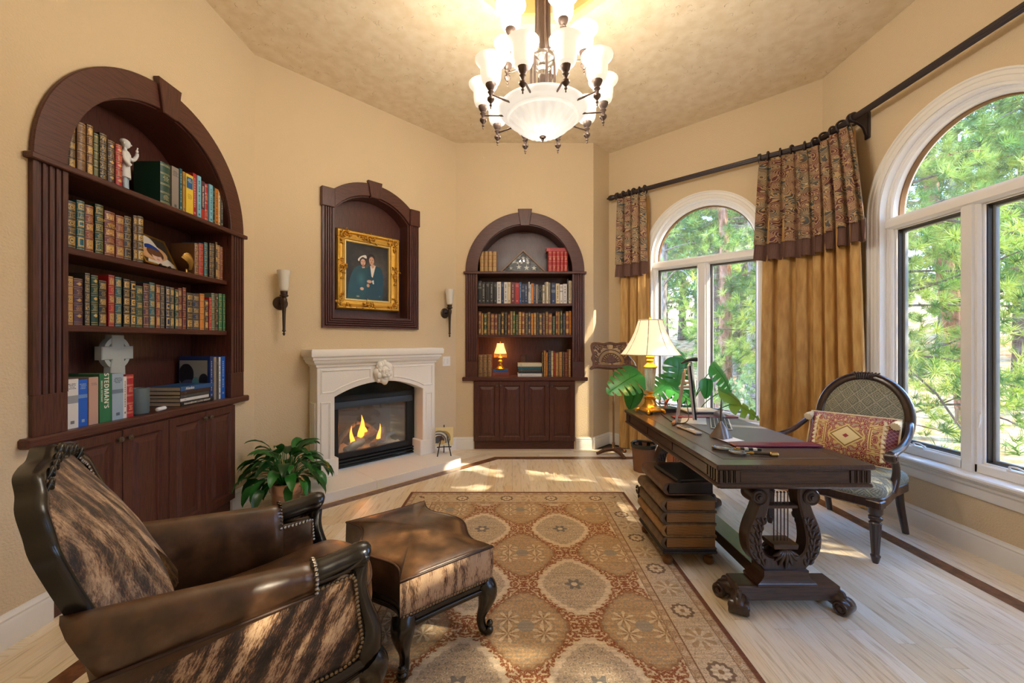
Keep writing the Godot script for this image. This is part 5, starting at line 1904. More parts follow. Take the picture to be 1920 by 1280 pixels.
	for i in 5:
		var x := (i - 2) * 0.018
		obj("string", G.new().at(T3(0.02, 0, pz)).tube([Vector3(x, 0.33, 0.01), Vector3(x, 0.575, 0.01)], 0.0032, 6).ball(Vector3(x, 0.578, 0.01), Vector3(0.006, 0.006, 0.006), 8, 6), M.dark_y, t)

# ---------------------------------------------------------------- desk chair and pillow
func fret_image() -> Image:
	var s := 96
	var im := Image.create(s, s, false, Image.FORMAT_RGB8)
	for y in s:
		for x in s:
			# diagonal squares of nested lines, on a sage ground
			var u := fposmod(x + y, 48)
			var v := fposmod(x - y, 48)
			var cell := (int(floor((x + y) / 48.0)) + int(floor((x - y) / 48.0))) % 2
			var q := minf(minf(u, 48 - u), minf(v, 48 - v))
			var line := fposmod(q, 8.0) < 3.4
			if cell == 0 and q > 7.0:
				line = fposmod(u, 8.0) < 3.4
			im.set_pixel(x, y, c8(158, 154, 130) if line else c8(92, 94, 78))
	return im

func desk_chair() -> void:
	var fab := mat(Color.WHITE, 0.8)
	fab.albedo_texture = itex(fret_image())
	fab.rim_enabled = true
	fab.rim = 0.1
	tri(fab, Vector3.ONE * 5.5)
	var frame := face(Vector3(2.59, 0, -3.05), Vector2(-0.886, 0.464))
	var t := thing("oval_back_chair", "dark wood oval back armchair in sage green fret fabric, behind the desk", "chair", frame)
	var wd: Material = M.dark_y
	# back: leaning oval
	var bk := Transform3D(Basis(Vector3.RIGHT, -0.20), Vector3(0, 0.79, -0.03))
	var ov: Array = []
	for i in 48:
		var a := TAU * i / 48
		ov.append(bk * Vector3(cos(a) * 0.272, sin(a) * 0.305, 0))
	var sec := smooth2(V2([-0.026, -0.014, -0.026, 0.014, -0.012, 0.024, 0.006, 0.020, 0.02, 0.026, 0.03, 0.012, 0.03, -0.014]), 2)
	obj("back_frame", G.new().sweep(sec, ov, bk.basis.z, true), wd, t)
	var rib := G.new()
	for i in 9:
		var a := PI / 2 + (i - 4) * 0.045
		var p := bk * Vector3(cos(a) * 0.275, sin(a) * 0.308, 0.024)
		var q := bk * Vector3(cos(a + 0.03 * (i - 4)) * 0.30, sin(a) * 0.335, 0.012)
		rib.tube([p - bk.basis.y * 0.024, p + bk.basis.z * 0.004, q], 0.0055, 6)
	stuff(obj("crest_ribs", rib, wd, t))
	var pad: Array = []
	for k in [1.0, 0.94, 0.82, 0.65, 0.45, 0.22, 0.0]:
		var row := PackedVector3Array()
		for i in 48:
			var a := TAU * i / 48
			row.append(bk * Vector3(cos(a) * 0.252 * k, sin(a) * 0.285 * k, 0.010 + 0.045 * (1.0 - k * k)))
		pad.append(row)
	obj("back_pad", G.new().sheet(pad, true), fab, t)
	var rear: Array = []
	for k in [1.0, 0.0]:
		var row := PackedVector3Array()
		for i in 48:
			var a := TAU * i / 48
			row.append(bk * Vector3(cos(a) * 0.255 * k, sin(a) * 0.288 * k, -0.012))
		rear.append(row)
	obj("back_rear", G.new().sheet(rear, true), fab, t)
	# seat
	var plan := smooth2(V2([-0.245, 0.0, 0.245, 0.0, 0.30, 0.25, 0.345, 0.52, 0.33, 0.60, 0.27, 0.625, 0.14, 0.645, 0.0, 0.65, -0.14, 0.645, -0.27, 0.625, -0.33, 0.60, -0.345, 0.52, -0.30, 0.25, -0.245, 0.0]), 3)
	plan.remove_at(plan.size() - 1)
	obj("seat_rail", G.new().at(Transform3D(FLAT.basis, Vector3.ZERO)).prism(plan, 0.335, 0.40, 0.008), wd, t)
	var seat: Array = []
	for st in [[0.985, 0.398], [1.0, 0.41], [1.005, 0.43], [0.985, 0.455], [0.93, 0.472], [0.8, 0.486], [0.55, 0.496], [0.25, 0.50], [0.0, 0.50]]:
		var row := PackedVector3Array()
		for p in plan:
			var q = Vector2(0, 0.32) + (p - Vector2(0, 0.32)) * st[0]
			row.append(Vector3(q.x, st[1], q.y))
		seat.append(row)
	obj("seat_cushion", G.new().sheet(seat, true), fab, t)
	for s in [-1.0, 1.0]:
		# turned, fluted front leg
		var lg := G.new().at(T3(s * 0.315, 0, 0.585))
		lg.lathe([Vector3(0.0, 0.0, 0), Vector3(0.014, 0.0, 0), Vector3(0.018, 0.012, 0), Vector3(0.022, 0.03, 0), Vector3(0.026, 0.045, 0), Vector3(0.019, 0.055, 0), Vector3(0.021, 0.062, 0.18), Vector3(0.031, 0.235, 0.18), Vector3(0.033, 0.245, 0), Vector3(0.024, 0.255, 0), Vector3(0.035, 0.268, 0), Vector3(0.035, 0.282, 0), Vector3(0.026, 0.29, 0), Vector3(0.036, 0.305, 0), Vector3(0.038, 0.34, 0)], 40, 10)
		lg.box(Vector3(0, 0.36, 0), Vector3(0.078, 0.05, 0.078), 0.006)
		obj("leg", lg, wd, t)
		obj("leg", G.new().tube(smooth_path([Vector3(s * 0.225, 0.40, 0.01), Vector3(s * 0.227, 0.22, -0.01), Vector3(s * 0.232, 0.0, -0.085)], 4), [0.026, 0.026, 0.026, 0.025, 0.025, 0.024, 0.023, 0.022, 0.02], 8), wd, t)
		obj("back_post", G.new().tube([Vector3(s * 0.215, 0.38, -0.0), Vector3(s * 0.20, 0.58, 0.012)], 0.022, 8), wd, t)
		# arm sweeping from the back to a scroll, and its support
		var arm := G.new()
		var ap: Array = smooth_path([Vector3(s * 0.262, 0.80, -0.045), Vector3(s * 0.292, 0.775, 0.03), Vector3(s * 0.315, 0.715, 0.13), Vector3(s * 0.325, 0.668, 0.25), Vector3(s * 0.328, 0.650, 0.36), Vector3(s * 0.328, 0.640, 0.41)], 5)
		var ar: Array = []
		for i in ap.size():
			ar.append(0.021 + 0.007 * smoothstep(0.4, 1.0, i / float(ap.size() - 1)))
		arm.tube(ap, ar, 10, false, 0.75)
		arm.x = Transform3D(Basis(Vector3(0, 0, 1), PI / 2), Vector3(s * 0.328, 0.622, 0.412))
		arm.lathe([Vector2(0, -0.034), Vector2(0.014, -0.034), Vector2(0.016, -0.028), Vector2(0.024, -0.028), Vector2(0.033, -0.022), Vector2(0.033, 0.022), Vector2(0.024, 0.028), Vector2(0.016, 0.028), Vector2(0.014, 0.034), Vector2(0, 0.034)], 18)
		obj("arm", arm, wd, t)
		obj("arm_support", G.new().tube(smooth_path([Vector3(s * 0.328, 0.625, 0.395), Vector3(s * 0.328, 0.56, 0.345), Vector3(s * 0.322, 0.48, 0.33), Vector3(s * 0.312, 0.39, 0.36)], 4), [0.024, 0.024, 0.023, 0.022, 0.021, 0.021, 0.021, 0.022, 0.023, 0.024, 0.025, 0.026, 0.027], 8), wd, t)
	# ---- lumbar pillow
	var pf := frame * T3(0.01, 0.655, 0.165) * Transform3D(Basis(Vector3.RIGHT, -0.34) * Basis(Vector3(0, 0, 1), 0.03), Vector3.ZERO)
	var pl := thing("tasselled_pillow", "red and gold brocade lumbar pillow with cream tassels, on the oval back armchair", "pillow", pf)
	var pm := mat(Color.WHITE, 0.5)
	pm.albedo_texture = itex(brocade_image())
	pm.rim_enabled = true
	pm.rim = 0.3
	for sd in [1.0, -1.0]:
		var rows: Array = []
		for j in 13:
			var row := PackedVector3Array()
			for i in 21:
				var u := i / 20.0 * 2 - 1
				var v := j / 12.0 * 2 - 1
				var w := pow(maxf(0, 1 - pow(absf(u), 3.0)), 0.6) * pow(maxf(0, 1 - pow(absf(v), 2.4)), 0.6)
				row.append(Vector3(u * (0.262 + 0.012 * absf(v) * absf(u)), -v * (0.162 + 0.010 * absf(u) * absf(v)), sd * 0.075 * w))
			rows.append(row)
		obj("front" if sd > 0 else "rear", G.new().sheet(rows), pm, pl)
	var rope: Array = []
	for q in [[-0.27, -0.167], [0.27, -0.167], [0.27, 0.167], [-0.27, 0.167]]:
		rope.append(Vector3(q[0], q[1], 0))
	var rp: Array = []
	for i in 4:
		for k in 10:
			rp.append(rope[i].lerp(rope[(i + 1) % 4], k / 10.0))
	var cream := mat(c8(226, 206, 164), 0.8)
	obj("cord", G.new().tube(rp, 0.006, 8, true), cream, pl)
	for s in [-1.0, 1.0]:
		for k in 9:
			var tg := G.new().at(T3(s * 0.20, 0.125 - k * 0.031, 0.052 - 0.004 * absf(k - 4)))
			tg.x = tg.x * Transform3D(Basis(Vector3(0, 0, 1), s * 0.4), Vector3.ZERO)
			tg.lathe([Vector2(0.001, 0.018), Vector2(0.007, 0.012), Vector2(0.006, 0.006), Vector2(0.009, 0.0), Vector2(0.013, -0.022), Vector2(0.0, -0.024)], 10)
			obj("tassel", tg, cream, pl)
		var ct := G.new().at(Transform3D(Basis(Vector3(1, 0, 0), -0.9), Vector3(s * 0.262, 0.13, 0.03)))
		ct.lathe([Vector3(0.002, 0.04, 0), Vector3(0.016, 0.032, 0), Vector3(0.014, 0.018, 0), Vector3(0.022, 0.006, 0), Vector3(0.030, -0.04, 0.2), Vector3(0.0, -0.044, 0)], 24, 12)
		obj("corner_tassel", ct, cream, pl)

func brocade_image() -> Image:
	var w := 320
	var h := 192
	var im := Image.create(w, h, false, Image.FORMAT_RGB8)
	var nz := noise(0.028, FastNoiseLite.TYPE_SIMPLEX_SMOOTH, 1, 14)
	for y in h:
		for x in w:
			var c := c8(136, 22, 42)
			var sx := absf(x - w / 2.0)
			var sy := absf(y - h / 2.0)
			var n := nz.get_noise_2d(sx * 1.6, sy * 1.6 + 50)
			if absf(n) < 0.12 or n > 0.42:
				c = c8(206, 176, 110)
			elif n < -0.45:
				c = c8(176, 150, 112)
			# a gold square on its corner in the middle, brackets on either side
			var d := sx * 0.75 + sy
			if d < 52:
				c = c8(214, 188, 116)
				if d > 40 and d < 45:
					c = c8(120, 84, 40)
				elif d < 38 and d > 9:
					c = c8(226, 206, 148)
				elif d < 9:
					c = c8(150, 40, 50)
			var qx := absf(sx - 96.0)
			for o in [66.0, 82.0]:
				var dd := absf(maxf(absf(sx - 132.0) * 0.9, sy * 1.1) - (o - 22.0))
				if dd < 5.0 and sx > 74:
					c = c8(220, 194, 124) if dd > 1.5 else c8(130, 70, 40)
			if sx > 132:
				c = c8(104, 22, 36)
				if fposmod(x + y, 14) < 2 or fposmod(x - y, 14) < 2:
					c = c8(176, 120, 84)
			var k := 0.94 + 0.12 * fposmod(x * 7 + y * 3, 5) / 5.0
			im.set_pixel(x, y, Color(c.r * k, c.g * k, c.b * k))
	return im

# ---------------------------------------------------------------- the side table made as a stack of giant books
func book_chest() -> void:
	var t := thing("book_stack_table", "low chest shaped as a stack of giant leather books, under the desk edge", "side table", T3(1.07, 0, -2.69))
	var cols := [c8(108, 86, 62), c8(164, 124, 72), c8(112, 90, 66), c8(122, 96, 66)]
	var gilt := bump(tri(mat(c8(176, 126, 70), 0.4, 0.3), Vector3(1, 60, 1)), M.grain, 0.12)
	gilt.albedo_texture = M.grain
	obj("base", G.new().box(Vector3(0, 0.082, 0), Vector3(0.33, 0.016, 0.47), 0.004).box(Vector3(0, 0.096, 0), Vector3(0.32, 0.012, 0.46), 0.003), mat(c8(40, 36, 36), 0.4), t)
	for k in 4:
		giant_book(t, 0.102 + k * 0.0745, 0.0745, 0.32, 0.46, 0.0, cols[k], gilt)
	giant_book(t, 0.418, 0.08, 0.295, 0.42, 0.008, c8(96, 66, 48), mat(c8(44, 36, 32), 0.35))
	for s in [-1.0, 1.0]:
		for e in [-1.0, 1.0]:
			obj("bun_foot", G.new().at(T3(s * 0.125, 0, e * 0.20)).lathe([Vector2(0, 0), Vector2(0.014, 0.0), Vector2(0.026, 0.01), Vector2(0.031, 0.026), Vector2(0.026, 0.044), Vector2(0.014, 0.054), Vector2(0.02, 0.06), Vector2(0.024, 0.075), Vector2(0.0, 0.076)], 20), mat(c8(112, 76, 40), 0.3, 0.3), t)
	for e in [-0.1, 0.06]:
		obj("ring_pull", G.new().at(Transform3D(Basis(Vector3.UP, PI / 2), Vector3(-0.178, 0.30, -0.22))).tube(lift(arc2(Vector2(e * 0.0, 0), 0.026, 0, TAU * 0.95, 14)), 0.006, 6), M.bronze, t)
		break
	var fo := thing("black_folder", "black leather folder lying on the stack-of-books chest", "folder", yaw(Vector3(1.085, 0.499, -2.62), 0.12))
	obj("cover", G.new().box(Vector3(0, 0.004, 0), Vector3(0.20, 0.008, 0.30), 0.003).box(Vector3(0, 0.022, 0), Vector3(0.20, 0.006, 0.30), 0.002), mat(c8(26, 25, 26), 0.35), fo)
	obj("spine", G.new().tube([Vector3(-0.1, 0.0125, -0.15), Vector3(-0.1, 0.0125, 0.15)], 0.0125, 10), mat(c8(26, 25, 26), 0.35), fo)
	obj("pages", G.new().box(Vector3(0.002, 0.0135, 0), Vector3(0.186, 0.011, 0.288)), mat(c8(58, 56, 54), 0.6), fo)

func giant_book(t: Node3D, y: float, h: float, w: float, L: float, dx: float, col: Color, pg: Material) -> void:
	var lm := mat(col, 0.4)
	lm.albedo_texture = M.grain
	tri(lm, Vector3.ONE * 2.0)
	var x0 := dx - w / 2
	var x1 := dx + w / 2
	# section: a C of two boards and a rounded spine on the left
	var sec := PackedVector2Array([Vector2(x1, y + 0.001), Vector2(x1, y + 0.008), Vector2(x0 + 0.02, y + 0.008)])
	sec.append(Vector2(x0 + 0.006, y + h * 0.5))
	sec.append_array([Vector2(x0 + 0.02, y + h - 0.008), Vector2(x1, y + h - 0.008), Vector2(x1, y + h - 0.001), Vector2(x0 + 0.02, y + h - 0.001)])
	for i in range(1, 10):
		var a := PI / 2 + PI * i / 10.0
		sec.append(Vector2(x0 + 0.02 + cos(a) * 0.035, y + h / 2 + sin(a) * (h / 2 - 0.001)))
	sec.append(Vector2(x0 + 0.02, y + 0.001))
	var b := obj("book", G.new().prism(sec, -L / 2, L / 2, 0.0, 0.5), lm, t)
	obj("pages", G.new().box(Vector3(dx + 0.008, y + h / 2, 0), Vector3(w - 0.028, h - 0.0165, L - 0.012), 0.002), pg, b)

# ---------------------------------------------------------------- curtains
func paisley_image() -> Image:
	var s := 320
	var im := Image.create(s, s, false, Image.FORMAT_RGB8)
	var a := noise(0.011, FastNoiseLite.TYPE_SIMPLEX_SMOOTH, 1, 71).get_seamless_image(s, s)
	var b := noise(0.022, FastNoiseLite.TYPE_SIMPLEX_SMOOTH, 1, 72).get_seamless_image(s, s)
	var d := noise(0.010, FastNoiseLite.TYPE_SIMPLEX_SMOOTH, 1, 73).get_seamless_image(s, s)
	for y in s:
		for x in s:
			var v := a.get_pixel(x, y).r
			var w := b.get_pixel(x, y).r
			var z := d.get_pixel(x, y).r
			var c := c8(92, 40, 44) if z > 0.55 else (c8(74, 58, 48) if z > 0.38 else c8(70, 74, 72))
			var q := sin((v * 1.0 + w * 0.5) * 46.0)
			if q > 0.45:
				c = c8(178, 146, 102)
			elif q > 0.2:
				c = c8(124, 92, 66)
			elif q < -0.75 and w > 0.5:
				c = c8(196, 170, 128)
			im.set_pixel(x, y, c)
	return im

func corner_point(n: float) -> Vector2:
	return offset_loop([[W5, n], [W6, n], [W7, n]])[0]

# a point s metres along the rods from their corner (negative on the far window's wall), n metres off the wall
func rod_point(s: float, n: float) -> Vector2:
	var c := corner_point(n)
	var d5 := Vector2(W5.basis.x.x, W5.basis.x.z)
	var d6 := Vector2(W6.basis.x.x, W6.basis.x.z)
	var r := 0.10
	if s < -r:
		return c + d5 * s
	if s > r:
		return c + d6 * s
	var a := c - d5 * r
	var b := c + d6 * r
	var k := (s + r) / (2 * r)
	return a.lerp(c, k).lerp(c.lerp(b, k), k)

func drape(s0t: float, s1t: float, s0b: float, s1b: float, y1: float, y0: float, n: float, amp: float, folds: float, cols: int, rws: int, ph: float, ripple := 0.0) -> G:
	var rows: Array = []
	for j in rws:
		var v := j / float(rws - 1)
		var y := lerpf(y1, y0, v)
		var row := PackedVector3Array()
		for i in cols:
			var u := i / float(cols - 1)
			var s := lerpf(lerpf(s0t, s1t, u), lerpf(s0b, s1b, u), pow(v, 0.8))
			var w := u * folds * TAU + ph
			var f := sin(w + 0.55 * sin(w + v)) * amp * (0.65 + 0.35 * v + 0.2 * sin(u * 9.0 + 1.0))
			if ripple > 0.0:
				f += ripple * sin(u * cols * 1.25)
			var p := rod_point(s + 0.25 * amp * cos(w * 2.0), n)
			var p2 := rod_point(s, n + 0.05)
			var dir := (p2 - rod_point(s, n)).normalized()
			p += dir * f
			row.append(Vector3(p.x, y + 0.006 * sin(w) * v, p.y))
		rows.append(row)
	return G.new().sheet(rows)

func curtains() -> void:
	var pais := mat(Color.WHITE, 0.6)
	pais.albedo_texture = itex(paisley_image())
	pais.rim_enabled = true
	pais.rim = 0.2
	var velvet := mat(Color.WHITE, 0.62)
	velvet.albedo_texture = ntex(noise(0.02, FastNoiseLite.TYPE_SIMPLEX_SMOOTH, 4, 81), [0.0, c8(168, 124, 62), 0.5, c8(196, 152, 84), 1.0, c8(216, 178, 112)])
	velvet.uv1_scale = Vector3(3, 1, 1)
	velvet.rim_enabled = true
	velvet.rim = 0.6
	velvet.rim_tint = 0.4
	var fringe := mat(c8(104, 74, 62), 0.75)
	var rodm := mat(c8(50, 38, 38), 0.38)
	var L5 := (corner_point(0.12) - rod_point(-9.0, 0.12)).length() * 0.0
	# far panel, then the panel that turns the corner
	var specs := [["far_curtain", "narrow gold velvet curtain with paisley valance left of the far window", -1.975, -1.63, -1.99, -1.60, 3.5, 60, 0.4, 5],
		["corner_curtain", "wide gold velvet curtain with paisley valance in the corner between both windows", -0.40, 0.46, -0.44, 0.60, 8.0, 150, 1.2, 9]]
	for sp in specs:
		var t := thing(sp[0], sp[1], "curtain")
		var ce: float = sp[2]
		var pm := pais.duplicate()
		pm.uv1_scale = Vector3((sp[3] - sp[2]) * 2.0, 1.4, 1)
		obj("drape", drape(sp[2] + 0.02, sp[3] - 0.02, sp[4] + 0.02, sp[5] - 0.02, 3.12, 0.012, 0.10, 0.052, sp[6] * 0.8, sp[7], 16, sp[8] + 0.4), velvet, t)
		var va := obj("valance", drape(sp[2], sp[3], sp[4], sp[5], 3.145, 2.31, 0.155, 0.042, sp[6], sp[7], 10, sp[8]), pm, t)
		obj("fringe", drape(sp[4] - 0.004, sp[5] + 0.004, sp[4] - 0.008, sp[5] + 0.008, 2.325, 2.155, 0.158, 0.035, sp[6], sp[7] * 4, 3, sp[8], 0.003), fringe, va)
		for k in sp[9]:
			var s := lerpf(sp[2] + 0.03, sp[3] - 0.03, k / float(sp[9] - 1))
			var p := rod_point(s, 0.12)
			var q := rod_point(s + 0.02, 0.12)
			var d := Vector3(q.x - p.x, 0, q.y - p.y).normalized()
			var rg := G.new().at(Transform3D(Basis(Vector3.UP.cross(d), Vector3.UP, d), Vector3(p.x, 3.193, p.y)) * Transform3D(Basis(Vector3.UP, 0.25 * sin(k * 2.4)), Vector3.ZERO))
			rg.tube(lift(arc2(Vector2.ZERO, 0.046, 0, TAU * 23.0 / 24.0, 23)), 0.010, 8, true)
			obj("ring", rg, rodm, t)
	# rods
	for k in 2:
		var a := rod_point(-2.165, 0.12) if k == 0 else corner_point(0.12)
		var b := corner_point(0.12) if k == 0 else rod_point(2.5, 0.12)
		var t := thing("curtain_rod", ["dark reeded curtain rod with turned finial above the far window", "dark reeded curtain rod above the near window at upper right"][k], "curtain rod", Transform3D(), "curtain rods")
		var d := Vector3(b.x - a.x, 0, b.y - a.y)
		var L := d.length()
		d = d.normalized()
		var f := Transform3D(Basis(Vector3.UP, d, Vector3.UP.cross(d)), Vector3(a.x, 3.20, a.y))
		obj("pole", G.new().at(f).lathe([Vector3(0.026, 0.1 if k == 0 else 0.03, 0.12), Vector3(0.026, L - 0.02, 0.12)], 64, 16), rodm, t)
		if k == 0:
			obj("finial", G.new().at(f).lathe([Vector3(0, -0.02, 0), Vector3(0.010, -0.012, 0), Vector3(0.012, 0.0, 0), Vector3(0.03, 0.02, 0.1), Vector3(0.037, 0.05, 0.1), Vector3(0.03, 0.085, 0.1), Vector3(0.02, 0.10, 0), Vector3(0.038, 0.11, 0), Vector3(0.04, 0.122, 0), Vector3(0.03, 0.135, 0), Vector3(0.026, 0.15, 0)], 32, 12), rodm, t)
		else:
			obj("elbow", G.new().at(Transform3D(Basis(), Vector3(a.x, 3.20, a.y))).ball(Vector3.ZERO, Vector3(0.036, 0.036, 0.036), 14, 10), rodm, t)
		for u in ([0.19, 1.775] if k == 0 else [0.50, 2.2]):
			var wf: Transform3D = W5 if k == 0 else W6
			var br := G.new().at(wf * Transform3D(Vector3(0, 0, 1), Vector3(0, 1, 0), Vector3(1, 0, 0), Vector3(u, 3.2, 0)))
			var sh := smooth2(V2([0.0, -0.15, 0.0, 0.035, 0.02, 0.04, 0.085, 0.03, 0.12, 0.045, 0.155, 0.03, 0.16, -0.01, 0.14, -0.032, 0.10, -0.045, 0.05, -0.08, 0.03, -0.13, 0.018, -0.155]), 3)
			br.prism(sh, -0.014, 0.014, 0.004)
			br.x = wf * T3(u, 3.155, 0.008)
			br.box(Vector3(0, -0.02, 0), Vector3(0.05, 0.22, 0.016), 0.005)
			obj("bracket", br, rodm, t)

# ---------------------------------------------------------------- on the desk
func desk_things() -> void:
	var Y := 0.761
	table_lamp(Vector3(1.142, Y, -3.385))
	# desk pad with burgundy ends
	var pad := thing("desk_pad", "grey desk pad with burgundy leather end rails lying on the desk", "desk pad", T3(1.485, Y + 0.0008, -2.735))
	obj("sheet", G.new().box(Vector3(0, 0.0015, 0), Vector3(0.47, 0.003, 0.86), 0.001), mat(c8(104, 98, 96), 0.42), pad)
	var burg := mat(c8(110, 24, 48), 0.35)
	for s in [-1.0, 1.0]:
		obj("end_rail", G.new().box(Vector3(0, 0.007, s * 0.425), Vector3(0.49, 0.011, 0.075), 0.004), burg, pad)
	# monitor
	var mf := Transform3D(Basis(Vector3.UP, atan2(0.907, 0.42)), Vector3(1.375, Y, -3.05)) * Transform3D(Basis(Vector3.RIGHT, -0.10), Vector3.ZERO)
	var mo := thing("monitor", "slim silver desktop monitor seen almost edge on, standing on the desk", "monitor", mf)
	var alu := mat(c8(196, 190, 184), 0.35, 0.4)
	obj("back_shell", G.new().box(Vector3(0, 0.235, -0.010), Vector3(0.50, 0.38, 0.016), 0.006), alu, mo)
	obj("bezel", G.new().box(Vector3(0, 0.235, 0.003), Vector3(0.496, 0.376, 0.010), 0.002), mat(c8(22, 22, 24), 0.3), mo)
	obj("screen", G.new().box(Vector3(0, 0.238, 0.0085), Vector3(0.474, 0.348, 0.001)), mat(c8(12, 12, 14), 0.12), mo)
	var st := G.new()
	for s in [-1.0, 1.0]:
		st.x = Transform3D(Basis(Vector3.RIGHT, 0.24), Vector3(s * 0.17, 0.010, -0.135))
		st.box(Vector3(0, 0.19, 0), Vector3(0.022, 0.38, 0.016), 0.003)
	st.x = Transform3D()
	st.box(Vector3(-0.17, 0.27, -0.045), Vector3(0.02, 0.02, 0.09), 0.003)
	st.box(Vector3(0.17, 0.27, -0.045), Vector3(0.02, 0.02, 0.09), 0.003)
	st.box(Vector3(0, 0.31, -0.066), Vector3(0.34, 0.02, 0.012), 0.003)
	obj("kickstand", st, alu, mo)
	obj("foot", G.new().at(Transform3D(Basis(Vector3.RIGHT, 0.10), Vector3.ZERO)).box(Vector3(0, 0.004, -0.02), Vector3(0.32, 0.007, 0.17), 0.003).box(Vector3(0, 0.03, -0.004), Vector3(0.08, 0.06, 0.012), 0.003), alu, mo)
	var wc := thing("webcam", "small black clip-on camera arm on top of the monitor", "webcam", mf * T3(0.18, 0.426, 0.0))
	obj("body", G.new().tube(smooth_path([Vector3(-0.03, 0.0, -0.07), Vector3(-0.01, 0.016, -0.03), Vector3(0, 0.022, 0.01), Vector3(0.0, 0.02, 0.05)], 4), [0.006, 0.008, 0.009, 0.01, 0.011, 0.012, 0.012, 0.013, 0.014, 0.015, 0.016, 0.016, 0.014], 8), M.iron, wc)
	obj("clip", G.new().box(Vector3(0, 0.004, -0.004), Vector3(0.03, 0.012, 0.03), 0.003), M.silver, wc)
	# keyboard
	var kf := Transform3D(Basis(Vector3.UP, atan2(0.907, 0.42)), Vector3(1.475, Y + 0.0045, -2.90))
	var kb := thing("keyboard", "silver keyboard with black keys on the desk pad before the monitor", "keyboard", kf)
	obj("case", G.new().box(Vector3(0, 0.005, 0), Vector3(0.40, 0.008, 0.13), 0.003), alu, kb)
	for r in 5:
		for c in 13:
			var w := 0.024
			if r == 4:
				if c > 3 and c < 9:
					if c != 4:
						continue
					w = 0.144
			var cx := -0.180 + c * 0.03 + (0.06 if w > 0.1 else 0.0)
			obj("key", G.new().box(Vector3(cx, 0.0105, -0.048 + r * 0.0235), Vector3(w, 0.004, 0.019), 0.0015), mat_key(), kb)
	var ms := thing("computer_mouse", "grey computer mouse at the far end of the desk pad", "mouse", yaw(Vector3(1.60, Y + 0.014, -3.16), 0.3))
	var mr: Array = []
	for i in 9:
		var a := PI / 2 * i / 8.0
		var row := PackedVector3Array()
		for s in 20:
			var b := TAU * s / 20
			row.append(Vector3(cos(b) * 0.030 * cos(a), 0.034 * sin(a) * (1.0 - 0.25 * sin(b)), sin(b) * 0.055 * cos(a)))
		mr.append(row)
	obj("shell", G.new().sheet(mr, true), mat(c8(128, 124, 122), 0.35), ms)
	obj("wheel", G.new().at(Transform3D(Basis(Vector3(0, 0, 1), PI / 2), Vector3(0, 0.024, -0.03))).lathe([Vector2(0, -0.003), Vector2(0.008, -0.003), Vector2(0.008, 0.003), Vector2(0, 0.003)], 12), M.iron, ms)
	# flat box with a little bird, closed laptop
	var bx := thing("flat_box", "flat black box between the brass lamp and the monitor", "box", yaw(Vector3(1.31, Y, -3.475), 0.15))
	obj("lid", G.new().box(Vector3(0, 0.026, 0), Vector3(0.152, 0.012, 0.152), 0.002), mat(c8(40, 38, 40), 0.4), bx)
	obj("tray", G.new().box(Vector3(0, 0.010, 0), Vector3(0.146, 0.020, 0.146), 0.002), mat(c8(28, 27, 29), 0.4), bx)
	var bd := thing("bird_figurine", "small wooden bird figurine standing on the flat black box", "figurine", yaw(Vector3(1.30, Y + 0.032, -3.47), 1.2))
	obj("body", G.new().tube(smooth_path([Vector3(0, 0.0, 0), Vector3(0, 0.03, 0.0), Vector3(0, 0.055, 0.012), Vector3(0, 0.075, 0.03)], 4), [0.014, 0.011, 0.008, 0.008, 0.010, 0.012, 0.013, 0.013, 0.012, 0.011, 0.010, 0.007, 0.003], 10), mat(c8(150, 84, 62), 0.4), bd)
	obj("tail", G.new().box(Vector3(0, 0.05, -0.02), Vector3(0.012, 0.006, 0.05), 0.002), mat(c8(206, 176, 150), 0.5), bd)
	var lt := thing("closed_laptop", "closed silver laptop at the far end of the desk by the window", "laptop", yaw(Vector3(1.57, Y, -3.44), 0.0))
	obj("base", G.new().box(Vector3(0, 0.006, 0), Vector3(0.28, 0.010, 0.20), 0.003), mat(c8(60, 60, 64), 0.4), lt)
	obj("lid", G.new().box(Vector3(0, 0.0155, 0), Vector3(0.28, 0.008, 0.20), 0.003), alu, lt)
	# remote, wooden brush, cable
	var rm := thing("remote_control", "silver remote control lying near the desk edge", "remote", yaw(Vector3(1.165, Y, -2.70), 0.12))
	obj("case", G.new().box(Vector3(0, 0.009, 0), Vector3(0.046, 0.016, 0.24), 0.006), mat(c8(176, 168, 160), 0.35, 0.3), rm)
	for k in 8:
		obj("button", G.new().box(Vector3(-0.01 + 0.02 * (k % 2), 0.0175, -0.085 + 0.022 * int(k / 2.0)), Vector3(0.013, 0.003, 0.012), 0.001), mat(c8(70, 66, 64), 0.5), rm)
	obj("dial", G.new().at(T3(0, 0.017, 0.04)).lathe([Vector2(0.016, 0), Vector2(0.016, 0.002), Vector2(0.008, 0.003), Vector2(0, 0.003)], 16), mat(c8(220, 214, 206), 0.3), rm)
	var bs := thing("wooden_handle", "short turned wooden handle lying beyond the remote control", "handle", yaw(Vector3(1.155, Y + 0.013, -2.92), -0.5))
	obj("grip", G.new().at(Transform3D(Basis(Vector3.RIGHT, PI / 2), Vector3.ZERO)).lathe([Vector2(0, -0.06), Vector2(0.009, -0.056), Vector2(0.012, -0.03), Vector2(0.009, 0.0), Vector2(0.013, 0.035), Vector2(0.010, 0.055), Vector2(0, 0.06)], 14), mat(c8(176, 120, 74), 0.45), bs)
	var cb := thing("power_cable", "thin black cable curling over the desk between lamp and monitor", "cable")
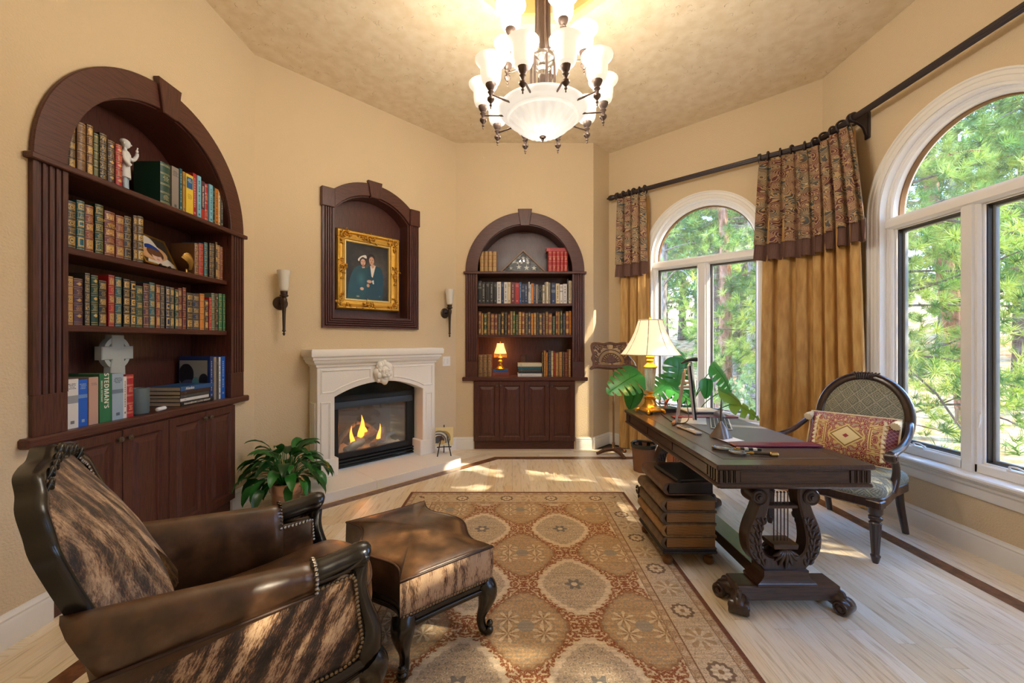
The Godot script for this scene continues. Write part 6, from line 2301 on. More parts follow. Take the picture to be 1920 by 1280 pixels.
	obj("cord", G.new().tube(smooth_path([Vector3(1.20, Y + 0.004, -3.30), Vector3(1.18, Y + 0.004, -3.1), Vector3(1.17, Y + 0.004, -2.99), Vector3(1.22, Y + 0.004, -2.93), Vector3(1.27, Y + 0.03, -2.95), Vector3(1.30, Y + 0.09, -3.03), Vector3(1.315, Y + 0.16, -3.1)], 6), 0.0035, 6), M.iron, cb)
	# pyramid pen stand and a sheet of paper
	var pp := thing("paper_note", "small white sheet of paper under the pyramid pen stand", "paper", yaw(Vector3(1.30, Y + 0.004, -2.45), 0.2))
	obj("sheet", G.new().box(Vector3(0, 0.0004, 0), Vector3(0.12, 0.0007, 0.10)), mat(c8(238, 234, 228), 0.7), pp)
	var py := thing("pyramid_pen_stand", "pewter pyramid pen stand on the desk", "pen stand", yaw(Vector3(1.272, Y + 0.005, -2.495), 0.5))
	var pg := G.new()
	pg.lathe([Vector2(0.064, 0.0), Vector2(0.064, 0.004), Vector2(0.007, 0.10), Vector2(0.0, 0.10)], 4, 0, true, true, PI / 4)
	obj("pyramid", pg, mat(c8(120, 112, 106), 0.35, 0.6), py)
	var pn := thing("pen", "slender dark pen standing upright in the pyramid stand", "pen", Transform3D(Basis(Vector3(0, 0, 1), -0.03), Vector3(1.272, Y + 0.102, -2.495)))
	obj("barrel", G.new().lathe([Vector2(0.0, 0.0), Vector2(0.005, 0.002), Vector2(0.0065, 0.02), Vector2(0.0055, 0.10), Vector2(0.003, 0.135), Vector2(0, 0.14)], 12), M.pewter, pn)
	# two magnifying glasses
	magnifier("magnifying_glass", "larger magnifying glass with checkered bone handle lying on the desk corner", Vector3(1.148, Y, -2.235), 0.047, 0.145, -0.22, true)
	magnifier("magnifying_glass", "smaller magnifying glass with dark handle, nearer the desk edge", Vector3(1.180, Y, -2.145), 0.036, 0.155, -0.25, false)

var key_mat: StandardMaterial3D
func mat_key() -> StandardMaterial3D:
	if key_mat == null:
		key_mat = mat(c8(46, 46, 50), 0.5)
	return key_mat

func magnifier(called: String, label: String, p: Vector3, r: float, L: float, ang: float, checks: bool) -> void:
	# the handle runs along x
	var t := thing(called, label, "magnifier", yaw(p, ang), "magnifying glasses on the desk")
	obj("rim", G.new().at(Transform3D(Basis(Vector3.RIGHT, PI / 2), Vector3(0, 0.010, 0))).tube(lift(arc2(Vector2.ZERO, r, 0, TAU * 31.0 / 32.0, 31)), 0.007, 8, true), M.pewter, t)
	var gl := mat(Color(0.9, 0.95, 0.95, 0.12), 0.03)
	gl.transparency = BaseMaterial3D.TRANSPARENCY_ALPHA
	obj("lens", G.new().at(T3(0, 0.010, 0)).lathe([Vector2(0, -0.004), Vector2(r * 0.7, -0.002), Vector2(r, 0.0), Vector2(r * 0.7, 0.003), Vector2(0, 0.005)], 28), gl, t)
	var ax := Transform3D(Basis(Vector3(0, 0, 1), -PI / 2), Vector3(r, 0.010, 0))
	obj("ferrule", G.new().at(ax).lathe([Vector2(0.004, 0), Vector2(0.006, 0.01), Vector2(0.004, 0.02), Vector2(0.009, 0.026), Vector2(0.009, 0.04), Vector2(0, 0.041)], 12), M.brass, t)
	if checks:
		for k in 5:
			obj("inlay", G.new().box(Vector3(r + 0.05 + k * 0.021, 0.010, 0), Vector3(0.0205, 0.014, 0.018), 0.002), mat(c8(226, 214, 190), 0.4) if k % 2 else mat(c8(52, 44, 40), 0.35), t)
	else:
		obj("grip", G.new().at(ax).lathe([Vector2(0.006, 0.04), Vector2(0.008, 0.05), Vector2(0.008, L * 0.72), Vector2(0.010, L * 0.74), Vector2(0, L * 0.75)], 12), mat(c8(56, 40, 32), 0.35), t)
		obj("butt", G.new().at(ax).lathe([Vector2(0.009, L * 0.75), Vector2(0.012, L * 0.78), Vector2(0.011, L * 0.97), Vector2(0.006, L), Vector2(0, L)], 12), M.brass, t)

func table_lamp(p: Vector3) -> void:
	var t := thing("table_lamp", "lit brass and crystal table lamp with cream bell shade, on the desk", "lamp", yaw(p, 0.35))
	var g := G.new()
	g.lathe([Vector2(0.0, 0.016), Vector2(0.098, 0.016), Vector2(0.102, 0.022), Vector2(0.100, 0.032), Vector2(0.088, 0.036), Vector2(0.084, 0.044), Vector2(0.070, 0.05), Vector2(0.055, 0.066), Vector2(0.045, 0.09), Vector2(0.042, 0.112), Vector2(0.048, 0.116), Vector2(0.048, 0.122), Vector2(0.03, 0.13), Vector2(0.0, 0.13)], 4, 0, true, true, PI / 4)
	g.lathe([Vector2(0.028, 0.125), Vector2(0.038, 0.132), Vector2(0.036, 0.14), Vector2(0.022, 0.15), Vector2(0.020, 0.16), Vector2(0.032, 0.17), Vector2(0.03, 0.182), Vector2(0.0, 0.184)], 24)
	for k in 4:
		var a := TAU * k / 4 + PI / 4
		g.tube(smooth_path([Vector3(cos(a) * 0.085, 0.03, sin(a) * 0.085), Vector3(cos(a) * 0.105, 0.022, sin(a) * 0.105), Vector3(cos(a) * 0.112, 0.012, sin(a) * 0.112)], 3), [0.012, 0.013, 0.014, 0.014, 0.013, 0.012, 0.011], 8)
		g.ball(Vector3(cos(a) * 0.112, 0.010, sin(a) * 0.112), Vector3(0.012, 0.010, 0.012), 10, 7)
	obj("base", g, M.gold, t)
	var cr := mat(Color(0.96, 0.98, 1.0, 0.16), 0.04)
	cr.refraction_enabled = true
	cr.refraction_scale = 0.05
	obj("crystal_column", G.new().lathe([Vector3(0.0, 0.182, 0), Vector3(0.03, 0.183, 0.1), Vector3(0.034, 0.22, 0.16), Vector3(0.038, 0.26, 0.16), Vector3(0.042, 0.30, 0.16), Vector3(0.046, 0.345, 0.16), Vector3(0.048, 0.372, 0.1), Vector3(0.0, 0.373, 0)], 60, 12), cr, t)
	obj("stem_core", G.new().lathe([Vector2(0, 0.18), Vector2(0.005, 0.181), Vector2(0.005, 0.374), Vector2(0, 0.375)], 8), M.silver, t)
	obj("capital", G.new().lathe([Vector2(0.0, 0.370), Vector2(0.052, 0.371), Vector2(0.056, 0.38), Vector2(0.048, 0.39), Vector2(0.03, 0.405), Vector2(0.022, 0.415), Vector2(0.022, 0.425), Vector2(0.032, 0.432), Vector2(0.027, 0.445), Vector2(0.034, 0.46), Vector2(0.028, 0.478), Vector2(0.012, 0.485), Vector2(0.010, 0.56), Vector2(0, 0.562)], 24), M.gold, t)
	var cloth := glow(Color(1.0, 0.88, 0.68), 0.42)
	cloth.albedo_color = c8(238, 226, 198)
	cloth.roughness = 0.8
	var prof := [[0.236, 0.482], [0.200, 0.530], [0.158, 0.600], [0.126, 0.670], [0.104, 0.735], [0.096, 0.766]]
	var sh := G.new()
	var rows: Array = []
	for q in prof:
		var row := PackedVector3Array()
		for s in 32:
			var a := TAU * s / 32
			# flat panels between ribs
			var k := fposmod(a, TAU / 8) - TAU / 16
			row.append(Vector3(cos(a) * q[0], q[1], sin(a) * q[0]) * Vector3(cos(TAU / 16) / cos(k) * 0.3 + 0.7, 1, cos(TAU / 16) / cos(k) * 0.3 + 0.7))
		rows.append(row)
	sh.sheet(rows, true)
	var so := obj("shade", sh, cloth, t)
	var trimm := mat(c8(126, 108, 82), 0.7)
	for s in 8:
		var a := TAU * s / 8
		var path: Array = []
		for q in prof:
			path.append(Vector3(cos(a) * (q[0] - 0.001), q[1], sin(a) * (q[0] - 0.001)))
		obj("rib", G.new().tube(smooth_path(path, 2), 0.0028, 5), trimm, so)
	for e in [[0.236, 0.482], [0.096, 0.766]]:
		var path: Array = []
		for s in 32:
			var a := TAU * s / 32
			path.append(Vector3(cos(a) * e[0], e[1], sin(a) * e[0]))
		obj("rim_binding", G.new().tube(path, 0.004, 6, true), mat(c8(216, 200, 168), 0.7), so)
	obj("finial", G.new().lathe([Vector2(0.0, 0.762), Vector2(0.014, 0.764), Vector2(0.006, 0.774), Vector2(0.010, 0.784), Vector2(0.007, 0.795), Vector2(0, 0.80)], 14), M.gold, t)
	obj("bulb", G.new().ball(Vector3(0, 0.61, 0), Vector3(0.03, 0.04, 0.03), 12, 8), glow(Color(1.0, 0.85, 0.6), 4.0), t)
	lamp(Vector3(0, 0.61, 0), Color(1.0, 0.80, 0.52), 0.16, 0.03, t)

# ---------------------------------------------------------------- plants
func blade(g: G, base: Vector3, dir: Vector3, L: float, w: float, droop: float, fold: float, roll := 0.0) -> void:
	# a pointed leaf that bows over; dir is where it starts out
	var rows: Array = []
	var p := base
	var d := dir.normalized()
	var n := 9
	for i in n + 1:
		var t := i / float(n)
		var side := d.cross(Vector3.UP)
		if side.length() < 0.05:
			side = Vector3.RIGHT
		side = side.normalized()
		var up := side.cross(d).normalized()
		side = side.rotated(d, roll)
		up = up.rotated(d, roll)
		var hw := w * 0.5 * pow(sin(PI * pow(t, 0.72)), 0.85) + 0.0006
		var row := PackedVector3Array()
		for k in 5:
			var u := (k - 2) / 2.0
			row.append(p + side * u * hw + up * (absf(u) * fold * hw + 0.0025 * sin(t * 24.0) * absf(u)))
		rows.append(row)
		p += d * L / n
		d = (d + Vector3(0, -droop / n, 0)).normalized()
	g.sheet(rows)

func plants() -> void:
	# peace lily in a copper pot
	var t := thing("peace_lily", "leafy green peace lily in a ribbed copper pot, left of the fireplace hearth", "potted plant", T3(-1.86, 0, -3.37))
	var cop := mat(c8(214, 174, 150), 0.3, 0.85)
	obj("pot", G.new().lathe([Vector2(0.0, 0.0), Vector2(0.088, 0.0), Vector2(0.096, 0.02), Vector2(0.104, 0.10), Vector2(0.110, 0.112), Vector2(0.108, 0.122), Vector2(0.112, 0.132), Vector2(0.110, 0.142), Vector2(0.114, 0.19), Vector2(0.120, 0.197), Vector2(0.116, 0.203), Vector2(0.108, 0.198), Vector2(0.104, 0.15), Vector2(0.0, 0.15)], 32), cop, t)
	for s in [-1.0, 1.0]:
		obj("handle", G.new().tube(smooth_path([Vector3(s * 0.11, 0.16, 0), Vector3(s * 0.135, 0.15, 0), Vector3(s * 0.132, 0.11, 0), Vector3(s * 0.108, 0.10, 0)], 4), 0.006, 6), cop, t)
	obj("soil", G.new().at(T3(0, 0.165, 0)).lathe([Vector2(0.103, 0), Vector2(0.05, 0.012), Vector2(0, 0.016)], 20, 0, false), mat(c8(50, 36, 26), 0.95), t)
	var leafs: Array = []
	for k in 3:
		var lm := mat([c8(24, 82, 30), c8(36, 108, 40), c8(18, 62, 26)][k], 0.32)
		lm.backlight_enabled = true
		lm.backlight = Color(0.12, 0.3, 0.08)
		leafs.append(lm)
	var r := RandomNumberGenerator.new()
	r.seed = 44
	for k in 84:
		var a := k * 2.39996 + r.randf() * 0.4
		var up := r.randf_range(0.15, 1.0) if k > 16 else r.randf_range(-0.1, 0.35)
		var reach := lerpf(0.27, 0.09, up) * r.randf_range(0.75, 1.15)
		var top := Vector3(cos(a) * reach, lerpf(0.24, 0.46, up) * r.randf_range(0.9, 1.1), sin(a) * reach)
		var base := Vector3(cos(a) * 0.03, 0.17, sin(a) * 0.03)
		var sg := G.new()
		var mid := base.lerp(top, 0.5) + Vector3(0, 0.05, 0)
		sg.tube(smooth_path([base, mid, top], 3), 0.003, 5)
		var so := obj("stem", sg, leafs[1], t)
		var g := G.new()
		var out := Vector3(cos(a), lerpf(0.05, 1.2, up * up), sin(a))
		blade(g, top, out, r.randf_range(0.15, 0.23), r.randf_range(0.060, 0.085), lerpf(2.6, 1.3, up), 0.25, r.randf_range(-0.5, 0.5))
		obj("leaf", g, leafs[k % 3], t)
	# split-leaf plant behind the desk
	var m := thing("monstera_plant", "tall split-leaf plant standing behind the desk before the far window", "potted plant", T3(1.72, 0, -4.12))
	obj("pot", G.new().lathe([Vector2(0, 0), Vector2(0.13, 0), Vector2(0.14, 0.02), Vector2(0.165, 0.24), Vector2(0.175, 0.25), Vector2(0.175, 0.275), Vector2(0.16, 0.275), Vector2(0.15, 0.22), Vector2(0.0, 0.22)], 28), mat(c8(150, 96, 66), 0.6), m)
	obj("soil", G.new().at(T3(0, 0.225, 0)).lathe([Vector2(0.15, 0), Vector2(0, 0.02)], 20, 0, false), mat(c8(50, 36, 26), 0.95), m)
	var mm: Array = []
	for k in 3:
		var lm := mat([c8(34, 104, 50), c8(58, 136, 62), c8(112, 134, 44)][k], 0.28)
		lm.backlight_enabled = true
		lm.backlight = Color(0.25, 0.5, 0.15)
		mm.append(lm)
	# tip of stalk (world), blade direction, size, colour, splits
	var L := [
		[Vector3(1.20, 1.03, -3.95), Vector3(-0.62, -0.25, 0.25), 0.34, 0, 5],
		[Vector3(1.20, 0.88, -3.98), Vector3(-0.2, -0.9, 0.1), 0.20, 0, 0],
		[Vector3(1.57, 1.235, -4.0), Vector3(0.25, 0.12, -0.3), 0.28, 1, 5],
		[Vector3(1.60, 1.15, -3.92), Vector3(-0.12, -0.9, 0.25), 0.30, 0, 5],
		[Vector3(1.52, 0.97, -3.9), Vector3(-0.7, -0.3, 0.3), 0.28, 0, 5],
		[Vector3(1.50, 0.90, -3.85), Vector3(0.5, -0.25, 0.35), 0.24, 1, 4],
		[Vector3(1.98, 1.10, -4.0), Vector3(0.45, -0.55, 0.15), 0.30, 1, 5],
		[Vector3(1.90, 0.965, -3.98), Vector3(-0.05, -0.9, 0.2), 0.17, 0, 0],
		[Vector3(2.02, 0.87, -3.95), Vector3(0.6, -0.25, 0.1), 0.22, 2, 0],
		[Vector3(2.12, 0.76, -3.92), Vector3(0.55, -0.25, 0.25), 0.26, 2, 3],
		[Vector3(1.68, 0.86, -3.95), Vector3(0.1, -0.6, 0.4), 0.22, 0, 3],
		[Vector3(1.62, 1.02, -4.2), Vector3(0.3, -0.2, -0.3), 0.26, 1, 4],
	]
	for q in L:
		var tip: Vector3 = q[0] - Vector3(1.72, 0, -4.12)
		var b := Vector3(0.03 * sin(tip.x * 9), 0.23, 0.03 * cos(tip.x * 7))
		var mid := Vector3(tip.x * 0.45, tip.y * 0.72 + 0.06, tip.z * 0.5)
		var so := obj("stalk", G.new().tube(smooth_path([b, mid, tip], 6), 0.005, 6), mm[0], m)
		obj("leaf", split_leaf(tip, q[1], q[2], q[4]), mm[q[3]], m)
	# waste basket and wire rack in the shade behind the desk
	var wb := thing("waste_basket", "brown eight-sided waste basket with black liner, on the floor behind the desk", "waste basket", T3(1.375, 0, -4.28))
	obj("body", G.new().lathe([Vector2(0, 0), Vector2(0.10, 0), Vector2(0.105, 0.01), Vector2(0.125, 0.27), Vector2(0.118, 0.27), Vector2(0.1, 0.02), Vector2(0, 0.02)], 8), mat(c8(120, 84, 62), 0.6), wb)
	obj("liner", G.new().lathe([Vector2(0.128, 0.25), Vector2(0.134, 0.285), Vector2(0.126, 0.292), Vector2(0.115, 0.28), Vector2(0.1, 0.12), Vector2(0, 0.10)], 16, 0, false), mat(c8(26, 26, 28), 0.25), wb)

func split_leaf(p: Vector3, dir: Vector3, L: float, splits: int) -> G:
	var g := G.new()
	var d := dir.normalized()
	var side := d.cross(Vector3(0.25, 0.75, 0.6)).normalized()
	var up := side.cross(d).normalized()
	var n := 80
	for s in [-1.0, 1.0]:
		var rows: Array = []
		for i in n + 1:
			var t := i / float(n)
			var w := L * 0.50 * pow(sin(PI * pow(t, 0.55)), 0.6)
			var cut := 0.0
			if splits > 0 and t > 0.12 and t < 0.9:
				var f := fposmod((t - 0.12) / 0.78 * splits, 1.0)
				cut = 0.74 * smoothstep(0.60, 0.74, f) * (1.0 - smoothstep(0.88, 1.0, f))
			w *= 1.0 - cut
			var row := PackedVector3Array()
			for k in 5:
				var u := k / 4.0
				var along := (t - 0.10 * (1.0 - t) * u * 1.6 + 0.16 * u * t * (1 - t)) * L
				var hx := u * w
				var sag := -0.9 * hx * hx / L + 0.22 * hx - 0.5 * along * along / L * 0.5
				row.append(p + d * along + side * s * hx + up * sag)
			rows.append(row)
		g.sheet(rows)
	var rib: Array = []
	for i in 9:
		var al := i / 9.0 * L
		rib.append(p + d * al + up * (-0.25 * al * al / L + 0.003))
	g.tube(rib, 0.0035, 5)
	return g

# ---------------------------------------------------------------- music stand
func music_stand() -> void:
	var t := thing("music_stand", "carved openwork wooden music stand on a brass pole, by the far curtain", "music stand", T3(1.205, 0, -4.86))
	var wd := mat(c8(108, 66, 40), 0.4)
	wd.albedo_texture = M.grain
	tri(wd, Vector3(4, 4, 4))
	for q in [Vector2(-0.19, -0.02), Vector2(0.085, 0.17), Vector2(0.17, -0.12)]:
		obj("foot", G.new().tube(smooth_path([Vector3(0, 0.075, 0), Vector3(q.x * 0.5, 0.06, q.y * 0.5), Vector3(q.x * 0.9, 0.026, q.y * 0.9), Vector3(q.x * 1.05, 0.018, q.y * 1.05)], 4), [0.026, 0.027, 0.027, 0.026, 0.025, 0.024, 0.022, 0.02, 0.019, 0.018, 0.018, 0.018, 0.014], 8), wd, t)
	var pm := mat(c8(150, 116, 84), 0.3, 0.8)
	obj("pole", G.new().lathe([Vector2(0, 0.05), Vector2(0.026, 0.05), Vector2(0.026, 0.09), Vector2(0.018, 0.10), Vector2(0.017, 0.15), Vector2(0.0115, 0.16), Vector2(0.0115, 0.60), Vector2(0.017, 0.602), Vector2(0.017, 0.635), Vector2(0.009, 0.65), Vector2(0.008, 1.08), Vector2(0, 1.08)], 16), pm, t)
	var f := T3(-0.02, 1.045, 0.015) * Transform3D(Basis(Vector3.UP, 0.10) * Basis(Vector3.RIGHT, -0.30), Vector3.ZERO)
	var lg := G.new().at(f)
	lg.prism(smooth2(V2([-0.275, -0.02, -0.235, 0.012, 0.0, 0.016, 0.235, 0.012, 0.275, -0.02, 0.25, -0.032, 0.19, -0.012, 0.0, -0.03, -0.19, -0.012, -0.25, -0.032]), 3), -0.012, 0.065, 0.004)
	obj("ledge", lg, wd, t)
	var rim: Array = []
	for v in smooth2(V2([-0.225, 0.01, -0.215, 0.06, -0.228, 0.11, -0.21, 0.16, -0.222, 0.22, -0.215, 0.285, -0.15, 0.292, -0.08, 0.282, 0.0, 0.296, 0.08, 0.282, 0.15, 0.292, 0.215, 0.285, 0.222, 0.22, 0.21, 0.16, 0.228, 0.11, 0.215, 0.06, 0.225, 0.01]), 4):
		rim.append(f * Vector3(v.x, v.y, 0))
	obj("rim", G.new().sweep(V2([-0.016, -0.007, -0.016, 0.007, 0.012, 0.009, 0.016, 0.0, 0.012, -0.009]), rim, f.basis.z, false), wd, t)
	var fr := G.new().at(f)
	var sc: Array = []
	# pierced scrollwork: arches, rays and curls
	for k in 3:
		sc.append(lift(arc2(Vector2(0, 0.05), 0.075 + k * 0.045, 0.1, PI - 0.1, 16)))
	for k in 11:
		var a := 0.25 + (PI - 0.5) * k / 10.0
		sc.append([Vector3(cos(a) * 0.02, 0.05 + sin(a) * 0.02, 0), Vector3(cos(a) * 0.12, 0.05 + sin(a) * 0.12, 0)])
	var r := RandomNumberGenerator.new()
	r.seed = 8
	for s in [-1.0, 1.0]:
		for q in [[0.175, 0.245, 0.030], [0.185, 0.17, 0.026], [0.185, 0.10, 0.026], [0.12, 0.245, 0.026], [0.185, 0.045, 0.022], [0.135, 0.20, 0.02], [0.06, 0.258, 0.02]]:
			var path: Array = []
			for i in 15:
				var a = i * 0.55 + q[0] * 30
				var rr: float = q[2] * (1.0 - i / 18.0)
				path.append(Vector3(s * (q[0] + cos(a) * rr), q[1] + sin(a) * rr, 0))
			sc.append(path)
		for q in [[0.20, 0.27, 0.12, 0.18], [0.20, 0.14, 0.15, 0.05], [0.15, 0.27, 0.03, 0.235], [0.21, 0.2, 0.155, 0.13], [0.2, 0.03, 0.13, 0.03]]:
			sc.append([Vector3(s * q[0], q[1], 0), Vector3(s * (q[0] + q[2]) / 2 + 0.012 * s, (q[1] + q[3]) / 2, 0), Vector3(s * q[2], q[3], 0)])
	for path in sc:
		fr.tube(path, 0.0072, 5)
	stuff(obj("pierced_scrollwork", fr, wd, t))
	obj("medallion", G.new().at(f).ball(Vector3(0, 0.10, 0), Vector3(0.045, 0.055, 0.007), 16, 8), wd, t)
	obj("prop_arm", G.new().tube([Vector3(0, 1.0, 0), f * Vector3(0, 0.12, -0.012)], 0.009, 6), pm, t)
	obj("lamp_arm", G.new().tube(smooth_path([f * Vector3(0.2, 0.16, 0.02), f * Vector3(0.23, 0.10, 0.03), f * Vector3(0.26, 0.05, 0.04), f * Vector3(0.27, -0.02, 0.05), f * Vector3(0.25, -0.06, 0.05)], 5), 0.007, 8), M.silver, t)

# ---------------------------------------------------------------- books
# each book: left edge, right edge, height (metres, along its shelf), colour, kind of spine
const SHELVES := {
	"A1": "-0.547 -0.509 0.251 dark_brown g0; -0.506 -0.462 0.273 brown g1; -0.456 -0.423 0.285 brown g0; -0.42 -0.391 0.258 dark_green g3; -0.389 -0.348 0.274 black g4; -0.34 -0.298 0.26 dark_brown g2; -0.297 -0.256 0.257 red g2",
	"A2": "0.00189 0.0794 0.288 dark_green c0; 0.0869 0.145 0.295 grey m0; 0.149 0.171 0.305 teal m1; 0.173 0.197 0.294 ochre m0; 0.199 0.265 0.292 yellow m3; 0.267 0.301 0.322 red m1; 0.301 0.338 0.319 pale_blue m1; 0.34 0.382 0.297 purple m2; 0.383 0.418 0.291 red c0; 0.419 0.455 0.301 pale_blue m1; 0.456 0.477 0.296 dark_green m1; 0.478 0.514 0.292 orange m1; 0.515 0.537 0.294 cream m1; 0.538 0.566 0.291 dark_grey m1",
	"B1": "-0.562 -0.511 0.24 black g5; -0.505 -0.465 0.259 teal g6; -0.462 -0.417 0.249 red_brown g0; -0.411 -0.365 0.27 dark_green g7; -0.362 -0.302 0.25 maroon g8; -0.295 -0.244 0.245 red_brown g0; -0.243 -0.197 0.257 black g1; -0.19 -0.16 0.276 dark_brown g0; -0.159 -0.119 0.282 black g5",
	"B2": "0.3 0.34 0.226 brown g1; 0.341 0.387 0.237 red g1; 0.397 0.433 0.255 teal g1; 0.443 0.469 0.261 dark_brown g4; 0.47 0.502 0.265 black g4; 0.503 0.524 0.282 dark_brown g0; 0.526 0.563 0.265 tan g1; 0.564 0.594 0.262 red_brown g1",
	"C1": "-0.562 -0.524 0.248 tan g5; -0.52 -0.475 0.244 purple g2; -0.466 -0.44 0.28 dark_grey g4; -0.433 -0.395 0.274 dark_green g2; -0.388 -0.346 0.252 black g0; -0.337 -0.302 0.29 red g8; -0.297 -0.258 0.285 teal g0; -0.251 -0.211 0.282 black g5; -0.205 -0.171 0.276 black g6; -0.166 -0.12 0.253 dark_green g0; -0.119 -0.078 0.273 purple g1; -0.077 -0.036 0.285 teal g0; -0.032 0 0.278 red_brown g0; 0.00189 0.0331 0.276 dark_grey g1; 0.0416 0.0728 0.275 navy g6; 0.0747 0.107 0.273 dark_grey g0; 0.112 0.141 0.265 dark_green g0; 0.145 0.179 0.279 maroon g0; 0.18 0.211 0.287 maroon g1; 0.215 0.269 0.255 black g5; 0.274 0.332 0.255 navy g0; 0.339 0.383 0.263 orange g1; 0.384 0.42 0.224 black g0; 0.422 0.449 0.245 red g1; 0.454 0.49 0.281 green_grey g1; 0.491 0.524 0.281 dark_brown g2; 0.53 0.568 0.286 green g1; 0.569 0.593 0.286 green g1",
	"D1": "-0.578 -0.518 0.252 white m0; -0.517 -0.469 0.246 bright_blue m0; -0.467 -0.416 0.253 pale_brown m4; -0.408 -0.341 0.268 green m5; -0.34 -0.272 0.262 pale_blue_grey m0; -0.271 -0.249 0.241 white m1; -0.248 -0.199 0.249 red c0",
	"D2": "0.43 0.463 0.333 dark_blue m1; 0.468 0.496 0.326 grey m4; 0.497 0.521 0.324 dark_grey m4; 0.522 0.543 0.323 white m1; 0.546 0.593 0.327 bright_blue m1",
	"E1": "-0.569 -0.519 0.267 tan g5; -0.516 -0.466 0.267 tan g5; -0.462 -0.414 0.267 tan g5; -0.41 -0.358 0.267 tan g5",
	"E2": "0.296 0.347 0.264 red c0; 0.349 0.398 0.264 red c0; 0.4 0.449 0.264 red c0; 0.451 0.496 0.264 red c0; 0.498 0.544 0.264 red c0",
	"F": "-0.591 -0.548 0.286 black m0; -0.547 -0.499 0.271 black m1; -0.495 -0.446 0.271 black m0; -0.443 -0.398 0.271 black m1; -0.395 -0.354 0.268 black m0; -0.353 -0.3 0.273 white m1; -0.296 -0.265 0.27 navy m0; -0.263 -0.218 0.27 white m1; -0.217 -0.179 0.27 cream m0; -0.176 -0.126 0.268 maroon m1; -0.125 -0.069 0.263 red m0; -0.068 -0.042 0.27 blue m1; -0.041 -0.005 0.246 navy m0; -0.004 0.04 0.246 navy m1; 0.045 0.063 0.274 white m0; 0.064 0.08 0.242 white m1; 0.082 0.114 0.257 orange m0; 0.115 0.136 0.248 navy m1; 0.138 0.164 0.24 grey m0; 0.165 0.184 0.24 black m1; 0.186 0.204 0.24 black m0; 0.206 0.224 0.236 black m1; 0.226 0.25 0.235 cream m0; 0.252 0.269 0.27 grey m1; 0.271 0.299 0.273 cream m0; 0.302 0.325 0.264 grey m1; 0.335 0.389 0.26 navy m0; 0.392 0.441 0.253 cream m1; 0.443 0.482 0.24 white m0; 0.485 0.534 0.248 white m1; 0.536 0.553 0.308 black m0; 0.555 0.582 0.29 cream m1; 0.584 0.594 0.286 cream m0",
	"G": "-0.587 -0.554 0.296 red_brown g0; -0.551 -0.526 0.27 tan g1; -0.52 -0.48 0.269 dark_green g0; -0.475 -0.438 0.286 brown g1; -0.433 -0.388 0.265 maroon g5; -0.385 -0.346 0.262 maroon g0; -0.342 -0.306 0.261 dark_grey g1; -0.298 -0.265 0.288 dark_brown g0; -0.26 -0.221 0.286 black g1; -0.215 -0.188 0.261 maroon g0; -0.184 -0.156 0.296 tan g1; -0.15 -0.125 0.299 green g0; -0.121 -0.081 0.257 dark_green g1; -0.077 -0.044 0.288 tan g5; -0.039 -0.002 0.286 red_brown g0; 0.002 0.041 0.275 dark_grey g1; 0.045 0.072 0.288 navy g0; 0.079 0.105 0.27 orange g1; 0.111 0.144 0.276 tan g0; 0.148 0.177 0.284 black g1; 0.18 0.219 0.269 dark_grey g0; 0.223 0.259 0.273 purple g1; 0.263 0.296 0.292 brown g5; 0.298 0.346 0.269 red_brown g0; 0.351 0.385 0.237 dark_green g1; 0.391 0.419 0.294 maroon g0; 0.422 0.441 0.288 tan g1; 0.449 0.476 0.302 dark_green g0; 0.482 0.516 0.269 navy g1; 0.518 0.561 0.296 red_brown g0; 0.563 0.592 0.3 orange g1",
	"H1": "-0.591 -0.533 0.278 brown g1; -0.532 -0.478 0.278 brown g1; -0.476 -0.419 0.278 brown g1",
	"H2": "0.215 0.238 0.307 black g1; 0.243 0.267 0.328 tan g1; 0.271 0.289 0.305 orange g1; 0.296 0.331 0.331 navy g1; 0.334 0.362 0.323 cream g1; 0.369 0.383 0.32 red g1; 0.388 0.429 0.302 tan g1; 0.433 0.473 0.31 tan g1; 0.478 0.499 0.312 dark_grey g1; 0.502 0.552 0.312 maroon g1; 0.555 0.585 0.344 tan g1",
}
const INK := {"black": [34, 33, 34], "dark_brown": [62, 42, 34], "brown": [112, 76, 48], "red_brown": [128, 60, 44], "tan": [172, 124, 78], "dark_green": [22, 64, 52], "green": [42, 112, 72], "green_grey": [104, 118, 98], "teal": [24, 92, 108], "red": [168, 34, 40], "maroon": [104, 38, 42], "purple": [78, 44, 62], "navy": [30, 48, 84], "dark_grey": [70, 70, 68], "grey": [140, 130, 124], "ochre": [176, 130, 50], "yellow": [222, 192, 66], "pale_blue": [128, 190, 214], "orange": [204, 120, 36], "cream": [212, 194, 156], "white": [216, 212, 206], "bright_blue": [30, 92, 190], "pale_brown": [186, 150, 134], "pale_blue_grey": [152, 172, 188], "blue": [40, 84, 136], "dark_blue": [24, 50, 110], "bone": [212, 198, 164]}
const ORD := ["first", "second", "third", "fourth", "fifth", "sixth", "seventh", "eighth", "ninth", "tenth", "eleventh", "twelfth", "thirteenth", "fourteenth", "fifteenth", "sixteenth", "seventeenth", "eighteenth", "nineteenth"]
var atlas: Image
var cells := 0
var cover_mat: StandardMaterial3D
const GOLD := Color(0.86, 0.70, 0.40)

func ordinal(k: int) -> String:
	if k < 19:
		return ORD[k]
	var n := k + 1
	var tens: String = ["", "", "twent", "thirt"][n / 10]
	return tens + "ieth" if n % 10 == 0 else tens + "y-" + ORD[n % 10 - 1]

func ink(nm: String) -> Color:
	var a: Array = INK[nm]
	return Color8(a[0], a[1], a[2])

func rc(x: int, y: int, w: int, h: int, c: Color) -> void:
	atlas.fill_rect(Rect2i(x, y, w, h), c)

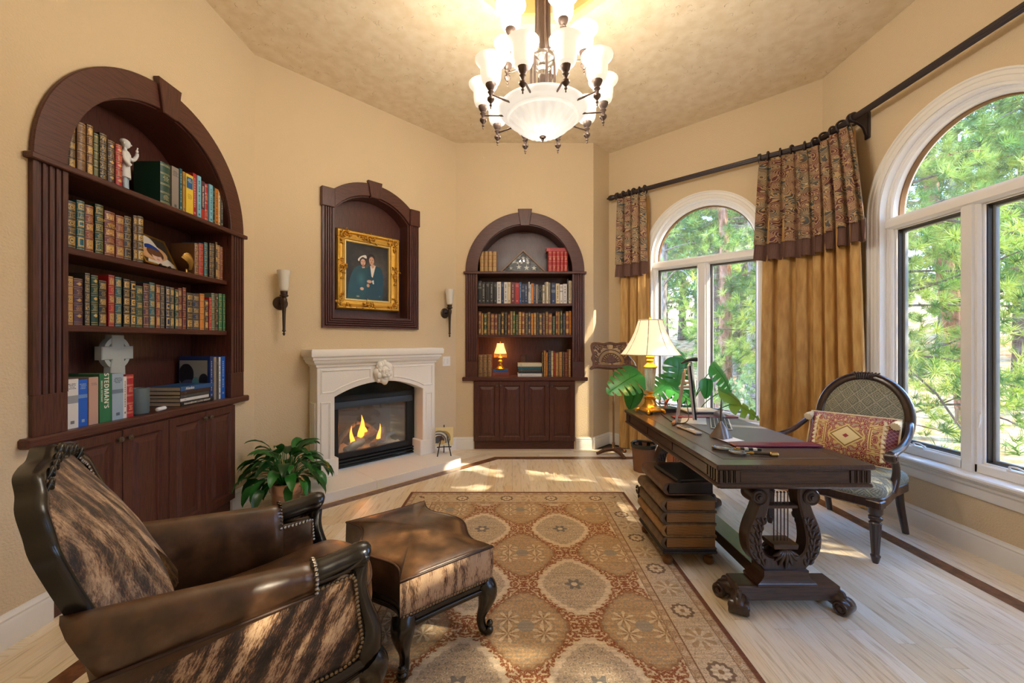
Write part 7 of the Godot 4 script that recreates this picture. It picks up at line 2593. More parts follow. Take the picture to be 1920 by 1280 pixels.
func fr(x: int, y: int, w: int, h: int, c: Color) -> void:
	rc(x, y, w, 1, c)
	rc(x, y + h - 1, w, 1, c)
	rc(x, y, 1, h, c)
	rc(x + w - 1, y, 1, h, c)

func lines_of_print(x: int, y: int, w: int, n: int, c: Color, r: RandomNumberGenerator) -> void:
	for k in n:
		var L := r.randi_range(w / 2, w)
		var a := x + (w - L) / 2
		while a < x + (w + L) / 2:
			var t := r.randi_range(1, 4)
			rc(a, y + k * 4, t, 2, c)
			a += t + 1

# paints a spine 32 x 128 texels and gives its place
func spine(col: Color, style: String, r: RandomNumberGenerator) -> Vector2i:
	var ox := (cells % 60) * 34 + 1
	var oy := (cells / 60) * 130 + 1
	cells += 1
	rc(ox - 1, oy - 1, 34, 130, col)
	var dark := col.darkened(0.35)
	var g := GOLD.darkened(r.randf() * 0.18)
	var k := style[0]
	var v := int(style.substr(1))
	if k == "g":
		var edges := [5, 27, 49, 71, 92, 122]
		for e in edges:
			rc(ox, oy + e - 1, 32, 2, dark)
			rc(ox, oy + e - 3, 32, 1, g)
			rc(ox, oy + e + 2, 32, 1, g)
		for i in 5:
			var y0: int = oy + edges[i] + 4
			var h: int = edges[i + 1] - edges[i] - 8
			var title := i == 1 or (i == 3 and v != 4)
			if title and v != 4 and v != 3:
				if v == 5 or v == 6:
					fr(ox + 4, y0, 24, h, g)
				lines_of_print(ox + 6, y0 + 2, 20, 3 if h > 12 else 2, g, r)
			elif v == 0 or v == 8:
				rc(ox + 4, y0, 24, h, g)
				for t in 20:
					var px := r.randi_range(0, 11)
					var py := r.randi_range(0, h - 2)
					rc(ox + 4 + px, y0 + py, 1, 2, col)
					rc(ox + 27 - px, y0 + py, 1, 2, col)
			elif v == 1:
				fr(ox + 4, y0, 24, h, g)
				for t in 9:
					var px := r.randi_range(0, 5)
					var py := r.randi_range(2, h - 3)
					rc(ox + 10 + px, y0 + py, 2, 1, g)
					rc(ox + 20 - px, y0 + py, 2, 1, g)
			elif v == 2:
				for t in 10:
					var half := 9 - absi(t - 5) * 2 + r.randi_range(0, 2)
					if half > 0:
						rc(ox + 16 - half, y0 + 1 + t, half * 2, 1, g)
			elif v == 3:
				fr(ox + 3, y0, 26, h, g)
				for t in h:
					if t % 2:
						rc(ox + 6, y0 + t, 20, 1, g.darkened(0.15))
			elif v == 4 or v == 7:
				for t in 44:
					var px := r.randi_range(0, 13)
					var py := r.randi_range(0, h - 1)
					rc(ox + 2 + px, y0 + py, 2, 1, g)
					rc(ox + 28 - px, y0 + py, 2, 1, g)
				if v == 7:
					fr(ox + 3, y0, 26, h, g)
			elif v == 5:
				rc(ox + 3, y0, 26, h, g)
				for t in 32:
					var a := TAU * t / 32
					rc(ox + 16 + int(cos(a) * 9), y0 + h / 2 + int(sin(a) * minf(9, h * 0.42)), 2, 1, dark)
				rc(ox + 13, y0 + h / 2 - 1, 6, 3, dark)
			elif v == 6:
				rc(ox + 4, y0, 24, h, g)
				rc(ox + 8, y0 + 3, 16, maxi(1, h - 6), col)
				rc(ox + 11, y0 + 5, 10, maxi(1, h - 10), g if r.randf() < 0.5 else col)
	elif k == "c":
		for e in [6, 9, 30, 33, 60, 63, 84, 87, 112, 115]:
			rc(ox, oy + e, 32, 1, g.lightened(0.3))
		lines_of_print(ox + 5, oy + 38, 22, 4, g.lightened(0.3), r)
		lines_of_print(ox + 8, oy + 92, 16, 4, g.lightened(0.3), r)
	else:
		var light := col.get_luminance() > 0.45
		var tc := Color8(40, 52, 66) if light else Color8(222, 216, 200)
		if v == 0:
			lines_of_print(ox + 4, oy + 12, 24, 4, tc.lerp(col, 0.25), r)
			if r.randf() < 0.5:
				rc(ox, oy + r.randi_range(34, 44), 32, r.randi_range(4, 22), col.lerp(tc, 0.4))
			rc(ox + 11, oy + 108, 10, 8, tc.lerp(col, 0.4))
		elif v == 1:
			var y := oy + 14
			while y < oy + 96:
				var t := r.randi_range(2, 6)
				rc(ox + 11, y, 9, t, tc.lerp(col, 0.3))
				y += t + (2 if r.randf() < 0.8 else 7)
			rc(ox + 9, oy + 108, 14, 6, tc.lerp(col, 0.4))
		elif v == 2:
			rc(ox, oy + 88, 32, 40, Color8(178, 54, 44))
		elif v == 3:
			rc(ox + 3, oy + 9, 26, 34, Color8(24, 88, 158))
			lines_of_print(ox + 6, oy + 14, 20, 3, Color8(230, 220, 150), r)
			lines_of_print(ox + 6, oy + 60, 20, 4, Color8(150, 120, 40), r)
		elif v == 4:
			lines_of_print(ox + 6, oy + 16, 20, 2, tc.lerp(col, 0.6), r)
	return Vector2i(ox, oy)

# origin at the foot of the spine's middle; spine faces +z
func book_node(label: String, group: String, f: Transform3D, w: float, h: float, dp: float, colname: String, style: String, r: RandomNumberGenerator, bands: bool) -> Node3D:
	var t := thing("book", label, "book", f, group)
	var cell := spine(ink(colname), style, r)
	var S := Vector2(atlas.get_width(), atlas.get_height())
	var u0 := (cell.x + 0.5) / S.x
	var u1 := (cell.x + 31.5) / S.x
	var v0 := (cell.y + 0.5) / S.y
	var v1 := (cell.y + 127.5) / S.y
	var plain := Vector2(cell.x + 0.6, cell.y + 0.6) / S
	var P := PackedVector3Array()
	var UV := PackedVector2Array()
	var G0 := PackedInt32Array()
	var bul := minf(w * 0.22, 0.008) if style[0] != "m" else 0.0012
	var n := 6
	var at := func(i: int, y: float, out: float) -> Vector3:
		var u := i / float(n) * 2 - 1
		return Vector3(u * (w / 2 + out * 0.4), y, -bul * u * u + out)
	var strips: Array = [[0.0, h, 0.0]]
	if bands and style[0] == "g":
		for e in [27, 49, 71, 92]:
			var y: float = h * (1.0 - e / 128.0)
			strips.append([y - 0.003, y + 0.003, 0.0018])
	for s in strips:
		for i in n:
			var a: Vector3 = at.call(i, s[0], s[2])
			var b: Vector3 = at.call(i + 1, s[0], s[2])
			var c: Vector3 = at.call(i + 1, s[1], s[2])
			var d: Vector3 = at.call(i, s[1], s[2])
			var ua := lerpf(u0, u1, i / float(n))
			var ub := lerpf(u0, u1, (i + 1) / float(n))
			var va := lerpf(v1, v0, s[0] / h)
			var vb := lerpf(v1, v0, s[1] / h)
			P.append_array([a, b, c, a, c, d])
			UV.append_array([Vector2(ua, va), Vector2(ub, va), Vector2(ub, vb), Vector2(ua, va), Vector2(ub, vb), Vector2(ua, vb)])
			G0.append_array([0, 0])
			if s[2] > 0.0:
				for e in [s[0], s[1]]:
					var q0: Vector3 = at.call(i, e, s[2])
					var q1: Vector3 = at.call(i + 1, e, s[2])
					var q2: Vector3 = at.call(i + 1, e, 0.0)
					var q3: Vector3 = at.call(i, e, 0.0)
					if e == s[0]:
						P.append_array([q0, q3, q2, q0, q2, q1])
					else:
						P.append_array([q0, q1, q2, q0, q2, q3])
					for z in 6:
						UV.append(plain)
					G0.append_array([-1, -1])
	# boards
	for s in [-1.0, 1.0]:
		var x0: float = s * w / 2
		var x1: float = s * (w / 2 - 0.0028)
		var c := Vector3((x0 + x1) / 2, h / 2, -(bul + dp) / 2)
		var hx := absf(x0 - x1) / 2
		var Q := PackedVector3Array()
		for ax in 3:
			for sg in [-1.0, 1.0]:
				var e := Vector3(hx, h / 2, (dp - bul) / 2)
				var a := Vector3.ZERO
				a[ax] = sg * e[ax]
				var b1 := Vector3.ZERO
				b1[(ax + 1) % 3] = e[(ax + 1) % 3]
				var b2 := Vector3.ZERO
				b2[(ax + 2) % 3] = e[(ax + 2) % 3]
				G.quad_out(Q, c, c + a - b1 - b2, c + a + b1 - b2, c + a + b1 + b2, c + a - b1 + b2)
		P.append_array(Q)
		for i in Q.size():
			UV.append(plain)
		for i in Q.size() / 3:
			G0.append(-1)
	# head and tail of the spine
	for y in [h, 0.0]:
		for i in n:
			var a: Vector3 = at.call(i, y, 0.0)
			var b: Vector3 = at.call(i + 1, y, 0.0)
			var c := Vector3(b.x, y, -bul - 0.003)
			var d := Vector3(a.x, y, -bul - 0.003)
			if y > 0.0:
				P.append_array([a, b, c, a, c, d])
			else:
				P.append_array([a, c, b, a, d, c])
			for z in 6:
				UV.append(plain)
			G0.append_array([-1, -1])
	var g := G.new()
	g.put(P, UV, G0, false)
	obj("cover", g, cover_mat, t)
	obj("pages", G.new().box(Vector3(0, h / 2, -(dp + bul) / 2 - 0.001), Vector3(maxf(0.004, w - 0.006), h - 0.008, dp - bul - 0.008)), M.gilt_edge if style[0] == "g" else M.paper, t)
	return t

func lettering(text: String, size: float, f: Transform3D, m: Material, parent: Node, serif := false) -> void:
	var tm := TextMesh.new()
	var fo := SystemFont.new()
	fo.font_names = PackedStringArray(["Droid Serif" if serif else "Droid Sans"])
	fo.font_weight = 700
	tm.font = fo
	tm.text = text
	tm.font_size = 32
	tm.pixel_size = size / 32.0
	tm.depth = 0.0006
	var o := obj("lettering", tm, m, parent)
	o.transform = f

func books() -> void:
	atlas = Image.create(2048, 1024, false, Image.FORMAT_RGB8)
	M.gilt_edge = mat(c8(176, 140, 82), 0.5, 0.2)
	cover_mat = mat(Color.WHITE, 0.42)
	var r := RandomNumberGenerator.new()
	r.seed = 77
	var F1 := W1 * T3(2.64, 0, 0)
	var F3 := W3 * T3(0.866, 0, 0)
	var info := {"A1": [F1, 2.225, -0.018, 0.19, "in left group, top shelf of large bookcase"], "A2": [F1, 2.225, -0.018, 0.19, "in right group, top shelf of large bookcase"], "B1": [F1, 1.83, -0.018, 0.19, "in left group, second shelf of large bookcase"], "B2": [F1, 1.83, -0.03, 0.17, "in right group, second shelf of large bookcase"], "C1": [F1, 1.435, -0.018, 0.19, "on third shelf of large bookcase"], "D1": [F1, 0.905, -0.004, 0.19, "in left group, counter of large bookcase"], "D2": [F1, 0.905, -0.02, 0.24, "at right end, counter of large bookcase"], "E1": [F3, 2.225, -0.03, 0.17, "in set of four, top shelf of farther bookcase"], "E2": [F3, 2.225, -0.03, 0.17, "in red set, top shelf of farther bookcase"], "F": [F3, 1.83, -0.03, 0.18, "on second shelf of farther bookcase"], "G": [F3, 1.435, -0.03, 0.18, "on third shelf of farther bookcase"], "H1": [F3, 0.905, -0.03, 0.18, "in left trio, counter of farther bookcase"], "H2": [F3, 0.905, -0.03, 0.18, "in right group, counter of farther bookcase"]}
	var what := {"g": "gilt tooled book", "m": "jacketed book", "c": "ruled spine book"}
	var white := mat(c8(232, 226, 210), 0.5)
	var gold := mat(c8(214, 178, 100), 0.4, 0.3)
	for key in SHELVES:
		var nf: Array = info[key]
		var k := 0
		for e in String(SHELVES[key]).split("; "):
			var q: PackedStringArray = e.split(" ")
			var a := q[0].to_float()
			var b := q[1].to_float()
			var h := minf(q[2].to_float(), 0.36)
			var st: String = q[4]
			var lab := "%s %s, %s from left %s" % [q[3].replace("_", " "), what[st[0]], ordinal(k), nf[4]]
			var jit := r.randf_range(-0.006, 0.0)
			var w := b - a - 0.0015
			var t := book_node(lab, "books " + String(nf[4]), nf[0] * T3((a + b) / 2, nf[1] + 0.0005, nf[2] + jit), w, h, nf[3] * r.randf_range(0.9, 1.05), q[3], st, r, key in ["A1", "B1", "C1", "B2"])
			var TURN := Basis(Vector3(0, 0, 1), -PI / 2)
			if st == "m5":
				lettering("STEDMAN'S", 0.036, Transform3D(TURN, Vector3(0.004, h * 0.64, 0.001)), white, t)
				lettering("MEDICAL DICTIONARY", 0.011, Transform3D(TURN, Vector3(-0.022, h * 0.64, 0.001)), white, t)
			elif st == "m2":
				lettering("ORAL PATHOLOGY", 0.018, Transform3D(TURN, Vector3(0.0, h * 0.62, 0.001)), white, t)
			elif key == "B1" and st == "g8":
				lettering("WAR", 0.017, Transform3D(Basis(), Vector3(0, h * 0.70, 0.0012)), gold, t, true)
				lettering("& PEACE", 0.013, Transform3D(Basis(), Vector3(0, h * 0.645, 0.0012)), gold, t, true)
			elif st == "g7":
				lettering("LIVES", 0.015, Transform3D(Basis(), Vector3(0, h * 0.70, 0.0012)), gold, t, true)
			if key == "D2" and k == 0:
				obj("cover_print", G.new().quad(Vector3(-w / 2 - 0.0006, 0.01, -nf[3] + 0.012), Vector3(-w / 2 - 0.0006, 0.01, -0.02), Vector3(-w / 2 - 0.0006, h - 0.03, -0.02), Vector3(-w / 2 - 0.0006, h - 0.03, -nf[3] + 0.012)), image_mat(cover_picture()), t)
			k += 1
	# books lying flat: the pile with the white and black spines, and the piles on the far counter
	var lying := [[F1, 0.155, 0.465, 0.905, -0.02, 0.23, ["black", "white", "dark_grey", "dark_brown", "blue"], [0.030, 0.022, 0.024, 0.028, 0.030], "in flat pile on counter of large bookcase"], [F3, -0.415, -0.20, 0.905, -0.05, 0.16, ["red_brown", "blue"], [0.052, 0.036], "of two under the little lamp, farther bookcase"], [F3, -0.09, 0.215, 0.905, -0.04, 0.20, ["white", "black", "dark_grey", "teal", "bone"], [0.040, 0.022, 0.034, 0.030, 0.045], "in flat pile on counter of farther bookcase"], [F3, 0.275, 0.535, 2.49, -0.04, 0.16, ["red"], [0.046], "lying across the red set, farther bookcase"]]
	for ly in lying:
		var y: float = ly[3]
		for k in ly[6].size():
			var th: float = ly[7][k]
			var inset: float = 0.004 * ((k * 7) % 4)
			var L: float = ly[2] - ly[1] - inset * 2
			var f: Transform3D = ly[0] * Transform3D(Basis(Vector3(0, 0, 1), PI / 2), Vector3(ly[2] - inset, y + th / 2 + 0.0004, ly[4] - inset))
			var pos: String = "only one" if ly[6].size() == 1 else ["lowest", "second from bottom", "third from bottom", "fourth from bottom", "fifth from bottom"][k]
			var t := book_node("%s book lying flat, %s %s" % [String(ly[6][k]).replace("_", " "), pos, ly[8]], "books " + String(ly[8]), f, th - 0.001, L, ly[5], ly[6][k], "m4", r, false)
			if ly[0] == F1:
				var up := Basis(Vector3(0, 0, 1), -PI / 2)
				if k == 4:
					lettering("Alaska", 0.024, Transform3D(up, Vector3(0, L * 0.74, 0.001)), white, t)
				if k == 0:
					lettering("Essential", 0.016, Transform3D(up, Vector3(0, L * 0.80, 0.001)), white, t)
					lettering("FRANK LLOYD WRIGHT", 0.017, Transform3D(up, Vector3(0, L * 0.42, 0.001)), white, t)
			y += th
	cover_mat.albedo_texture = itex(atlas)
	shelf_things(F1, F3)

func cover_picture() -> Image:
	var im := Image.create(96, 96, false, Image.FORMAT_RGB8)
	for y in 96:
		im.fill_rect(Rect2i(0, y, 96, 1), c8(150, 152, 148).lerp(c8(120, 108, 92), clampf((y - 40) / 20.0, 0, 1)))
	disc(im, 22, 34, 26, 26, c8(26, 28, 40))
	disc(im, 30, 56, 22, 10, c8(84, 84, 110))
	disc(im, 82, 48, 16, 16, c8(30, 30, 40))
	disc(im, 54, 54, 12, 14, c8(96, 150, 160))
	disc(im, 50, 70, 10, 10, c8(120, 166, 172))
	im.fill_rect(Rect2i(0, 78, 96, 18), c8(146, 122, 92))
	return im

func shelf_things(F1: Transform3D, F3: Transform3D) -> void:
	var plaster := mat(c8(222, 224, 228), 0.5)
	# small white figurine with raised hand
	var st := thing("white_figurine", "white figurine of a standing man raising one hand, top shelf of large bookcase", "figurine", F1 * yaw(Vector3(-0.205, 2.226, -0.06), 0.5))
	var b := G.new()
	b.lathe([Vector2(0, 0), Vector2(0.04, 0), Vector2(0.04, 0.008), Vector2(0.0, 0.010)], 18)
	for s in [-1.0, 1.0]:
		b.tube([Vector3(s * 0.014, 0.006, 0.004), Vector3(s * 0.014, 0.07, 0), Vector3(s * 0.014, 0.13, 0)], [0.012, 0.013, 0.016], 10)
		b.ball(Vector3(s * 0.014, 0.012, 0.012), Vector3(0.011, 0.008, 0.020), 10, 6)
	obj("legs", b, mat(c8(168, 188, 206), 0.5), st)
	var coat := G.new()
	coat.lathe([Vector2(0.036, 0.095), Vector2(0.034, 0.13), Vector2(0.030, 0.175), Vector2(0.034, 0.215), Vector2(0.036, 0.235), Vector2(0.026, 0.252), Vector2(0.013, 0.260), Vector2(0.012, 0.275), Vector2(0, 0.276)], 20, 0, true, true, 0.0, Vector2(1.0, 0.72))
	coat.tube(smooth_path([Vector3(0.032, 0.235, 0.0), Vector3(0.052, 0.225, 0.02), Vector3(0.066, 0.255, 0.035), Vector3(0.064, 0.275, 0.038)], 3), [0.013, 0.013, 0.012, 0.012, 0.011, 0.011, 0.010, 0.010, 0.009, 0.009], 8)
	coat.tube(smooth_path([Vector3(-0.032, 0.235, 0.0), Vector3(-0.042, 0.19, 0.01), Vector3(-0.025, 0.165, 0.03)], 3), 0.012, 8)
	coat.ball(Vector3(0.064, 0.286, 0.038), Vector3(0.009, 0.011, 0.008), 8, 6)
	for k in 2:
		coat.tube([Vector3(0.062 + k * 0.004, 0.292, 0.038), Vector3(0.064 + k * 0.006, 0.31, 0.040)], 0.003, 5)
	obj("coat", coat, plaster, st)
	var hd := G.new().ball(Vector3(0, 0.298, 0.003), Vector3(0.020, 0.027, 0.023), 16, 12)
	hd.ball(Vector3(0, 0.294, 0.026), Vector3(0.004, 0.006, 0.006), 8, 6)
	hd.ball(Vector3(0, 0.312, -0.004), Vector3(0.021, 0.016, 0.022), 14, 8)
	for s in [-1.0, 1.0]:
		hd.ball(Vector3(s * 0.020, 0.296, 0.0), Vector3(0.004, 0.007, 0.005), 8, 6)
	obj("head", hd, plaster, st)
	# framed photograph of a child in a hat, its little easel
	var pf := F1 * Transform3D(Basis(Vector3.UP, 0.22) * Basis(Vector3.RIGHT, -0.40), Vector3(0.07, 1.848, -0.075))
	var ph := thing("framed_photograph", "gold edged photograph of a child in a white sunhat, shelf of large bookcase", "photograph", pf)
	obj("frame", G.new().sweep(V2([-0.006, -0.005, -0.006, 0.005, 0.006, 0.005, 0.006, -0.005]), [Vector3(-0.17, 0.0, 0), Vector3(0.17, 0.0, 0), Vector3(0.17, 0.21, 0), Vector3(-0.17, 0.21, 0)], Vector3(0, 0, 1), true), M.gold, ph)
	obj("backing", G.new().box(Vector3(0, 0.105, -0.003), Vector3(0.33, 0.20, 0.003)), M.iron, ph)
	obj("print", G.new().quad(Vector3(-0.166, 0.004, 0), Vector3(0.166, 0.004, 0), Vector3(0.166, 0.206, 0), Vector3(-0.166, 0.206, 0)), image_mat(hat_picture(), 0.3), ph)
	var es := thing("display_easel", "small dark display easel under the child photograph, second shelf of large bookcase", "easel", F1 * yaw(Vector3(0.07, 1.8305, -0.075), 0.22))
	var eg := G.new()
	for s in [-1.0, 1.0]:
		eg.tube([Vector3(s * 0.05, 0.004, 0.05), Vector3(s * 0.05, 0.012, 0.012), Vector3(s * 0.05, 0.012, -0.01), Vector3(s * 0.04, 0.16, -0.085)], 0.005, 6)
		eg.ball(Vector3(s * 0.05, 0.018, 0.018), Vector3(0.010, 0.010, 0.008), 8, 6)
	eg.tube([Vector3(-0.05, 0.010, 0.0), Vector3(0.05, 0.010, 0.0)], 0.005, 6)
	eg.tube([Vector3(0, 0.004, -0.12), Vector3(0, 0.15, -0.08)], 0.005, 6)
	obj("stand", eg, M.iron, es)
	# brass shell
	var sh := thing("shell_bookend", "fan shaped brass shell bookend right of the child photograph, second shelf of large bookcase", "bookend", F1 * yaw(Vector3(0.272, 1.8305, -0.06), 0.3))
	var rows: Array = []
	for i in 9:
		var v := i / 8.0
		var row := PackedVector3Array()
		for k in 49:
			var a := lerpf(-0.95, 0.95, k / 48.0)
			var rr := 0.015 + 0.115 * v
			row.append(Vector3(sin(a) * rr, 0.018 + cos(a) * rr, 0.022 * sin(v * PI) + 0.004 * v * cos(k * TAU / 4.0)))
		rows.append(row)
	obj("shell", G.new().sheet(rows), M.brass, sh)
	obj("foot", G.new().box(Vector3(0, 0.004, -0.02), Vector3(0.05, 0.008, 0.07), 0.003).box(Vector3(0, 0.02, -0.01), Vector3(0.03, 0.03, 0.012), 0.004), M.brass, sh)
	# stone cross
	var cr := thing("stone_cross", "pale grey stone ringed cross standing on the counter of large bookcase", "cross", F1 * yaw(Vector3(-0.135, 0.9055, -0.19), 0.12))
	var stone := bump(tri(mat(c8(178, 184, 180), 0.85), Vector3.ONE * 5), M.grain, 0.15)
	var half := V2([0.075, 0.0, 0.062, 0.05, 0.052, 0.30, 0.044, 0.335, 0.115, 0.335, 0.115, 0.415, 0.044, 0.415, 0.044, 0.485])
	var poly := half.duplicate()
	for i in range(half.size() - 1, -1, -1):
		poly.append(Vector2(-half[i].x, half[i].y))
	obj("cross", G.new().prism(poly, -0.022, 0.022, 0.004), stone, cr)
	obj("ring", G.new().sweep(V2([-0.013, -0.016, -0.013, 0.016, 0.013, 0.016, 0.013, -0.016]), lift(arc2(Vector2(0, 0.375), 0.087, 0, TAU * 35.0 / 36.0, 35)), Vector3(0, 0, 1), true), stone, cr)
	obj("base", G.new().box(Vector3(0, 0.012, 0), Vector3(0.17, 0.024, 0.07), 0.004), stone, cr)
	var sp := thing("round_speaker", "grey green cylindrical speaker beside the red book, counter of large bookcase", "speaker", F1 * T3(-0.128, 0.9055, -0.055))
	obj("body", G.new().lathe([Vector2(0, 0.004), Vector2(0.052, 0.004), Vector2(0.055, 0.012), Vector2(0.055, 0.15), Vector2(0.052, 0.158), Vector2(0.046, 0.160), Vector2(0.044, 0.155), Vector2(0, 0.155)], 36), mat(c8(86, 100, 104), 0.6), sp)
	obj("base_ring", G.new().lathe([Vector2(0, 0), Vector2(0.05, 0), Vector2(0.05, 0.005), Vector2(0, 0.005)], 30), M.iron, sp)
	var wg := thing("white_gadget", "small rounded white gadget lying before the flat pile, counter of large bookcase", "gadget", F1 * yaw(Vector3(-0.02, 0.906, -0.005), 0.2))
	obj("body", G.new().tube(smooth_path([Vector3(-0.04, 0.014, 0), Vector3(-0.03, 0.014, 0), Vector3(0.03, 0.014, 0), Vector3(0.04, 0.014, 0)], 3), [0.004, 0.010, 0.012, 0.0135, 0.0138, 0.0138, 0.0135, 0.012, 0.009, 0.004], 12), mat(c8(226, 228, 232), 0.3), wg)
	# folded flag in a three-cornered case
	var fc := thing("flag_case", "wooden three-cornered case with a folded starred flag, top shelf of farther bookcase", "flag case", F3 * T3(-0.02, 2.226, -0.10))
	var tr3: Array = [Vector3(-0.285, 0.01, 0), Vector3(0.285, 0.01, 0), Vector3(0, 0.282, 0)]
	obj("frame", G.new().sweep(V2([-0.008, -0.04, -0.008, 0.04, 0.008, 0.04, 0.008, -0.04]), tr3, Vector3(0, 0, 1), true), mat(c8(122, 84, 56), 0.45), fc)
	obj("back_board", G.new().prism(V2([-0.27, 0.012, 0.27, 0.012, 0, 0.27]), -0.036, -0.03), M.mahog, fc)
	var flag := obj("folded_flag", G.new().prism(V2([-0.255, 0.02, 0.255, 0.02, 0, 0.262]), -0.028, 0.012, 0.012), mat(c8(34, 40, 66), 0.85), fc)
	for q in [[-0.155, 0.06, 0.026], [-0.055, 0.075, 0.036], [0.045, 0.065, 0.036], [0.14, 0.062, 0.034], [-0.07, 0.125, 0.022], [-0.02, 0.13, 0.020], [0.06, 0.13, 0.026], [0.0, 0.19, 0.026]]:
		var s5 := PackedVector2Array()
		for i in 10:
			var a := PI / 2 + TAU * i / 10
			s5.append(Vector2(q[0], q[1]) + Vector2(cos(a), sin(a)) * (q[2] if i % 2 == 0 else q[2] * 0.40))
		obj("star", G.new().prism(s5, 0.012, 0.0145), mat(c8(222, 218, 206), 0.8), flag)
	obj("pane", G.new().prism(V2([-0.265, 0.014, 0.265, 0.014, 0, 0.266]), 0.026, 0.028), M.pane, fc)
	# little fringed lamp on the two books
	var lp := thing("small_lamp", "little lit gilt lamp with beaded fringe shade, on two books of farther bookcase", "lamp", F3 * T3(-0.312, 0.995, -0.125))
	obj("base", G.new().lathe([Vector2(0, 0), Vector2(0.062, 0), Vector2(0.066, 0.008), Vector2(0.05, 0.016), Vector2(0.042, 0.03), Vector2(0.03, 0.036), Vector2(0.034, 0.05), Vector2(0.018, 0.06), Vector2(0.015, 0.075), Vector2(0.028, 0.09), Vector2(0.03, 0.105), Vector2(0.016, 0.12), Vector2(0.014, 0.135), Vector2(0.03, 0.15), Vector2(0.012, 0.162), Vector2(0.008, 0.20), Vector2(0, 0.20)], 24), M.gold, lp)
	var lamp_cloth := glow(Color(1.0, 0.80, 0.46), 0.9)
	lamp_cloth.albedo_color = c8(240, 220, 170)
	var shd := obj("shade", G.new().lathe([Vector2(0.082, 0.195), Vector2(0.07, 0.235), Vector2(0.052, 0.285), Vector2(0.042, 0.335)], 28, 0, false, false), lamp_cloth, lp)
	for e in [[0.083, 0.195], [0.042, 0.335]]:
		var path: Array = []
		for i in 28:
			path.append(Vector3(cos(TAU * i / 28) * e[0], e[1], sin(TAU * i / 28) * e[0]))
		obj("rim_braid", G.new().tube(path, 0.0035, 6, true), M.bronze, shd)
	var be := G.new()
	for i in 40:
		var a := TAU * i / 40
		be.x = T3(cos(a) * 0.083, 0, sin(a) * 0.083)
		be.lathe([Vector2(0, 0.150 - 0.008 * (i % 2)), Vector2(0.003, 0.154), Vector2(0.0012, 0.16), Vector2(0.0025, 0.17), Vector2(0.0012, 0.18), Vector2(0.002, 0.195), Vector2(0, 0.196)], 5)
	stuff(obj("bead_fringe", be, mat(c8(206, 160, 84), 0.3, 0.4), shd))
	obj("finial", G.new().ball(Vector3(0, 0.345, 0), Vector3(0.006, 0.012, 0.006), 10, 8), M.gold, lp)
	lamp(Vector3(0, 0.26, 0), Color(1.0, 0.72, 0.40), 0.035, 0.02, lp)
	var kb := thing("keepsake_box", "small dark brown wooden box standing behind the flat pile, counter of farther bookcase", "box", F3 * T3(-0.012, 0.9055, -0.265))
	obj("body", G.new().box(Vector3(0, 0.13, 0), Vector3(0.07, 0.26, 0.05), 0.004), mat(c8(70, 44, 32), 0.5), kb)
	obj("lid", G.new().box(Vector3(0, 0.268, 0), Vector3(0.078, 0.016, 0.056), 0.004), mat(c8(82, 52, 38), 0.5), kb)

func hat_picture() -> Image:
	var im := Image.create(176, 108, false, Image.FORMAT_RGB8)
	im.fill(c8(58, 50, 44))
	disc(im, 100, 130, 90, 66, c8(214, 208, 200))
	disc(im, 60, 60, 80, 34, c8(196, 150, 104))
	disc(im, 76, 58, 78, 30, c8(206, 164, 120))
	disc(im, 84, 62, 44, 24, c8(98, 62, 42))
	disc(im, 84, 74, 26, 24, c8(224, 192, 176))
	disc(im, 84, 60, 34, 14, c8(110, 74, 52))
	fillpoly(im, smooth2(V2([34, 52, 26, 20, 40, 4, 74, 0, 100, 10, 118, 46, 80, 40, 50, 42]), 3), c8(220, 214, 204))
	fillpoly(im, smooth2(V2([36, 50, 44, 36, 76, 30, 108, 38, 118, 50, 80, 46, 52, 48]), 3), c8(34, 66, 146))
	disc(im, 84, 86, 9, 3, c8(190, 130, 124))
	disc(im, 84, 79, 4, 3, c8(206, 164, 150))
	return im

# ---------------------------------------------------------------- outdoors
var hill := FastNoiseLite.new()

func ground_y(x: float, z: float) -> float:
	var d := Vector2(x - 3.0, z + 3.0).length()
	return -0.62 + 0.135 * maxf(0.0, d - 7.0) * smoothstep(7.0, 26.0, d) + hill.get_noise_2d(x, z) * minf(0.7, d * 0.03)

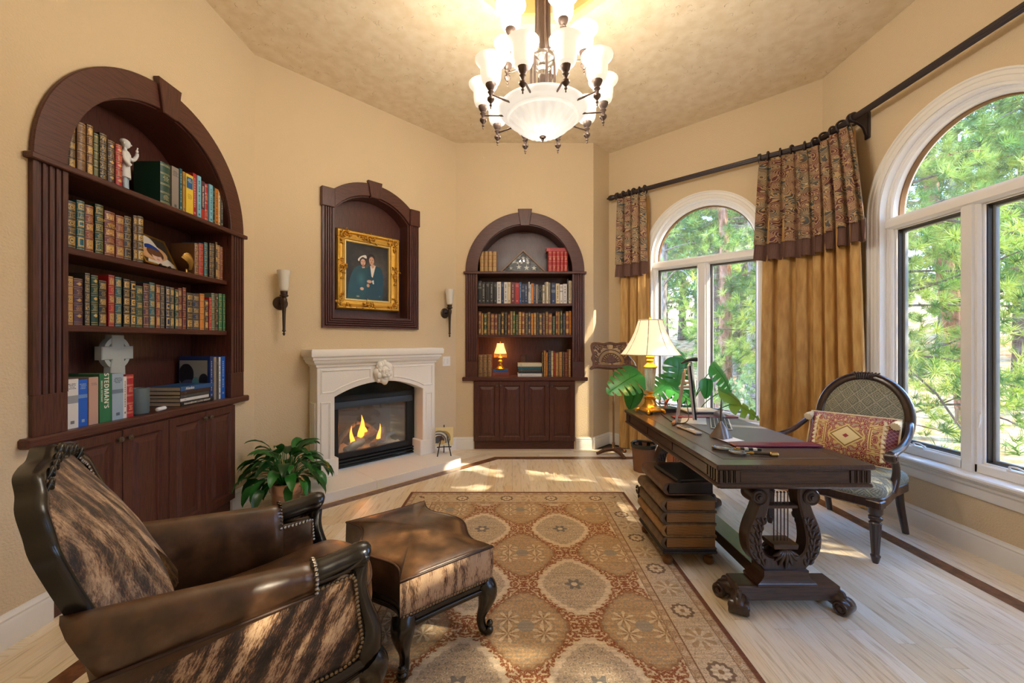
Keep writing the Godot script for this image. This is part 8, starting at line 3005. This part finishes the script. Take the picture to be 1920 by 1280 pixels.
func outdoors() -> void:
	hill.frequency = 0.05
	hill.seed = 4
	var rows: Array = []
	for j in 61:
		var row := PackedVector3Array()
		for i in 61:
			var x := -12.0 + 102.0 * pow(i / 60.0, 1.6)
			var z := 22.0 - 112.0 * pow(j / 60.0, 1.2)
			row.append(Vector3(x, ground_y(x, z), z))
		rows.append(row)
	var gm := mat(Color.WHITE, 0.95, 0, 0.1)
	gm.albedo_texture = ntex(noise(0.02, FastNoiseLite.TYPE_SIMPLEX_SMOOTH, 5, 101), [0.0, c8(132, 92, 56), 0.45, c8(178, 136, 92), 0.7, c8(204, 168, 122), 1.0, c8(222, 192, 150)])
	tri(gm, Vector3.ONE * 0.22, true)
	var gr := struct("ground", G.new().sheet(rows), gm, "brown needle covered ground rising gently among the pines outside")
	# tufts: bundles of long needles
	var tuft := needle_tuft(46, 0.15, 0.0042)
	var tuft_far := needle_tuft(26, 0.22, 0.011)
	var nm := mat(Color.WHITE, 0.5, 0, 0.3)
	nm.vertex_color_use_as_albedo = true
	nm.backlight_enabled = true
	nm.backlight = Color(0.55, 0.6, 0.3)
	var barks: Array = []
	for k in 3:
		var bm := mat(Color.WHITE, 0.95, 0, 0.2)
		var a: Color = [c8(88, 70, 58), c8(120, 110, 100), c8(134, 88, 62)][k]
		bm.albedo_texture = ntex(noise(0.03, FastNoiseLite.TYPE_CELLULAR, 3, 110 + k), [0.0, a.darkened(0.6), 0.4, a, 1.0, a.lightened(0.35)], 256)
		tri(bm, Vector3(2.2, 0.7, 2.2))
		bump(bm, bm.albedo_texture, 2.0)
		barks.append(bm)
	var spring := [c8(164, 180, 76), c8(118, 148, 60), c8(78, 116, 50), c8(190, 196, 100)]
	var deep := [c8(72, 110, 50), c8(98, 132, 56), c8(56, 90, 44), c8(132, 154, 72)]
	var rust := [c8(176, 116, 76), c8(196, 140, 96), c8(150, 120, 60), c8(120, 130, 60)]
	# x, z, trunk radius, height, first bough, bough length, boughs, tufts per bough, lean x, lean z, bark, colours, far tuft?, label
	pine(Vector2(5.35, -6.5), 0.17, 9.0, 0.5, 2.5, 110, 46, Vector2(0.02, 0.0), 0, spring, tuft, nm, barks, "near bright green pine filling the left pane of the right window")
	pine(Vector2(9.3, -8.2), 0.20, 10.0, 3.2, 2.2, 40, 20, Vector2(-0.16, -0.02), 2, spring, tuft, nm, barks, "leaning red barked pine seen through the left pane of right window")
	pine(Vector2(7.9, -5.9), 0.14, 9.0, 2.9, 2.2, 44, 20, Vector2(0.06, 0.02), 1, deep, tuft, nm, barks, "grey leaning trunked pine seen through the right pane of right window")
	pine(Vector2(8.6, -6.05), 0.15, 9.0, 3.4, 2.0, 40, 16, Vector2(-0.03, 0.02), 2, deep, tuft, nm, barks, "second trunk close beside the grey leaning pine, right window")
	pine(Vector2(4.15, -11.3), 0.17, 10.0, 3.4, 1.8, 36, 14, Vector2(0.0, 0.0), 1, deep, tuft_far, nm, barks, "grey trunked pine at left edge of the far window")
	pine(Vector2(4.55, -8.7), 0.17, 7.5, 3.0, 1.2, 18, 10, Vector2(-0.02, 0.0), 2, deep, tuft_far, nm, barks, "orange barked pine behind the table lamp, far window")
	pine(Vector2(6.0, -12.2), 0.16, 10.0, 4.0, 1.7, 34, 14, Vector2(0.03, 0.0), 0, deep, tuft_far, nm, barks, "dark trunked pine just right of the mullion of the far window")
	pine(Vector2(7.2, -14.0), 0.24, 12.0, 3.0, 2.4, 46, 16, Vector2(0.0, 0.0), 0, deep, tuft_far, nm, barks, "thick brown trunked pine in the right pane of far window")
	pine(Vector2(6.3, -10.7), 0.20, 11.0, 4.4, 2.2, 40, 18, Vector2(0.0, 0.0), 1, deep, tuft_far, nm, barks, "tall pale grey trunked pine beside the corner curtain, far window")
	pine(Vector2(6.2, -9.0), 0.15, 2.2, 0.4, 0.6, 4, 4, Vector2(0.01, 0.0), 2, deep, tuft_far, nm, barks, "short orange barked stump low in the right pane of far window")
	pine(Vector2(7.0, -19.5), 0.2, 11.0, 3.0, 2.6, 40, 14, Vector2(0.0, 0.0), 1, rust, tuft_far, nm, barks, "rusty autumn coloured tree high in the left of the far window")
	# saplings
	pine(Vector2(3.62, -6.05), 0.03, 1.75, 0.25, 0.75, 34, 14, Vector2(0, 0), 0, [c8(150, 176, 120), c8(176, 196, 140), c8(126, 158, 108), c8(190, 206, 150)], needle_tuft(30, 0.06, 0.004), nm, barks, "small pale green spruce sapling low outside the far window")
	# the thicket
	var r := RandomNumberGenerator.new()
	r.seed = 23
	for k in 30:
		var az := r.randf_range(0.24, 1.02)
		var d := r.randf_range(17.0, 34.0)
		var p := Vector2(sin(az) * d, -cos(az) * d)
		pine(p, r.randf_range(0.14, 0.26), r.randf_range(9.0, 14.0), r.randf_range(0.8, 3.0), r.randf_range(2.0, 3.0), 54, 20, Vector2(r.randf_range(-0.05, 0.05), 0), k % 3, deep if k % 3 else spring, tuft_far, nm, barks, "green pine in the distant thicket beyond the windows", "thicket pines")
	# unseen pines right of the frame, added to shade the near and third windows
	for q in [[6.3, -1.4], [6.6, 0.4], [4.9, 1.7], [5.4, 3.2]]:
		pine(Vector2(q[0], q[1]), 0.2, 10.0, 1.2, 2.6, 52, 20, Vector2(0, 0), 0, deep, tuft_far, nm, barks, "unseen green pine added beyond the right edge to shade the windows", "added shade pines outside the frame")

func needle_tuft(n: int, L: float, w: float) -> ArrayMesh:
	var g := G.new()
	var r := RandomNumberGenerator.new()
	r.seed = n
	var P := PackedVector3Array()
	for k in n:
		var a := r.randf() * TAU
		var up := r.randf_range(-0.15, 0.95)
		var d := Vector3(cos(a) * sqrt(1 - up * up * 0.8), up, sin(a) * sqrt(1 - up * up * 0.8)).normalized()
		var b := Vector3(0, r.randf_range(0.0, 0.5) * L, 0)
		var s := d.cross(Vector3(r.randfn(), r.randfn(), r.randfn())).normalized() * w
		P.append_array([b - s, b + s, b + d * L * r.randf_range(0.75, 1.1)])
	g.put(P, PackedVector2Array(), PackedInt32Array([-1]), false)
	return g.mesh()

func pine(p: Vector2, rad: float, h: float, first: float, reach: float, boughs: int, per: int, lean: Vector2, bark: int, cols: Array, tuft: Mesh, nm: Material, barks: Array, label: String, group := "") -> void:
	var t := thing("pine_tree", label, "tree", T3(p.x, ground_y(p.x, p.y) - 0.05, p.y), group)
	var r := RandomNumberGenerator.new()
	r.seed = int(p.x * 917 + p.y * 331)
	var pts: Array = []
	var rr: Array = []
	for i in 9:
		var v := i / 8.0
		pts.append(Vector3(lean.x * h * v + 0.05 * sin(v * 7 + p.x) * rad * 5, h * v, lean.y * h * v + 0.04 * cos(v * 6 + p.y) * rad * 5))
		rr.append(rad * (1.25 if i == 0 else 1.0) * (1.0 - 0.8 * v))
	obj("trunk", G.new().tube(pts, rr, 10), barks[bark], t)
	var bg := G.new()
	var X: Array = []
	var C: Array = []
	for k in boughs:
		var v := pow(r.randf(), 0.9)
		var y := lerpf(first, h * 0.98, v)
		var a := k * 2.39996 + r.randf()
		var L := reach * (1.0 - 0.75 * v) * r.randf_range(0.65, 1.15)
		var c := Vector3(lean.x * y, y, lean.y * y)
		var d := Vector3(cos(a), 0, sin(a))
		var e1 := c + d * L * 0.5 + Vector3(0, L * r.randf_range(-0.05, 0.22), 0)
		var e2 := c + d * L + Vector3(0, L * r.randf_range(-0.22, 0.25), 0)
		var bp: Array = smooth_path([c, e1, e2], 3)
		bg.tube(bp, [rad * 0.17, rad * 0.15, rad * 0.12, rad * 0.10, rad * 0.07, rad * 0.05, rad * 0.03], 5)
		for j in per:
			var w := lerpf(0.25, 1.0, sqrt(r.randf()))
			var f := w * 6.0
			var i0 := mini(5, int(f))
			var q: Vector3 = bp[i0].lerp(bp[i0 + 1], f - i0)
			var spread := 0.20 * L * (1.15 - w * 0.6) + 0.05
			q += Vector3(r.randfn() * spread, r.randfn() * spread * 0.45, r.randfn() * spread)
			var up := (d * 0.9 + Vector3(r.randfn() * 0.5, 0.55 + r.randfn() * 0.3, r.randfn() * 0.5)).normalized()
			var b := Basis(Quaternion(Vector3.UP, up)) * Basis(Vector3.UP, r.randf() * TAU)
			X.append(Transform3D(b.scaled(Vector3.ONE * r.randf_range(0.75, 1.25)), q))
			C.append(cols[r.randi_range(0, cols.size() - 1)].srgb_to_linear())
	stuff(obj("boughs", bg, barks[bark], t))
	var mm := MultiMesh.new()
	mm.transform_format = MultiMesh.TRANSFORM_3D
	mm.use_colors = true
	mm.mesh = tuft
	mm.instance_count = X.size()
	for i in X.size():
		mm.set_instance_transform(i, X[i])
		mm.set_instance_color(i, C[i])
	var mi := MultiMeshInstance3D.new()
	mi.name = "needles"
	mi.multimesh = mm
	mi.material_override = nm
	t.add_child(mi)
	stuff(mi)
